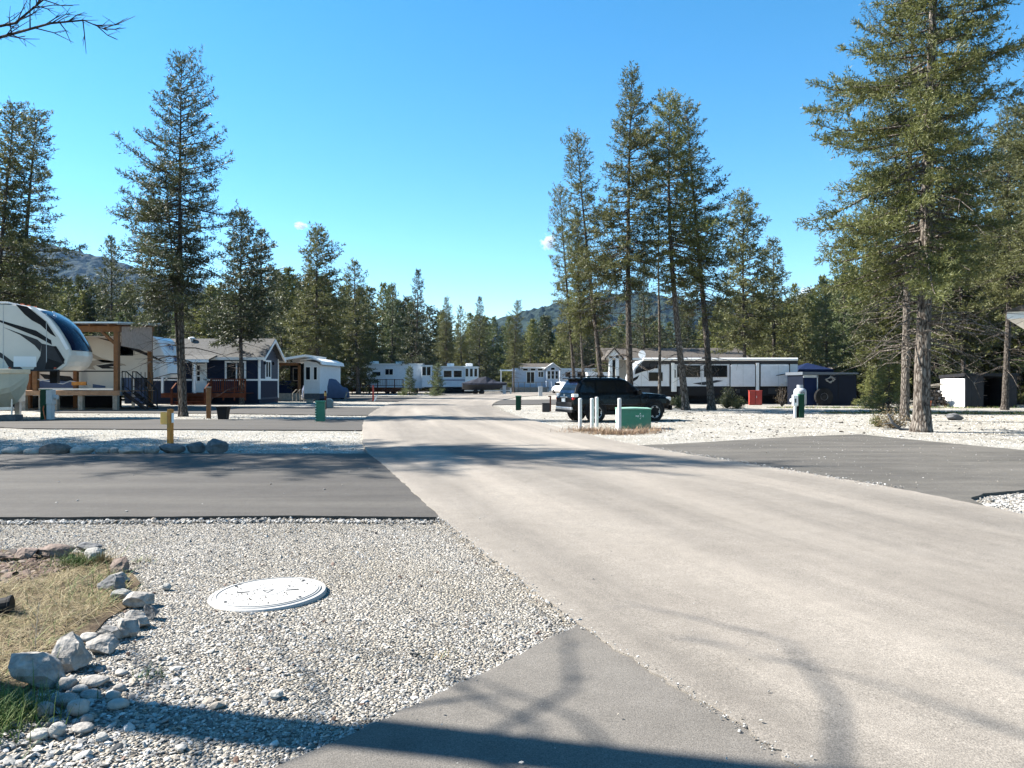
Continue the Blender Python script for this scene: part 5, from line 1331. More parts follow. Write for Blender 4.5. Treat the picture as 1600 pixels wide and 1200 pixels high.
def road_markers():
    def small(px, py0, py1, w, m, label, Y):
        e = thing('utility_marker', label, 'pedestal', (PX(px, Y), Y, 0)); h = PZ(py0, Y)
        MB().box(-w, w, -w, w, 0, h - 0.08).build('post', m, e, bevel=0.02); MB().box(-w * 1.15, w * 1.15, -w * 1.15, w * 1.15, h - 0.08, h).build('cap', m, e, bevel=0.02)
    small(788, 602, 611, 0.22, grey_box, 'pale grey service post at the far bend beside the covered boat', 100)
    small(844.5, 604, 616, 0.22, grey_box, 'pale grey service post across the road from the far cottage', 88)
    Y = 43.5; e = thing('utility_pedestal', 'green louvred pedestal on the inner bend of the road', 'pedestal', (PX(810, Y), Y, 0))
    MB().box(-0.15, 0.15, -0.14, 0.14, 0, 0.78).build('cabinet', green_d, e, bevel=0.01); MB().box(-0.17, 0.17, -0.16, 0.16, 0.78, 0.83).build('cap', green_u, e)
    for k in range(7): MB().box(0.1, 0.17, -0.16, -0.1, 0.1 + k * 0.1, 0.14 + k * 0.1).build('louvre', black_pl, e)
    Y = 41; e = thing('utility_box', 'low dark brown utility box left of the black car', 'utility box', (PX(853, Y), Y, 0))
    MB().box(-0.2, 0.2, -0.2, 0.2, 0, 0.44).build('box', mat('dark_brown_box', (0.05, 0.045, 0.045), 0.6), e, bevel=0.03); MB().box(-0.21, 0.21, -0.21, 0.21, 0.44, 0.48).build('lid', black_pl, e, bevel=0.01)
    e = thing('marker_post', 'rust coloured stake with a short arm behind the dark utility box', 'post', (PX(860, 41.6), 41.6, 0))
    MB().box(-0.04, 0.04, -0.04, 0.04, -0.1, 0.86).build('stake', red_w, e); MB().box(-0.12, 0.03, -0.045, 0.035, 0.8, 0.86).build('arm', red_w, e)
road_markers()

# ================================================================== THE BLACK CAR
def suv():
    e = thing('parked_car', 'black off road car parked on the gravel behind the white posts', 'car', (3.0, 31.2, 0.0), R(20)); e.scale = (0.945, 0.945, 0.99)
    st = [(-1.03, .56, .72, .72, .80, .96, .78), (-0.97, .5, .82, .72, .90, 1.06, .86), (-0.75, .44, .87, .75, .945, 1.12, .90), (-0.35, .42, .88, .75, .955, 1.13, .905),
          (0.5, .40, .88, .75, .95, 1.13, .91), (1.6, .40, .88, .75, .95, 1.13, .91), (2.2, .40, .88, .75, .95, 1.14, .9), (2.55, .42, .88, .75, .955, 1.15, .88), (3.0, .45, .87, .75, .95, 1.12, .84), (3.4, .46, .85, .74, .93, 1.07, .8), (3.6, .46, .8, .72, .88, 1.0, .74), (3.72, .5, .7, .7, .76, .9, .66), (3.76, .56, .6, .68, .66, .8, .58)]
    rings = []
    for x, zb, wb, zm, wm, zt, wt in st:
        rings.append([(x, -wb * .7, zb), (x, -wb, zb + .06), (x, -wm, zm), (x, -wm * .985, zm + .18), (x, -wt, zt), (x, -wt * .55, zt + .035), (x, wt * .55, zt + .035), (x, wt, zt), (x, wm * .985, zm + .18), (x, wm, zm), (x, wb, zb + .06), (x, wb * .7, zb)])
    MB().loft(rings).build('body', car_black, e, smooth=False, bevel=0.02)
    # cabin
    def ring(z, x0, x1, w, c):
        return [(x0, -w + c, z), (x0 + c, -w, z), (x1 - c, -w, z), (x1, -w + c, z), (x1, w - c, z), (x1 - c, w, z), (x0 + c, w, z), (x0, w - c, z)]
    MB().loft([ring(1.09, -0.93, 2.42, .885, .08), ring(1.4, -0.8, 2.02, .80, .1), ring(1.7, -0.58, 1.6, .71, .12), ring(1.78, -0.45, 1.4, .64, .14), ring(1.805, -0.1, 1.0, .4, .12)]).build('cabin', car_black, e, bevel=0.02)
    def sw(z): return .885 - (z - 1.09) * (.175 / .61)
    def glasspoly(pts, sgn, name='window'):
        vs = []
        for o in (0.004, 0.014):
            vs += [(x, sgn * (sw(z) + o), z) for x, z in pts]
        n = len(pts); mb = MB(); fs = [tuple(range(n)), tuple(range(2 * n - 1, n - 1, -1))] + [(i, i + n, (i + 1) % n + n, (i + 1) % n) for i in range(n)]
        mb._add(vs, fs); return mb.build(name, car_glass, e)
    for sgn in (-1, 1):
        glasspoly([(-.7, 1.2), (.02, 1.2), (.02, 1.62), (-.5, 1.62)], sgn, 'rear_quarter_window')
        glasspoly([(.1, 1.2), (.98, 1.2), (.98, 1.64), (.1, 1.64)], sgn, 'rear_door_window')
        glasspoly([(1.06, 1.2), (2.05, 1.2), (1.62, 1.62), (1.06, 1.64)], sgn, 'front_door_window')
        MB().box(-.55, 1.3, sgn * .6 - .02, sgn * .6 + .02, 1.84, 1.87).build('roof_rail', black_pl, e, bevel=0.01)
        for x in (-.5, .4, 1.25): MB().box(x - .05, x + .05, sgn * .6 - .02, sgn * .6 + .02, 1.74, 1.85).build('rail_foot', black_pl, e)
        # side sill, door lines, handles, mirror, wheel arch flares
        MB().box(.5, 2.3, sgn * .9 - .05, sgn * .9 + .05, .36, .45).build('side_step', car_dark, e, bevel=0.02)
        for x in (.06, 1.02, 2.12): MB().obox((x, sgn * .952, .82), (1, 0, 0), (0, 0, 1), (0, 1, 0), .012, .6, .006).build('door_seam', black_pl, e)
        for x in (.2, 1.18): MB().obox((x + .55, sgn * .945, 1.02), (1, 0, 0), (0, 0, 1), (0, 1, 0), .2, .035, .04).build('door_handle', car_dark, e, bevel=0.01)
        MB().obox((1.0, sgn * .955, .72), (1, 0, 0), (0, 0, 1), (0, 1, 0), 2.0, .03, .012).build('side_moulding', decal_grey, e)
        MB().obox((2.0, sgn * 1.03, 1.2), (1, 0, 0), (0, 0, 1), (0, 1, 0), .16, .2, .22).build('mirror', car_black, e, bevel=0.04)
        for xa in (0.0, 2.79):
            pts = [(xa + .5 * math.cos(t), sgn * .93, .42 + .5 * math.sin(t)) for t in np.linspace(-.15, math.pi + .15, 14)]
            MB().tube(pts, .03, 6).build('wheel_arch', car_dark, e)
            MB().lathe([(.46, 0), (.46, .02)], 24, (xa, sgn * .945 - .01, .42), 'y').build('wheel_well', black_pl, e)
            if sgn < 0: wheel(e, (xa, -.87, .4), .4, .27, 6)
            else:
                o = wheel(e, (xa, -.87, .4), .4, .27, 6); o.rotation_euler = (0, 0, math.pi); o.location = (2 * xa, 0, 0)
        # lamps
        MB().obox((-.88, sgn * .79, 1.08), (1, 0, 0), (0, 1, 0), (0, 0, 1), .24, .24, .13).build('tail_lamp', lampclear, e, bevel=0.03)
        MB().obox((-.92, sgn * .78, .95), (1, 0, 0), (0, 1, 0), (0, 0, 1), .2, .22, .1).build('tail_lamp', lampred, e, bevel=0.03)
        MB().obox((3.55, sgn * .72, .92), (1, 0, 0), (0, 1, 0), (0, 0, 1), .3, .3, .16).build('headlight', lampclear, e, bevel=0.04)
    def quadglass(p, name):
        n = (Vector(p[1]) - Vector(p[0])).cross(Vector(p[3]) - Vector(p[0])).normalized() * .012
        mb = MB(); vs = [Vector(q) + n * .4 for q in p] + [Vector(q) + n for q in p]
        mb._add(vs, [(3, 2, 1, 0), (4, 5, 6, 7), (0, 1, 5, 4), (1, 2, 6, 5), (2, 3, 7, 6), (3, 0, 4, 7)]); return mb.build(name, glass_b, e)
    quadglass([(-.9, .74, 1.17), (-.9, -.74, 1.17), (-.63, -.6, 1.64), (-.63, .6, 1.64)], 'rear_window')
    quadglass([(2.34, -.74, 1.15), (2.34, .74, 1.15), (1.66, .6, 1.66), (1.66, -.6, 1.66)], 'windscreen')
    MB().obox((-.66, 0, 1.74), (1, 0, -.1), (0, 1, 0), (0, 0, 1), .34, 1.25, .05).build('spoiler', car_black, e, bevel=0.02)
    MB().box(-1.07, -.98, -.82, .82, .5, .62).build('rear_bumper', steel, e, bevel=0.03)
    MB().box(-1.06, -.95, -.88, .88, .4, .5).build('bumper_valance', car_dark, e, bevel=0.02)
    MB().box(-1.05, -.95, -.82, .82, .63, .8).build('tailgate_trim', car_dark, e, bevel=0.02)
    MB().box(-1.065, -1.03, -.16, .16, .82, .96).build('number_plate', trim_w, e)
    MB().box(-1.04, -.99, -.35, .35, .99, 1.03).build('tailgate_handle', steel, e, bevel=0.01)
    MB().lathe([(.05, -.02), (.05, .02)], 14, (-1.0, 0, 1.09), 'x').build('emblem', alloy, e)
    MB().box(3.7, 3.82, -.78, .78, .45, .66).build('front_bumper', car_dark, e, bevel=0.04)
    MB().box(3.7, 3.78, -.5, .5, .7, .88).build('grille', black_pl, e, bevel=0.02)
    MB().box(.2, 2.6, -.5, .5, .28, .42).build('underbody', black_pl, e)
suv()

# ================================================================== POSTS AND GREEN TRANSFORMER BOX
post_white = mat('weathered_white_posts', (0.5, 0.5, 0.49), 0.6, var=0.1, scale=6, dirt=0.25)
for px, pyt, pyb, lab in ((906.5, 623, 671, 'white bollard post farthest left, behind the dry weeds'), (925, 623, 669, 'white bollard post, left of the close pair before the car wheel'), (932.5, 621, 667.5, 'white bollard post, right of the close pair before the car wheel'), (968, 623, 674, 'white bollard post standing against the green transformer box')):
    Yp = CAM_H * F / (pyb - HZ)
    e = thing('bollard', lab, 'bollard', (PX(px, Yp), Yp, 0), 0, 'white bollards round the transformer')
    h = PZ(pyt, Yp)
    MB().lathe([(0.062, -0.15), (0.062, h - 0.03)], 16).build('post', post_white, e, smooth=False)
    MB().lathe([(0.066, h - 0.03), (0.066, h - 0.01), (0.05, h + 0.012), (0.02, h + 0.02)], 16).build('cap', post_white, e)
def transformer():
    Yf = 25.9
    e = thing('transformer_box', 'low green transformer box, sunlight on its left side coloured pale mint, beside the white posts', 'transformer', (PX(967, Yf), Yf, 0), R(-2))
    w = 1.08; d = 1.0; h = 0.68
    MB().box(0, w, 0, d, 0.0, h).build('cabinet', green_u, e, bevel=0.015)
    MB().prism([(-0.03, h), (w + 0.03, h), (w + 0.03, h + 0.03), (w / 2, h + 0.05), (-0.03, h + 0.03)], -0.03, d + 0.03).build('lid', mat('faded_green_lid', (0.2, 0.36, 0.28), 0.5, var=0.1), e, bevel=0.01)
    sp = MB().box(-0.012, 0.0, 0.02, d - 0.02, 0.2, h - 0.02).build('pale_side', mint, e)  # sunlight on the left face put into the colour as pale mint
    MB().box(-0.016, -0.012, 0.25, 0.5, 0.3, 0.52).build('door_plate', green_u, e)
    MB().box(-0.035, -0.012, 0.34, 0.4, 0.32, 0.44).build('latch', steel, e, bevel=0.008)
    MB().box(-0.014, 0.002, 0.0, d, 0.0, 0.17).build('plinth', grey_box, e)
    text_part('lettering', 'A', trim_w, e, (0.72, -0.002, 0.53), (1, 0, 0), (0, 0, 1), 0.08, 0.002)
    text_part('lettering', 'N2 C 0', trim_w, e, (0.7, -0.002, 0.45), (1, 0, 0), (0, 0, 1), 0.09, 0.002)
    text_part('lettering', '4', trim_w, e, (0.72, -0.002, 0.37), (1, 0, 0), (0, 0, 1), 0.07, 0.002)
transformer()

# ================================================================== LONG BLACK AND WHITE TRAILER, HOUSE BEHIND IT
def trailer_c():
    Y = 56; s = Y / F
    e = thing('travel_trailer', 'long white travel trailer with black lower half and rolled awning, right of the road', 'trailer', (PX(985, Y), Y, 0))
    X = lambda px: (px - 985) * s; Z = lambda py: PZ(py, Y)
    wh = siding_mat('white_trailer_skin', (0.63, 0.65, 0.68), 0.4, 0.35)
    prof = [(X(992), 0.62), (X(1247), 0.62), (X(1247), Z(562)), (X(1010), Z(562)), (X(1000), Z(563.5)), (X(990), Z(575)), (X(985), Z(590)), (X(986), Z(606)), (X(992), Z(614))]
    MB().prism(prof, 0, 2.5).build('body', wh, e, bevel=0.06)
    MB().prism([(X(986.3), Z(603.5)), (X(1246.5), Z(603.5)), (X(1246.5), 0.6), (X(993), 0.6), (X(988), Z(614))], -0.02, 0.0).build('lower_band', decal_dark, e)
    MB().prism([(X(1006), Z(562.8)), (X(1246.5), Z(562.8)), (X(1246.5), Z(569)), (X(1030), Z(569)), (X(1012), Z(578)), (X(992), Z(585)), (X(993), Z(577))], -0.022, 0.001).build('upper_band', decal_grey, e)
    decal(e, [(X(1010), Z(573)), (X(1030), Z(573)), (X(1016), Z(578)), (X(992), Z(583)), (X(994), Z(579))], -0.024, decal_dark)
    decal(e, [(X(988), Z(592)), (X(999), Z(586)), (X(996), Z(592)), (X(987), Z(598))], -0.003, decal_dark)
    MB().tube([(X(1004), -0.14, Z(561.5)), (X(1245), -0.14, Z(561.5))], 0.11, 10).build('awning_roll', trim_w, e)
    for px in (1051, 1183): MB().box(X(px - 2.5), X(px + 2.5), -0.13, -0.02, Z(612), Z(567)).build('awning_arm', trim_w, e, bevel=0.02)
    for px in (1047, 1141, 1180, 1187, 1233): MB().box(X(px - 1), X(px + 1), -0.05, -0.001, Z(604), Z(568)).build('slide_seal', decal_dark, e)
    window(e, (X(1024.5), -0.01, Z(588.5)), (1, 0, 0), (0, -1, 0), 1.0, 0.63, 0.05, black_pl)
    window(e, (X(1021), -0.01, Z(571)), (1, 0, 0), (0, -1, 0), 0.62, 0.42, 0.05, black_pl)
    for p0, p1 in ((1058, 1094), (1100, 1136)): window(e, (X((p0 + p1) / 2), -0.02, Z(580)), (1, 0, 0), (0, -1, 0), (p1 - p0) * s, 0.85, 0.06, black_pl, mulls=(0.5,))
    MB().box(X(1141), X(1179), -0.16, 0.01, Z(604), Z(570.5)).build('slide_out', wh, e, bevel=0.03)
    MB().box(X(1188), X(1232), -0.16, 0.01, Z(603.6), Z(570.6)).build('slide_out', wh, e, bevel=0.03)
    decal(e, [(X(1082), Z(599)), (X(1120), Z(594)), (X(1130), Z(595)), (X(1100), Z(602))], -0.003, decal_grey)
    d = MB().box(X(1049), X(1057), -0.03, 0.0, 0.9, Z(575)).build('door', trim_w, e); MB().box(X(1050.5), X(1055.5), -0.045, -0.032, Z(590), Z(578)).build('pane', glass_d, d)
    MB().tube([(X(1203), -0.03, Z(588)), (X(1225), -0.3, Z(584.5)), (X(1246), -0.3, Z(581))], 0.03, 6).build('flag_pole', decal_dark, e)
    MB().box(X(1060), X(1120), 0.8, 1.7, Z(561.8), Z(557)).build('air_conditioner', decal_grey, e, bevel=0.1)
    for x in (X(1120), X(1138)): plain_wheel(e, (x, 0.0, 0.38), 0.38)
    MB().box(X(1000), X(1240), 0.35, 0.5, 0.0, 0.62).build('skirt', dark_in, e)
    for px in (1002, 1058, 1096, 1160, 1215): MB().box(X(px) - 0.01, X(px) + 0.01, -0.03 if px < 1140 else -0.17, 0.0, Z(603.5), Z(569)).build('panel_seam', grey_box, e)
    for px in (1000, 1060, 1130, 1200): MB().box(X(px), X(px) + 0.7, -0.034, -0.02, 0.75, 1.15).build('baggage_hatch', decal_grey, e, bevel=0.01)
    MB().box(X(1150), X(1156), -0.05, -0.02, 0.8, 1.1).build('vent', decal_grey, e); MB().box(X(1225), X(1231), -0.19, -0.16, 1.6, 1.9).build('vent', trim_w, e)
    # satellite dish on the roof
    d = thing('satellite_dish', 'white satellite dish above the roof of the long trailer', 'dish', (X(1006) + PX(985, Y), Y + 1.2, Z(562)), R(20))
    rr = []
    for a in np.linspace(0, 2 * math.pi, 16, endpoint=False): rr.append((0.3 * math.cos(a), 0.3 * math.sin(a)))
    dish = MB(); dish.loft([[(x * k, -0.05 - 0.1 * (1 - k * k) * -1 - 0.1, 0.42 + y * k) for x, y in rr] for k in (1.0, 0.8, 0.5, 0.1)] + [[(x * k, -0.13 + 0.1 * (1 - k * k), 0.42 + y * k) for x, y in rr] for k in (0.1, 0.5, 0.8, 1.0)]); dish.build('reflector', trim_w, d)
    MB().tube([(0, 0, 0), (0, 0, 0.4)], 0.03, 6).build('mast', steel, d); MB().tube([(0, -0.1, 0.15), (0, -0.45, 0.3)], 0.015, 5).build('feed_arm', steel, d)
trailer_c()

def house_behind():
    Y = 76; s = Y / F
    e = thing('house', 'house with long brown shingle roof and white gable behind the long trailer', 'house', (PX(945, Y), Y, 0))
    X = lambda px: (px - 945) * s; Z = lambda py: PZ(py, Y)
    MB().box(X(966), X(1170), 0.4, 8, 0, Z(561)).build('wall', beige_w, e)
    MB().prismx([(-0.3, Z(560.5)), (4.0, Z(541)), (4.0, Z(542.5)), (-0.3, Z(562))], X(946), X(1172)).build('roof', shingle_b, e)
    MB().prismx([(8.3, Z(560.5)), (4.0, Z(541)), (4.0, Z(542.4)), (8.3, Z(562))], X(946), X(1172)).build('roof', shingle_b, e)
    MB().box(X(947), X(1170), -0.4, -0.31, Z(562.5), Z(559.5)).build('fascia', trim_w, e)
    # gabled entrance porch facing the camera
    c = X(957)
    MB().prism([(c - 0.75, Z(560)), (c, Z(546)), (c + 0.75, Z(560))], -1.2, -0.95).build('porch_gable', trim_w, e)
    for sg in (-1, 1): MB().prism([(c, Z(543.5)), (c + sg * 0.95, Z(560.5)), (c + sg * 0.95, Z(562.5)), (c, Z(545.8))], -1.4, 2.5).build('porch_roof', shingle_b, e)
    for px in (952, 962): MB().box(X(px) - 0.16, X(px) + 0.16, -1.2, -0.9, 0, Z(557)).build('porch_column', trim_w, e)
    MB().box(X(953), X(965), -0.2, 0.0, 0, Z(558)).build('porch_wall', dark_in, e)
    MB().box(X(978), X(982), -0.6, -0.4, 0, Z(560)).build('porch_column', trim_w, e)
    window(e, (X(1000), 0.39, Z(575)), (1, 0, 0), (0, -1, 0), 1.4, 1.1, 0.1, trim_w)
house_behind()

# ================================================================== RIGHT: TANK, PEDESTAL, SHEDS, CANOPY
def right_side():
    Y = 54; s = Y / F
    e = thing('red_cabinet', 'faded red metal cabinet in front of the long trailer', 'cabinet', (PX(1180, Y - 0.6), Y - 0.6, 0), R(-12))
    MB().box(-0.42, 0.42, -0.3, 0.3, 0.02, 0.98).build('case', red_p, e, bevel=0.02); MB().box(-0.45, 0.45, -0.33, 0.33, 0.98, 1.02).build('lid', red_p, e, bevel=0.01)
    MB().box(-0.01, 0.01, -0.312, -0.3, 0.06, 0.95).build('door_seam', black_pl, e); MB().box(0.05, 0.08, -0.33, -0.3, 0.5, 0.65).build('handle', steel, e)
    Y = 50
    e = thing('propane_tank', 'upright white propane tank with lettering behind the green pedestal', 'tank', (PX(1250, Y), Y, 0))
    MB().lathe([(0.3, 0.03), (0.34, 0.08), (0.4, 0.16), (0.4, 0.98), (0.36, 1.12), (0.24, 1.2), (0.1, 1.22)], 28).build('vessel', mat('dull_grey_tank', (0.36, 0.38, 0.4), 0.5, var=0.08), e, smooth=True)
    MB().lathe([(0.2, 1.18), (0.2, 1.42), (0.19, 1.42), (0.19, 1.18)], 24).build('collar', MATS['dull_grey_tank'], e); MB().lathe([(0.3, 0.0), (0.3, 0.06)], 24).build('foot_ring', MATS['dull_grey_tank'], e)
    text_part('lettering', '1075', decal_dark, e, (0.0, -0.402, 0.9), (1, 0, 0), (0, 0, 1), 0.17, 0.004)
    Y = 34.4
    e = thing('utility_pedestal', 'dark green pedestal with white meter box standing in the right gravel', 'pedestal', (PX(1247, Y), Y, 0), R(-6))
    MB().box(0.02, 0.24, -0.14, 0.14, 0, 1.04).build('cabinet', green_d, e, bevel=0.012); MB().box(0.0, 0.26, -0.16, 0.16, 1.04, 1.07).build('lid', green_u, e)
    MB().box(-0.24, -0.02, -0.12, 0.12, 0.55, 1.02).build('meter_box', white_p, e, bevel=0.015)
    MB().lathe([(0.07, -0.07), (0.08, -0.01), (0.08, 0.03)], 14, (-0.27, 0, 0.78), 'x').build('meter', white_p, e); MB().box(-0.17, -0.1, -0.125, -0.118, 0.68, 0.86).build('label_plate', decal_grey, e)
    MB().box(-0.17, -0.09, -0.08, 0.08, -0.1, 0.56).build('riser', white_p, e); MB().box(-0.06, 0.02, -0.05, 0.05, -0.1, 0.5).build('riser', black_pl, e)
    # navy canopy behind the tank
    Y = 58; s = Y / F; X = lambda px: (px - 1248) * s; Z = lambda py: PZ(py, Y)
    e = thing('canopy_tent', 'navy peaked canopy tent behind the propane tank', 'canopy', (PX(1248, Y), Y, 0))
    cx, cy = X(1274), 1.6
    cor = [(X(1248), 0), (X(1302), 0), (X(1302), 3.2), (X(1248), 3.2)]
    mb = MB(); top = (cx, cy, Z(566)); vs = [(x, y, Z(577)) for x, y in cor] + [top] + [(x, y, Z(582)) for x, y in cor]
    mb._add(vs, [(0, 1, 4), (1, 2, 4), (2, 3, 4), (3, 0, 4), (0, 5, 6, 1), (1, 6, 7, 2), (2, 7, 8, 3), (3, 8, 5, 0)]); mb.build('roof', tarp_n, e)
    for x, y in cor: MB().tube([(x * 0.98 + 0.03, y * 0.98 + 0.03, 0), (x * 0.98 + 0.03, y * 0.98 + 0.03, Z(577))], 0.03, 6).build('leg', black_mt, e)
    MB().box(cor[0][0], cor[1][0], 3.15, 3.2, 0, Z(581)).build('back_curtain', tarp_n, e); MB().box(cor[0][0] + 0.05, X(1254), 0.02, 0.06, 0, Z(581)).build('side_curtain', tarp_n, e)
    # navy shed
    Y = 52; s = Y / F; X = lambda px: (px - 1255) * s; Z = lambda py: PZ(py, Y)
    e = thing('garden_shed', 'dark navy flat roofed shed with pale corner trim and a pale arched doorway edge', 'shed', (PX(1255, Y), Y, 0))
    sm = mat('navy_panel', (0.008, 0.011, 0.02), 0.5, var=0.12, scale=2)
    MB().box(0, X(1338), 0, 3.0, 0, Z(586)).build('wall', sm, e)
    for px in (1280, 1310): MB().box(X(px) - 0.015, X(px) + 0.015, -0.012, 0, 0.05, Z(587)).build('panel_joint', black_pl, e)
    MB().prism([(-0.1, Z(585.8)), (X(1340), Z(584.6)), (X(1340), Z(582.2)), (-0.1, Z(581)), ], -0.15, 3.1).build('roof', mat('slate_roof_sheet', (0.1, 0.115, 0.135), 0.4), e)
    MB().box(0.0, X(1278), -0.05, -0.002, Z(590), Z(586)).build('lintel', grey_box, e)
    d = MB().box(0.08, X(1276), -0.03, 0.0, 0.02, Z(590)).build('door', tarp_n, e); MB().box(X(1276), X(1277.5), -0.05, 0.0, 0, Z(586)).build('door_frame', grey_box, e)
    t = thing('spare_tyre', 'black tyre with pale rim edge leaning on the navy shed', 'tyre', (PX(1287, Y - 0.25), Y - 0.25, 0.62), 0)
    MB().lathe([(0.22, -0.1), (0.56, -0.1), (0.62, -0.04), (0.62, 0.08), (0.56, 0.12), (0.22, 0.12)], 24, (0, 0, 0), 'y').build('tyre', rubber, t); MB().lathe([(0.2, -0.05), (0.24, -0.11), (0.25, -0.02)], 18, (0, 0, 0), 'y').build('rim', steel, t)
    w = thing('antler_wreath', 'pale tangled wreath hung high on the navy shed front', 'wreath', (PX(1297, Y - 0.1), Y - 0.1, Z(593)))
    rr = random.Random(9)
    for k in range(9):
        a = rr.uniform(0, 6.28); b = a + rr.uniform(1, 2)
        MB().tube([(0.3 * math.cos(a), 0, 0.2 * math.sin(a)), (0.1 * math.cos(b), -0.08, 0.25 * math.sin(b)), (0.4 * math.cos(b), -0.05, 0.12 * math.sin(b + .6))], [0.035, 0.028, 0.012], 5).build('antler', pale_rock, w)
    # brown roofed cabin behind
    Y = 66; s = Y / F; X = lambda px: (px - 1292) * s; Z = lambda py: PZ(py, Y)
    e = thing('cabin', 'small dark cabin with sloping brown shingle roof behind the navy shed', 'cabin', (PX(1292, Y), Y, 0))
    MB().prismx([(0, 0), (5, 0), (5, Z(580)), (2.5, Z(568)), (0, Z(580))], 0.3, X(1356)).build('wall', mat('dark_brown_wall', (0.05, 0.042, 0.037), 0.7), e)
    MB().prism([(X(1290), Z(579)), (X(1338), Z(563.5)), (X(1362), Z(581)), (X(1362), Z(583)), (X(1338), Z(565.8)), (X(1290), Z(581))], -0.3, 5.3).build('roof', shingle_b, e)
    window(e, (X(1335), -0.01, Z(595)), (1, 0, 0), (0, -1, 0), 0.8, 0.9, 0.08, grey_w)
    # black and white shed
    Y = 48.2; s = Y / F; X = lambda px: (px - 1508) * s; Z = lambda py: PZ(py, Y)
    e = thing('garden_shed', 'open fronted shed with white side wall and black front at right', 'shed', (PX(1508, Y), Y, 0), R(0))
    th = R(-30); D = 2.7; W = 3.2
    sw_ = siding_mat('white_shed_panel', (0.8, 0.8, 0.78), 0.55, 0.5, True, 0.4, 0.03); dk = mat('charcoal_panel', (0.03, 0.03, 0.033), 0.6, var=0.15, scale=3)
    H = Z(588)
    for k in range(5): MB().box(-0.05, 0.0, k * D / 5, (k + 1) * D / 5 - 0.012, 0, H - 0.16 + 0.02).build('wall_panel', sw_, e)
    for k in range(3): MB().box(k * 0.38, k * 0.38 + 0.37, -0.05, 0.0, 0, H).build('front_panel', dk, e)
    for k in range(2): MB().box(2.45 + k * 0.38, 2.45 + k * 0.38 + 0.37, -0.05, 0.0, 0, H).build('front_panel', dk, e)
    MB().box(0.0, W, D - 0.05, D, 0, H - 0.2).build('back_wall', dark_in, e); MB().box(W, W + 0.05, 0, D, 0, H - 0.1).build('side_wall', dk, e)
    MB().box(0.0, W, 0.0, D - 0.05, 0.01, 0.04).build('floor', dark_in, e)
    MB().prismx([(-0.12, H + 0.002), (D + 0.1, H - 0.13), (D + 0.1, H + 0.1), (-0.12, H + 0.2)], -0.1, W + 0.12).build('roof', black_mt, e)
    MB().box(1.16, 2.44, 1.7, 2.2, 0.7, 0.76).build('shelf', grey_w, e)
    # white eave of a house just beyond the right edge
    Y = 30; s = Y / F; X = lambda px: (px - 1573) * s; Z = lambda py: PZ(py, Y)
    e = thing('house', 'house beyond the right edge, only its white eave in view', 'house', (PX(1573, Y), Y, 0), R(-38))
    MB().box(0, 8, 0, 9, Z(498.5), Z(487.5)).build('eave', trim_w, e); MB().box(1.0, 7.0, 1.0, 8.0, 0, Z(498.5)).build('wall', beige_w, e)
    MB().prism([(-0.1, Z(487)), (8.1, Z(487)), (4.0, Z(430))], -0.15, 9.15).build('roof', shingle_b, e)
right_side()

def right_clutter():
    # woodpile and bits left of the white shed
    Y = 50; e = thing('log_pile', 'dark pile of branches and logs left of the open shed', 'log pile', (PX(1455, Y), Y, 0))
    rr = random.Random(21)
    k = 0
    for row in range(5):
        for i in range(8 - row):
            x = -0.9 + (i + row * 0.5) * 0.24; z = 0.14 + row * 0.21
            r = rr.uniform(0.09, 0.125)
            MB().tube([(x, -0.5 + rr.uniform(-.1, .1), z), (x + rr.uniform(-.05, .05), 0.6, z + rr.uniform(-.03, .03))], [r, r * 0.9], 8).build('log', bark_m if rr.random() < 0.7 else dark_rock, e)
    for i in range(7):
        a = rr.uniform(-0.5, 0.5); MB().tube([(-0.9, 0, 1.1 + i * 0.03), (0, rr.uniform(-.3, .3), 1.35 + a * 0.3), (1.1, 0, 1.5 + a * 0.4)], [0.03, 0.025, 0.01], 5).build('branch', grey_w, e)
    e = thing('bucket', 'orange bucket on the grass beside the log pile', 'bucket', (PX(1450, 47.5), 47.5, 0))
    MB().lathe([(0.15, 0), (0.2, 0.4), (0.21, 0.4), (0.21, 0.44), (0.18, 0.44), (0.14, 0.06)], 16).build('bucket', terra, e); MB().tube([(-0.2, 0, 0.42), (-0.14, -0.1, 0.3), (0.14, -0.1, 0.3), (0.2, 0, 0.42)], 0.008, 4).build('bail', steel, e)
    # fire ring stones
right_clutter()
# ================================================================== ROCKS, LID, GRASS, GRAVEL
def rock_mesh(seed, sx, sy, sz, angular=0.6):
    rng = np.random.RandomState(seed)
    bm = bmesh.new(); bmesh.ops.create_icosphere(bm, subdivisions=3, radius=1.0)
    V = np.array([v.co[:] for v in bm.verts])
    # flat facets: clip by a few random planes
    for _ in range(int(4 + 16 * angular)):
        n = rng.normal(0, 1, 3); n /= np.linalg.norm(n); d = rng.uniform(0.62, 0.92) if angular < 0.7 else rng.uniform(0.4, 0.78)
        over = V @ n - d; m = over > 0
        V[m] -= np.outer(over[m] * min(1.0, 0.5 + 0.6 * angular), n)
    for k, a in ((1.6, 0.05), (3.4, 0.03), (9.5, 0.025)):
        ph = rng.rand(3) * 6; n = np.sin(V[:, 0] * k + ph[0] + np.sin(V[:, 1] * k)) * np.sin(V[:, 1] * k + ph[1]) + np.sin(V[:, 2] * k + ph[2] + V[:, 0])
        V *= (1 + a * n * (0.4 + angular))[:, None]
    V += rng.normal(0, 0.017 * angular, V.shape)
    V -= (V.max(0) + V.min(0)) / 2
    V /= (V.max(0) - V.min(0)) / 2
    V *= np.array([sx, sy, sz]) / 2
    V[:, 2] += sz * 0.42
    for v, c in zip(bm.verts, V): v.co = c
    me = bpy.data.meshes.new('rock'); bm.to_mesh(me); bm.free()
    if angular < 0.35:
        for p in me.polygons: p.use_smooth = True
    return me

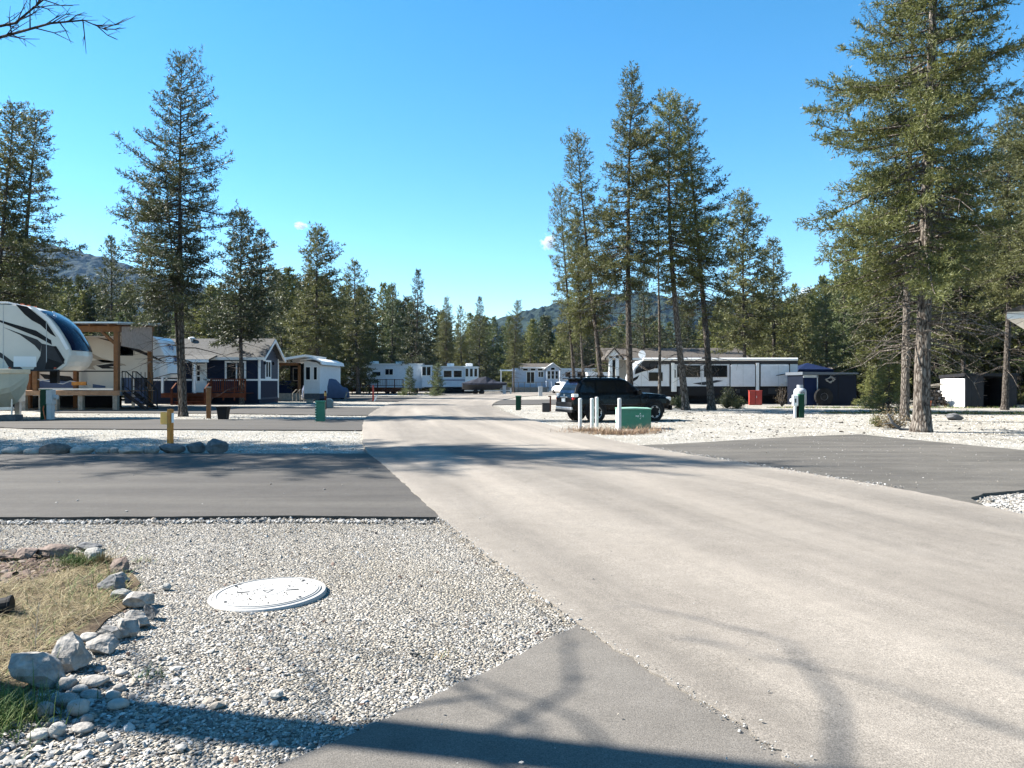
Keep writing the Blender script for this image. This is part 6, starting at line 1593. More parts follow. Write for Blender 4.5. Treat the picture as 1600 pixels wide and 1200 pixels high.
ROCK_SPOTS = []
def rock(x0, x1, y0, y1, m, label, angular=0.7, name='rock', group=None, depth=0.85, seed=[100]):
    seed[0] += 1
    Y = CAM_H * F / (y1 - HZ)
    w = (x1 - x0) * Y / F; h = (y1 - y0) * Y / F * 0.98
    dpt = w * depth; Yc = Y + dpt * 0.42
    X = PX((x0 + x1) / 2, Yc)
    h = h - dpt * 0.42 * CAM_H / Y * 0.9      # the top is seen a little from above
    h = max(h, w * 0.38)
    o = add(name, rock_mesh(seed[0], w * 1.05, dpt, h * 1.16, angular), m, None, (X, Yc, 0))
    o.rotation_euler = (0, 0, random.Random(seed[0]).uniform(-0.15, 0.15))
    tag(o, label, 'rock', group)
    ROCK_SPOTS.append((X, Yc, w * 0.5))
    return o

B = 'rocks edging the grass bed'
rock(18, 97, 1018, 1083, grey_rock, 'biggest angular grey rock at the near end of the grass bed edge', 0.9, group=B)
rock(82, 140, 990, 1052, grey_rock, 'upright wedge shaped grey rock next to the biggest rock of the bed edge', 1.0, group=B)
rock(124, 153, 989, 1006, pale_rock, 'small smooth buff stone tucked behind the upright wedge rock', 0.3, group=B)
rock(136, 181, 996, 1026, grey_rock, 'pale blocky rock just right of the upright wedge rock', 0.8, group=B)
rock(148, 191, 979, 1006, grey_rock, 'dark topped rock leaning behind the pale blocky rock of the bed edge', 0.9, group=B)
rock(181, 217, 968, 1001, grey_rock, 'cracked grey rock in the middle of the bed edge', 1.0, group=B)
rock(195, 236, 954, 985, grey_rock, 'jagged two sided rock at the outward bulge of the bed edge', 1.0, group=B)
rock(224, 249, 944, 970, dark_rock, 'small dark rock farthest right on the bed edge', 0.9, group=B)
rock(196, 238, 926, 953, grey_rock, 'broad flat grey rock above the small dark rock on the bed edge', 0.8, group=B)
rock(176, 211, 920, 941, pale_rock, 'low pale rock left of the broad flat rock on the bed edge', 0.7, group=B)
rock(150, 196, 897, 929, dark_rock, 'dark slab tilted down to the right on the bed edge', 1.0, group=B)
rock(170, 204, 893, 913, grey_rock, 'squared flat topped block on the bed edge', 1.0, group=B)
rock(168, 205, 870, 898, brown_rock, 'brownish upright broken rock behind the squared block', 1.0, group=B)
rock(130, 162, 857, 883, pale_rock, 'rounded pale striped rock beside the bright green grass tuft', 0.5, group=B)
rock(122, 156, 848, 863, dark_rock, 'dark flat rock at the far corner of the grass bed', 0.8, group=B)
rock(58, 119, 857, 877, brown_rock, 'long low reddish dark rock on the far edge of the grass bed', 0.8, group=B, depth=0.5)
rock(19, 59, 857, 878, brown_rock, 'dark red brown rock, second from the left on the far bed edge', 0.8, group=B, depth=0.6)
rock(-6, 23, 864, 880, brown_rock, 'dark rock at the left picture edge on the far bed edge', 0.8, group=B)
C = 'cobbles at the near corner of the bed'
for (a, b, c, d, m, l) in ((80, 122, 1085, 1108, grey_rock, 'flat oval grey cobble below the biggest rock'), (106, 139, 1094, 1123, pale_rock, 'squarish tan cobble at the edge of the trunk shadow'), (88, 118, 1059, 1081, grey_rock, 'round grey cobble touching the biggest rock'),
    (112, 136, 1071, 1087, pale_rock, 'bright oval cobble right of the round grey cobble'), (52, 83, 1099, 1126, grey_rock, 'bluish cobble in the shaded grass corner'), (76, 101, 1131, 1156, pale_rock, 'bright upright cobble just below the trunk shadow at left'),
    (42, 76, 1142, 1161, pale_rock, 'low cream cobble left of the bright upright cobble'), (170, 199, 1094, 1113, pale_rock, 'bright flat cobble just above the trunk shadow'), (177, 196, 1069, 1083, grey_rock, 'small grey cobble above the bright flat cobble'),
    (165, 187, 1080, 1096, pale_rock, 'small pale cobble between the grey and bright flat cobbles'), (125, 145, 1118, 1135, grey_rock, 'shaded cobble in the trunk shadow beside the tan cobble'), (150, 168, 1146, 1161, pale_rock, 'oval white cobble below the trunk shadow'),
    (128, 168, 1068, 1078, grey_rock, 'thin flat cobble between the oval bright cobble and the small grey one'), (126, 158, 1086, 1096, grey_rock, 'flat sliver of cobble above the tan cobble'), (148, 160, 1044, 1053, grey_rock, 'small cobble at the foot of the pale blocky rock'),
    (180, 199, 1046, 1058, pale_rock, 'pale flat pebble under the middle of the bed edge'), (112, 145, 1137, 1150, grey_rock, 'flat grey cobble at the lower rim of the trunk shadow')):
    rock(a, b, c, d, m, l, 0.25, 'cobble', C)
rock(252, 267, 912, 924, pale_rock, 'single small pale stone between the bed edge and the round lid', 0.5, 'stone')
rock(421, 444, 1079, 1095, pale_rock, 'lone pale stone on the gravel below the round lid', 0.6, 'stone')
rock(272, 292, 1165, 1176, pale_rock, 'pale stone near the bottom left of the gravel', 0.5, 'stone')
Dg = 'boulders along the near left driveway'
for (a, b, c, d, m, l, an) in ((2, 35, 701, 712, pale_rock, 'flat pale boulder at the left end of the driveway row', .3), (38, 66, 704, 712, pale_rock, 'lowest cream boulder, second from left in the driveway row', .3), (65, 111, 698, 712, brown_rock, 'long tan brown boulder in the driveway row', .4), (111, 147, 700, 712, pale_rock, 'smooth pale boulder right of the long tan one in the driveway row', .3),
    (147, 173, 699, 711, grey_rock, 'round topped grey boulder in the middle of the driveway row', .4), (172, 187, 699, 711, grey_rock, 'smallest boulder of the driveway row', .4), (187, 224, 698, 712, pale_rock, 'pale slanting boulder right of the smallest one', .4), (223, 251, 697, 711, grey_rock, 'mottled grey boulder left of the golden sign post', .3),
    (249, 288, 695, 710, dark_rock, 'wide dark boulder at the foot of the golden sign post', .4), (291, 320, 691, 709, dark_rock, 'flat topped dark boulder, second from the right end of the driveway row', .6), (323, 356, 686, 710, dark_rock, 'tallest dark boulder at the right end of the driveway row', .6)):
    rock(a, b, c, d, m, l, an, 'boulder', Dg, depth=0.7)
# stones by the fallen boughs at right
rock(1478, 1506, 650, 657, dark_rock, 'low dark stones on the green strip before the open shed', 0.6, 'stone', depth=0.6)

LIDC = (PX(418.5, 5.76), 5.76)
def lid():
    e = thing('access_lid', 'round white concrete septic lid with dark specks set in the gravel', 'lid', (LIDC[0], LIDC[1], 0.01)); e.rotation_euler = (R(0.6), R(-2.0), R(20)); e.scale = (0.9,) * 3
    n = 64
    MB().lathe([(0.475, -0.14), (0.475, 0.0), (0.468, 0.012), (0.44, 0.014), (0.438, 0.006)], n).build('rim', conc, e, smooth=False)
    MB().lathe([(0.434, -0.03), (0.434, 0.012), (0.428, 0.02), (0.1, 0.024), (0.01, 0.0245)], n).build('cover', conc, e, smooth=False)
    for a in (0.0, math.pi):
        c, s = math.cos(a - R(15)), math.sin(a - R(15))
        MB().obox((0.2 * c, 0.2 * s, 0.0245), (1, -0.15, 0), (0.15, 1, 0), (0, 0, 1), 0.1, 0.012, 0.006).build('slot', decal_dark, e)
    for r0 in (0.405, 0.12):
        MB().lathe([(r0, 0.018), (r0, 0.0262), (r0 + 0.006, 0.0262), (r0 + 0.006, 0.018)], n).build('moulded_ring', conc, e)
    for k in range(3):
        a = k * 2.094 + 0.4; b = a + 2.094
        MB().beam((0.05 * math.cos(a), 0.05 * math.sin(a), 0.0255), (0.05 * math.cos(b), 0.05 * math.sin(b), 0.0255), 0.006, 0.004).build('centre_mark', decal_grey, e)
    for a in (0.6, 2.3, 3.6, 5.4):
        MB().lathe([(0.012, 0.02), (0.012, 0.0275)], 8, (0.37 * math.cos(a), 0.37 * math.sin(a), 0)).build('bolt', decal_grey, e)
    rng = np.random.RandomState(3); N = 240
    r = 0.42 * np.sqrt(rng.rand(N)); a = rng.rand(N) * 6.28; P = np.stack([r * np.cos(a), r * np.sin(a), np.full(N, 0.0245)], -1)
    V, Fc, C_ = stones(P, rng.gamma(1.2, 0.0019, N) + 0.0016, rng, 'dark')
    o = add('grit', fast_mesh('grit', V, Fc, col=C_), stone_m, e); o['kind'] = 'stuff'

# ---- loose stones in numpy
_t = (1 + 5 ** 0.5) / 2
ICO_V = np.array([(-1, _t, 0), (1, _t, 0), (-1, -_t, 0), (1, -_t, 0), (0, -1, _t), (0, 1, _t), (0, -1, -_t), (0, 1, -_t), (_t, 0, -1), (_t, 0, 1), (-_t, 0, -1), (-_t, 0, 1)]); ICO_V = ICO_V / np.linalg.norm(ICO_V[0])
ICO_F = np.array([(0, 11, 5), (0, 5, 1), (0, 1, 7), (0, 7, 10), (0, 10, 11), (1, 5, 9), (5, 11, 4), (11, 10, 2), (10, 7, 6), (7, 1, 8), (3, 9, 4), (3, 4, 2), (3, 2, 6), (3, 6, 8), (3, 8, 9), (4, 9, 5), (2, 4, 11), (6, 2, 10), (8, 6, 7), (9, 8, 1)])
OCT_V = np.array([(1, 0, 0), (-1, 0, 0), (0, 1, 0), (0, -1, 0), (0, 0, 1), (0, 0, -1)], float)
OCT_F = np.array([(0, 2, 4), (2, 1, 4), (1, 3, 4), (3, 0, 4), (2, 0, 5), (1, 2, 5), (3, 1, 5), (0, 3, 5)])
PALS = {'grey': [(0.171, 0.166, 0.158), (0.240, 0.233, 0.218), (0.286, 0.276, 0.259), (0.332, 0.320, 0.302), (0.127, 0.123, 0.117), (0.252, 0.224, 0.188), (0.400, 0.390, 0.370), (0.206, 0.183, 0.154)],
        'pale': [(0.370, 0.356, 0.322), (0.444, 0.431, 0.393), (0.497, 0.486, 0.446), (0.551, 0.540, 0.503), (0.302, 0.287, 0.255), (0.417, 0.376, 0.319), (0.228, 0.215, 0.191)],
        'dark': [(0.018, 0.017, 0.016), (0.048, 0.042, 0.036), (0.090, 0.078, 0.066)],
        'bark': [(0.060, 0.036, 0.027), (0.096, 0.060, 0.045), (0.144, 0.102, 0.084), (0.180, 0.144, 0.120)]}
def stones(P, r, rng, pal='grey', lod=1, flat=0.6, lift=0.25):
    bv, bf = (ICO_V, ICO_F) if lod else (OCT_V, OCT_F)
    n = len(P)
    var = bv[None] * rng.uniform(0.72, 1.18, (16, len(bv), 1))
    V = var[rng.randint(0, 16, n)] * (r[:, None, None] * np.stack([rng.uniform(0.8, 1.35, n), rng.uniform(0.65, 1.05, n), flat * rng.uniform(0.6, 1.15, n)], -1)[:, None])
    a = rng.rand(n) * 6.283; tx = rng.normal(0, 0.3, n); ty = rng.normal(0, 0.3, n)
    x, y, z = V[..., 0].copy(), V[..., 1].copy(), V[..., 2].copy()
    z2 = z + x * tx[:, None] + y * ty[:, None]
    V[..., 0] = x * np.cos(a)[:, None] - y * np.sin(a)[:, None]; V[..., 1] = x * np.sin(a)[:, None] + y * np.cos(a)[:, None]; V[..., 2] = z2
    V += P[:, None] + np.array([0, 0, 1.0]) * (r * flat * lift)[:, None, None]
    Fc = (bf[None] + (np.arange(n) * len(bv))[:, None, None]).reshape(-1, 3)
    pc = np.array(PALS[pal]); c = pc[rng.randint(0, len(pc), n)] * rng.uniform(0.8, 1.2, (n, 1))
    return V.reshape(-1, 3), Fc, np.repeat(c, len(bv), 0)
stone_m = tint_mat('stone_tints', 0.9, 0.4, 70)
lid()

def in_poly(P, poly):
    x, y = P[:, 0], P[:, 1]; ins = np.zeros(len(P), bool); n = len(poly); j = n - 1
    for i in range(n):
        xi, yi = poly[i]; xj, yj = poly[j]
        c = ((yi > y) != (yj > y)) & (x < (xj - xi) * (y - yi) / (yj - yi + 1e-12) + xi)
        ins ^= c; j = i
    return ins

def scatter(poly, n, rng, frame=True, power=None):
    poly = np.array(poly); lo, hi = poly.min(0), poly.max(0)
    out = []; got = 0
    for _ in range(60):
        P = lo + (hi - lo) * rng.rand(n * 2, 2)
        if power: P[:, 1] = lo[1] + (hi[1] - lo[1]) * rng.rand(n * 2) ** power
        m = in_poly(P, poly)
        if frame: m &= (np.abs(P[:, 0]) < P[:, 1] * 0.70 + 0.4)
        P = P[m]; out.append(P); got += len(P)
        if got >= n: break
    return np.concatenate(out)[:n]

BED = [(-8, 7.35), (-4.9, 7.3), (-4.0, 7.15), (-3.55, 6.9), (-3.1, 6.3), (-2.72, 5.6), (-2.72, 5.15), (-2.62, 4.75), (-2.5, 4.3), (-2.45, 4.0), (-2.55, 3.7), (-2.5, 3.3), (-8, 3.0)]
NEAR = [(-9, 8.9), (-5, 8.87), (-0.72, 8.9), (0.5, 5.0), (-0.2, 4.0), (-0.95, 3.1), (-2.3, 1.4), (-9, 1.4)]
def gravel():
    rng = np.random.RandomState(17)
    def put(name, poly, n, rmean, pal, lod, power=None, avoid=True, smin=0.004, z=0.0, flat=0.6):
        P = scatter(poly, n, rng, True, power)
        if avoid:
            k = np.hypot(P[:, 0] - LIDC[0], P[:, 1] - LIDC[1]) > 0.47
            k &= ~in_poly(P, BED)
            P = P[k]
        r = rng.gamma(4.0, rmean / 4, len(P)) + smin
        p3 = np.c_[P, np.full(len(P), z)]
        V, Fc, C_ = stones(p3, r, rng, pal, lod, flat)
        o = add(name, fast_mesh(name, V, Fc, col=C_), stone_m); o['kind'] = 'stuff'
        tag(o, 'loose grey gravel stones lying on the lot', 'gravel')
        return o
    # foreground patch, dense
    P0 = scatter(NEAR, 96000, rng, True, 1.15)
    k = (np.hypot(P0[:, 0] - LIDC[0], P0[:, 1] - LIDC[1]) > 0.43) & ~in_poly(P0, BED)
    P0 = P0[k]; r = rng.gamma(1.7, 0.002, len(P0)) + 0.0027
    # sandy worn places hold fewer and finer stones
    worn = np.clip(1.2 - np.hypot((P0[:, 0] + 0.9) / 1.5, (P0[:, 1] - 6.2) / 1.6), 0, 1) * (0.6 + 0.4 * np.sin(P0[:, 0] * 5) * np.sin(P0[:, 1] * 4))
    r *= 1 - 0.35 * worn
    big = rng.rand(len(P0)) < 0.012; r[big] *= 2.2
    # coarser cobbly stones at the bottom left
    bl = np.clip((-1.2 - P0[:, 0]) / 0.9, 0, 1) * np.clip((4.5 - P0[:, 1]) / 0.7, 0, 1); r *= 1 + 1.1 * bl
    thin = rng.rand(len(P0)) > 0.45 * bl + 0.3 * worn; P0 = P0[thin]; r = r[thin]
    near = P0[:, 1] < 5.3
    parts = [stones(np.c_[P0[q], rng.uniform(-0.003, 0.003, q.sum())], r[q], rng, 'grey', lod, 0.56, 0.2) for q, lod in ((near, 1), (~near, 0))]
    V = np.concatenate([p[0] for p in parts]); Fc = np.concatenate([parts[0][1], parts[1][1] + len(parts[0][0])]); C_ = np.concatenate([p[2] for p in parts])
    o = add('gravel', fast_mesh('gravel', V, Fc, col=C_), stone_m); tag(o, 'loose grey gravel of the foreground patch round the lid', 'gravel', kind='stuff')
    L0 = scatter(NEAR, 900, rng); L0 = L0[(np.hypot(L0[:, 0] - LIDC[0], L0[:, 1] - LIDC[1]) > 0.46) & ~in_poly(L0, BED)]
    V, Fc, C_ = stones(np.c_[L0, np.full(len(L0), 0.006)], rng.gamma(1.6, 0.003, len(L0)) + 0.002, rng, 'bark', 1, 0.4)
    o = add('litter', fast_mesh('litter', V, Fc, col=C_), stone_m); tag(o, 'bark crumbs and cone scales strewn on the near gravel', 'litter', kind='stuff')
    # windrow of stones along the near edge of the driveway and along the road seam
    def along(pts, n, spread, rm, pal):
        pts = np.array(pts); d = np.r_[0, np.cumsum(np.hypot(*np.diff(pts, axis=0).T))]; u = rng.rand(n) * d[-1]
        P = np.stack([np.interp(u, d, pts[:, 0]), np.interp(u, d, pts[:, 1])], -1) + rng.normal(0, spread, (n, 2))
        r = rng.gamma(3, rm / 3, n) + 0.003
        return np.c_[P, np.full(n, 0.0)], r
    A1, r1 = along([(-6.6, 8.66), (-5, 8.72), (-2.6, 8.8), (-0.85, 8.72)], 2200, 0.06, 0.01, 'grey'); A1[:, 2] = 0.012
    A2, r2 = along([(-0.83, 8.8), (-0.2, 6.9), (0.43, 4.97)], 1300, 0.04, 0.0045, 'pale'); A2[:, 2] = 0.045
    A3, r3 = along([(0.45, 4.95), (-0.2, 4.05), (-0.9, 3.18)], 1200, 0.03, 0.0045, 'grey'); A3[:, 2] = 0.03
    A4, r4 = along([(0.45, 4.9), (1.0, 3.55), (1.3, 2.7)], 200, 0.025, 0.0018, 'pale'); A4[:, 2] = 0.05
    A5, r5 = along([(5.6, 11.3), (4.75, 13.9), (3.3, 18.2)], 900, 0.12, 0.008, 'pale'); A5[:, 2] = 0.048
    Pp = np.concatenate([A1, A2, A3, A4, A5]); rr = np.concatenate([r1, r2, r3, r4, r5])
    V, Fc, C_ = stones(Pp, rr, rng, 'grey', 1)
    o = add('gravel_edging', fast_mesh('gravel_edging', V, Fc, col=C_), stone_m); tag(o, 'spilled gravel lying along the seams of road and driveways', 'gravel', kind='stuff')
    # grit on the asphalt
    G1 = scatter([(-0.4, 9), (5.8, 9.2), (6.6, 5.5), (3, 2.9), (-0.6, 3.1)], 420, rng); G2 = scatter([(-6, 9.1), (-1, 9.1), (-2.8, 16.4), (-11, 16.4)], 70, rng); G3 = scatter([(6.2, 11), (11, 12), (10.3, 22.5), (4.4, 19)], 520, rng)
    Pp = np.concatenate([np.c_[G1, np.full(len(G1), 0.063)], np.c_[G2, np.full(len(G2), 0.046)], np.c_[G3, np.full(len(G3), 0.045)]])
    V, Fc, C_ = stones(Pp, np.r_[rng.gamma(2, 0.0015, len(G1)) + 0.001, rng.gamma(2, 0.003, len(G2)) + .001, rng.gamma(2, 0.0025, len(G3)) + .002], rng, 'grey', 1)
    o = add('grit', fast_mesh('grit', V, Fc, col=C_), stone_m); tag(o, 'grit scattered on the asphalt', 'grit', kind='stuff')
    # the mid-distance lots
    for poly, n, rm, pal, z in (([(-16, 17.1), (-3.5, 17.0), (-4.75, 24.8), (-10, 25.2), (-17, 25.8), (-18, 26.8)], 14000, 0.014, 'pale', 0.0),
                       ([(-23, 32.6), (-6.4, 32.6), (-7, 36), (-15, 38.4), (-24, 39)], 7000, 0.017, 'pale', 0.0),
                       ([(0.6, 33.3), (2.2, 23.4), (3.3, 18.9), (6, 20.8), (10.4, 23.1), (11.9, 17.8), (13.5, 17), (24, 30), (26, 46), (4, 50), (-0.8, 44.6)], 24000, 0.017, 'pale', 0.0),
                       ([(5.95, 9.3), (6.2, 10.25), (6.65, 10.7), (7.4, 11.05), (8.6, 11.3), (8, 8), (6.3, 7.5)], 5200, 0.011, 'grey', 0.0)):
        put('gravel', poly, n, rm, pal, 0 if rm > 0.012 else 1, None, False, 0.006, z, 0.55)
    # bigger dark stones and cones scattered over the right gravel
    P = scatter([(3, 24), (6, 21.5), (10.4, 23.3), (13.5, 19), (22, 30), (22, 42), (3, 42)], 2000, rng)
    V, Fc, C_ = stones(np.c_[P, np.zeros(len(P))], rng.gamma(2.2, 0.011, len(P)) + 0.008, rng, 'dark', 0, 0.5)
    o = add('debris', fast_mesh('debris', V, Fc, col=C_), stone_m); tag(o, 'dark cones and bark bits littering the right gravel', 'debris', kind='stuff')
gravel()

# ---- blades: dry straw, green tufts, dead weeds
blade_m = tint_mat('blade_tints', 0.7, 0.0, 20)
def blades(P, L, W, rng, cols, up=0.5, curl=0.6):
    n = len(P); a = rng.rand(n) * 6.283; el = np.clip(rng.normal(up, 0.28, n), 0.02, 1.5)
    h = np.stack([np.cos(a), np.sin(a)], -1); s = np.stack([-np.sin(a), np.cos(a), np.zeros(n)], -1)
    V = np.empty((n, 6, 3)); 
    for k, t in enumerate((0.0, 0.55, 1.0)):
        r = L * t * np.cos(el) * (1 + 0.2 * t); z = L * t * np.sin(el) - curl * L * t * t * np.sin(el) * 0.6 + 0.004
        c = np.stack([P[:, 0] + h[:, 0] * r, P[:, 1] + h[:, 1] * r, P[:, 2] + np.maximum(z, 0.003)], -1)
        w = (W * (1 - 0.85 * t))[:, None] * s
        V[:, 2 * k] = c - w; V[:, 2 * k + 1] = c + w
    b = (np.arange(n) * 6)[:, None]
    Fc = np.concatenate([b + np.array([[0, 1, 3, 2]]), b + np.array([[2, 3, 5, 4]])])
    pc = np.array(cols); c = pc[rng.randint(0, len(pc), n)] * rng.uniform(0.75, 1.25, (n, 1))
    return V.reshape(-1, 3), Fc, np.repeat(c, 6, 0)
STRAW = [(0.219, 0.167, 0.083), (0.261, 0.208, 0.114), (0.181, 0.134, 0.065), (0.143, 0.106, 0.052), (0.285, 0.240, 0.148)]
GREEN = [(0.052, 0.099, 0.017), (0.075, 0.128, 0.023), (0.041, 0.070, 0.014), (0.116, 0.139, 0.041)]
WEED = [(0.216, 0.137, 0.086), (0.259, 0.173, 0.108), (0.173, 0.108, 0.072), (0.302, 0.230, 0.144)]
def stuff(name, parts, m, label, cat):
    off = 0; Vs, Fs, Cs = [], [], []
    for V, Fc, C_ in parts:
        Vs.append(V); Fs.append(Fc + off); Cs.append(C_); off += len(V)
    o = add(name, fast_mesh(name, np.concatenate(Vs), np.concatenate(Fs), col=np.concatenate(Cs)), m)
    return tag(o, label, cat, kind='stuff')
def vegetation():
    rng = np.random.RandomState(29)
    bed = slab('soil_bed', BED, 0.012, mat('bed_soil', (0.075, 0.055, 0.037), 0.95, var=0.5, scale=14, bump=0.8, bscale=40), 0.25, 0.03, 5, z0=-0.05)
    inner = [(-6.5, 7.2), (-3.9, 7.0), (-3.3, 6.5), (-2.85, 5.8), (-2.8, 5.1), (-2.72, 4.4), (-2.6, 3.7), (-3.5, 3.2), (-6.5, 4.5)]
    P = scatter(inner, 15000, rng)
    # clumpy: bare mulch in the far left corner
    keep = rng.rand(len(P)) < np.where((P[:, 1] > 6.1) & (P[:, 0] < -3.75), 0.1, 1.0)
    keep &= rng.rand(len(P)) < 0.45 + 0.55 * (np.sin(P[:, 0] * 5 + 1) * np.sin(P[:, 1] * 4.3) > -0.3)
    keep &= rng.rand(len(P)) < np.where(np.sin(P[:, 0] * 3.1 + 2.0) * np.sin(P[:, 1] * 2.7 + 0.5) > 0.35, 0.3, 1.0)
    P = P[keep]
    a = blades(np.c_[P, np.full(len(P), 0.012)], rng.gamma(4, 0.03, len(P)) + 0.04, rng.uniform(0.0012, 0.0028, len(P)), rng, STRAW + [(0.09, 0.065, 0.035), (0.13, 0.12, 0.045)], 0.25, 0.9)
    Q = scatter(inner, 4200, rng); gmask = (np.hypot(Q[:, 0] + 2.85, Q[:, 1] - 5.9) < 0.55) | (rng.rand(len(Q)) < 0.28) | (np.hypot(Q[:, 0] + 2.75, Q[:, 1] - 3.7) < 0.4); Q = Q[gmask]
    b = blades(np.c_[Q, np.full(len(Q), 0.012)], rng.gamma(4, 0.018, len(Q)) + 0.04, rng.uniform(0.0015, 0.003, len(Q)), rng, GREEN + STRAW[:1], 0.8, 0.6)
    stuff('dry_grass', [a, b], blade_m, 'matted dry straw coloured grass in the rock edged bed', 'grass')
    # mulch chips
    P = scatter([(-6, 7.2), (-4.2, 7.15), (-3.75, 6.7), (-3.9, 6.0), (-6, 5.6)], 2200, rng)
    V, Fc, C_ = stones(np.c_[P, np.full(len(P), 0.012)], rng.gamma(3, 0.006, len(P)) + 0.006, rng, 'bark', 1, 0.35)
    o = add('bark_mulch', fast_mesh('bark_mulch', V, Fc, col=C_), stone_m); tag(o, 'reddish bark mulch in the far corner of the grass bed', 'mulch', kind='stuff')
    # green tuft among the rocks
    def tuft(x, y, n, L, cols, label, name='grass_tuft', spread=0.07, up=1.1):
        P = np.c_[rng.normal(0, spread, n), rng.normal(0, spread * 0.7, n), np.zeros(n)]
        V, Fc, C_ = blades(P, rng.gamma(6, L / 6, n), rng.uniform(0.0015, 0.003, n), rng, cols, up, 0.5)
        o = add(name, fast_mesh(name, V, Fc, col=C_), blade_m, None, (x, y, 0.01)); tag(o, label, 'grass', kind='stuff')
    x, y = G(121, 886); tuft(x, y, 520, 0.13, GREEN, 'bright green grass tuft by the striped pale rock', spread=0.09)
    x, y = G(163, 884); tuft(x, y, 260, 0.13, STRAW, 'upright straw tuft between the far corner rocks', spread=0.04, up=1.25)
    x, y = G(15, 1125); tuft(x - 0.05, y, 900, 0.13, GREEN, 'long green grass in the shaded bottom left corner', spread=0.13)
    x, y = G(0, 1150); tuft(x - 0.15, y, 700, 0.12, GREEN, 'green grass at the lower left picture corner', spread=0.14)
    x, y = G(235, 1062); tuft(x, y, 60, 0.05, GREEN, 'tiny green weed in the gravel below the bed edge', spread=0.05)
    x, y = G(220, 880); tuft(x, y, 70, 0.05, STRAW + GREEN, 'tiny dry weed beside the far corner rocks', spread=0.07)
    x, y = G(690, 1030); tuft(x, y, 50, 0.04, GREEN[:1] + STRAW, 'sparse weed near the point of the gravel patch', spread=0.07)
    # tall thin weed stalk
    e = thing('weed_stalk', 'thin dry weed stalk standing in the straw', 'weed', (*G(54, 1018), 0))
    MB().tube([(0, 0, 0), (0.01, 0, 0.15), (0.025, 0, 0.3)], [0.003, 0.002, 0.001], 4).build('stem', grey_w, e)
    for k in range(5): MB().tube([(0.01, 0, 0.08 + k * 0.04), (0.04 * (-1) ** k, 0.01, 0.14 + k * 0.045)], [0.0015, 0.0008], 3).build('twig', grey_w, e)
    # black pot on its side at the left edge
    e = thing('plant_pot', 'black plastic plant pot lying in the straw at the left edge', 'pot', (*G(-8, 966), 0.0), R(20)); e.scale = (0.8,) * 3
    MB().lathe([(0.06, -0.12), (0.085, 0.09), (0.092, 0.09), (0.092, 0.12), (0.08, 0.12), (0.055, -0.09)], 18, (0, 0, 0.085), 'x').build('pot', black_pl, e, smooth=False)
    MB().lathe([(0.094, 0.1), (0.098, 0.105), (0.098, 0.118), (0.094, 0.122)], 18, (0, 0, 0.085), 'x').build('rim', black_pl, e)
    # dead weeds round the transformer
    parts = []
    for (px, py, n) in ((905, 674, 260), (930, 674, 420), (955, 678, 420), (975, 679, 420), (1000, 677, 420), (1015, 674, 260), (945, 679, 300), (890, 678, 160)):
        c = G(px, py); P = np.c_[c[0] + rng.normal(0, 0.3, n), c[1] + rng.normal(0, 0.22, n), np.zeros(n)]
        parts.append(blades(P, rng.gamma(5, 0.045, n), rng.uniform(0.004, 0.009, n), rng, WEED, 0.95, 0.6))
    stuff('dead_weeds', parts, blade_m, 'rusty brown dead weeds round the green transformer and posts', 'weeds')
    # strip of green grass at the right, before the sheds
    parts = []
    for poly, n in (([(16, 38.5), (30, 37), (30, 40.5), (16, 40.2)], 5200), ([(16, 46.8), (31, 46.8), (31, 48.6), (16, 48.6)], 2600)):
        P = scatter(poly, n, rng); parts.append(blades(np.c_[P, np.zeros(len(P))], rng.gamma(4, 0.03, len(P)), rng.uniform(0.012, 0.022, len(P)), rng, GREEN + STRAW[:2], 0.8))
    stuff('grass_strip', parts, blade_m, 'thin green grass strip on the gravel before the sheds', 'grass')
vegetation()

# ---- shrubs and boughs
def shrub(label, X, Y, w, h, m, seed, n=1600, bl=0.1, name='shrub', stem_m=None, dense_low=0.3):
    rng = np.random.RandomState(seed); pr = random.Random(seed)
    e = thing(name, label, 'shrub', (X, Y, 0))
    mb = MB(); tips = []
    for k in range(22):
        a = pr.random() * 6.28; el = pr.uniform(0.3, 1.4); L = pr.uniform(0.5, 1.0)
        d = Vector((math.cos(a) * math.cos(el) * w * 0.5, math.sin(a) * math.cos(el) * w * 0.5, math.sin(el) * h)) * L
        mid = d * 0.5 + Vector((pr.gauss(0, .04), pr.gauss(0, .04), 0.05 * h))
        mb.tube([(0, 0, 0), mid, d], [0.02 * h, 0.012 * h, 0.004 * h], 4, cap=False); tips += [np.array(mid), np.array(d), np.array(mid.lerp(d, .5)), np.array(mid * .6)]
    mb.build('stems', stem_m or bark_m, e)
    tips = np.array(tips); c = tips[rng.randint(0, len(tips), n)] + rng.normal(0, 0.09, (n, 3)) * np.array([w, w, h])
    c[:, 2] = np.maximum(c[:, 2], 0.02)
    D = rng.normal(0, 1, (n, 3)); D[:, 2] += 0.5; D /= np.linalg.norm(D, axis=1)[:, None]; S = np.cross(D, rng.normal(0, 1, (n, 3))); S /= np.linalg.norm(S, axis=1)[:, None]
    ln = bl * rng.uniform(0.6, 1.3, n); V = np.empty((n, 4, 3)); V[:, 0] = c; V[:, 1] = c + D * (ln * .5)[:, None] + S * (ln * .18)[:, None]; V[:, 2] = c + D * ln[:, None]; V[:, 3] = c + D * (ln * .5)[:, None] - S * (ln * .18)[:, None]
    add('foliage', fast_mesh('foliage', V.reshape(-1, 3), np.arange(n * 4).reshape(-1, 4)), m, e)
    return e
dead_leaf = leaf_mat('dead_leaves', (0.084, 0.059, 0.032), (0.189, 0.147, 0.077), 0.2)
shrub('small green bush between the front wheel of the black car and the trailer', PX(1063, 46), 46, 1.0, 0.9, needle_d, 1)
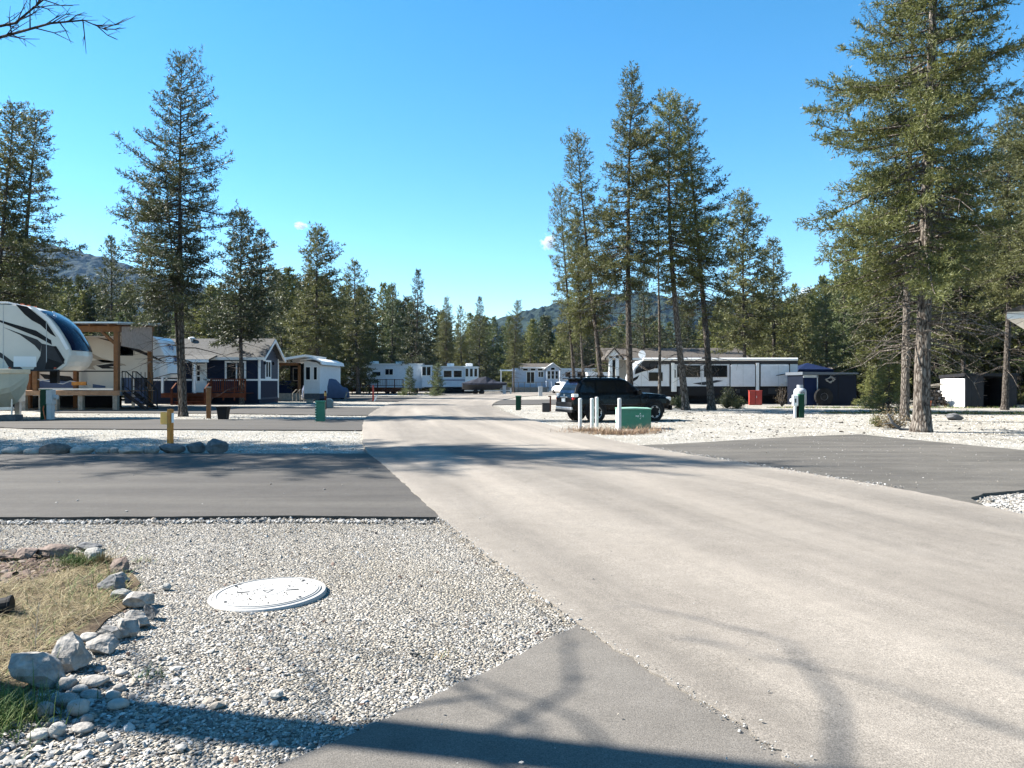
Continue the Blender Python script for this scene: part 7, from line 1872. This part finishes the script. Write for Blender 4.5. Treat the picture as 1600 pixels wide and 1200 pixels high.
shrub('dark bush behind the pale crooked pine trunk', PX(1136, 46.5), 46.5, 1.5, 1.4, needle_b, 2, 2400)
shrub('low scrubby bush right of the crooked pine trunk', PX(1152, 46), 46, 1.3, 0.7, needle_a, 3)
shrub('bare leafless shrub beside the red cabinet', PX(1222, 50), 50, 1.3, 1.6, dead_leaf, 4, 500, 0.06)
shrub('low scrub at the foot of the long trailer nose', PX(1052, 52), 52, 1.4, 0.6, needle_b, 6)
shrub('dry yellowish bough heap at the foot of the massive fir', PX(1398, 26.2), 26.2, 1.5, 0.75, dead_leaf, 7, 1500, 0.07)
shrub('small scrubby sapling left of the massive fir', PX(1372, 27.2), 27.2, 0.8, 0.55, needle_c, 8, 700, 0.07)
tree('young_fir', PX(1388, 40), 40, 3.4, 'young yellow green fir behind the second big fir', 'fir_tree')
tree('young_fir', PX(1362, 46), 46, 2.4, 'young fir between the navy shed and the big firs', 'fir_tree', wide=1.1)
tree('small_spruce', PX(640, 92), 92, 3.3, 'small round spruce in front of the far left trailer door', 'spruce_tree', wide=1.0)
tree('small_spruce', PX(684, 90), 90, 3.6, 'small pointed spruce in front of the far trailers picture windows', 'spruce_tree', wide=0.95)
# fallen bough at the massive fir
def fallen():
    e = thing('fallen_branch', 'dark broken branch propped at the foot of the massive fir', 'branch', (PX(1404, 25.4), 25.4, 0))
    MB().tube([(-0.35, 0, 0.55), (-0.2, 0, 0.25), (0.05, 0, 0.05), (0.45, -0.05, 0.03)], [0.03, 0.045, 0.05, 0.02], 7).build('limb', dark_rock, e)
    for k, (a, b) in enumerate((((-0.2, 0, 0.25), (-0.5, 0.1, 0.2)), ((0.05, 0, 0.06), (-0.6, -0.1, 0.04)), ((-0.3, 0, 0.45), (-0.15, 0, 0.6)))): MB().tube([a, b], [0.02, 0.008], 5).build('twig', dark_rock, e)
fallen()

# ---- small clouds, far beyond the hills
def cloud_mat(size, seed):
    m = bpy.data.materials.new('cloud_vapour'); m.use_nodes = True; nt = m.node_tree; nt.nodes.clear()
    out = nt.nodes.new('ShaderNodeOutputMaterial'); pv = nt.nodes.new('ShaderNodeVolumePrincipled'); tc = nt.nodes.new('ShaderNodeTexCoord')
    ln = nt.nodes.new('ShaderNodeVectorMath'); ln.operation = 'LENGTH'; nt.links.new(tc.outputs['Object'], ln.inputs[0])
    nz = nt.nodes.new('ShaderNodeTexNoise'); nz.noise_dimensions = '4D'; nz.inputs['W'].default_value = seed; nz.inputs['Scale'].default_value = 2.4; nz.inputs['Detail'].default_value = 5; nt.links.new(tc.outputs['Object'], nz.inputs['Vector'])
    sb = nt.nodes.new('ShaderNodeMath'); sb.operation = 'MULTIPLY_ADD'; sb.inputs[1].default_value = -0.62; nt.links.new(ln.outputs['Value'], sb.inputs[0]); nt.links.new(nz.outputs['Fac'], sb.inputs[2])
    mr = nt.nodes.new('ShaderNodeMapRange'); mr.inputs[1].default_value = 0.08; mr.inputs[2].default_value = 0.3; mr.inputs[4].default_value = 1.3 / size; nt.links.new(sb.outputs[0], mr.inputs[0])
    nt.links.new(mr.outputs[0], pv.inputs['Density']); pv.inputs['Color'].default_value = (1, 1, 1, 1); pv.inputs['Anisotropy'].default_value = 0.0
    nt.links.new(pv.outputs[0], out.inputs['Volume']); return m
def cloud(px, py, w, h, label, seed):
    Y = 9000; s = Y / F
    bm = bmesh.new(); bmesh.ops.create_icosphere(bm, subdivisions=2, radius=1.0)
    me = bpy.data.meshes.new('cloud'); bm.to_mesh(me); bm.free()
    o = add('cloud', me, cloud_mat(w * s * 0.3, seed), None, (PX(px, Y), Y, PZ(py, Y))); o.scale = (w * s * 0.6, w * s * 0.5, h * s * 0.6)
    tag(o, label, 'cloud')
cloud(857, 379, 30, 32, 'small white cloud left of the clump of pines', 1)
cloud(470, 353, 24, 14, 'tiny wisp of cloud above the left treeline', 2)
cloud(1262, 470, 60, 46, 'low white cloud showing beside the massive fir', 3)

# ---- the air
haze = MB().box(-4200, 4200, -600, 4200, -4.0, 760).build('haze', None)
hm = bpy.data.materials.new('haze'); hm.use_nodes = True; hn = hm.node_tree; hn.nodes.clear()
ho = hn.nodes.new('ShaderNodeOutputMaterial'); hv = hn.nodes.new('ShaderNodeVolumePrincipled')
hv.inputs['Color'].default_value = (0.35, 0.6, 1.0, 1); hv.inputs['Density'].default_value = 0.000035; hv.inputs['Anisotropy'].default_value = 0.1
hn.links.new(hv.outputs[0], ho.inputs['Volume'])
haze.data.materials.append(hm)
haze['kind'] = 'stuff'; haze['label'] = 'thin blue air between the camera and the hills'; haze['category'] = 'haze'
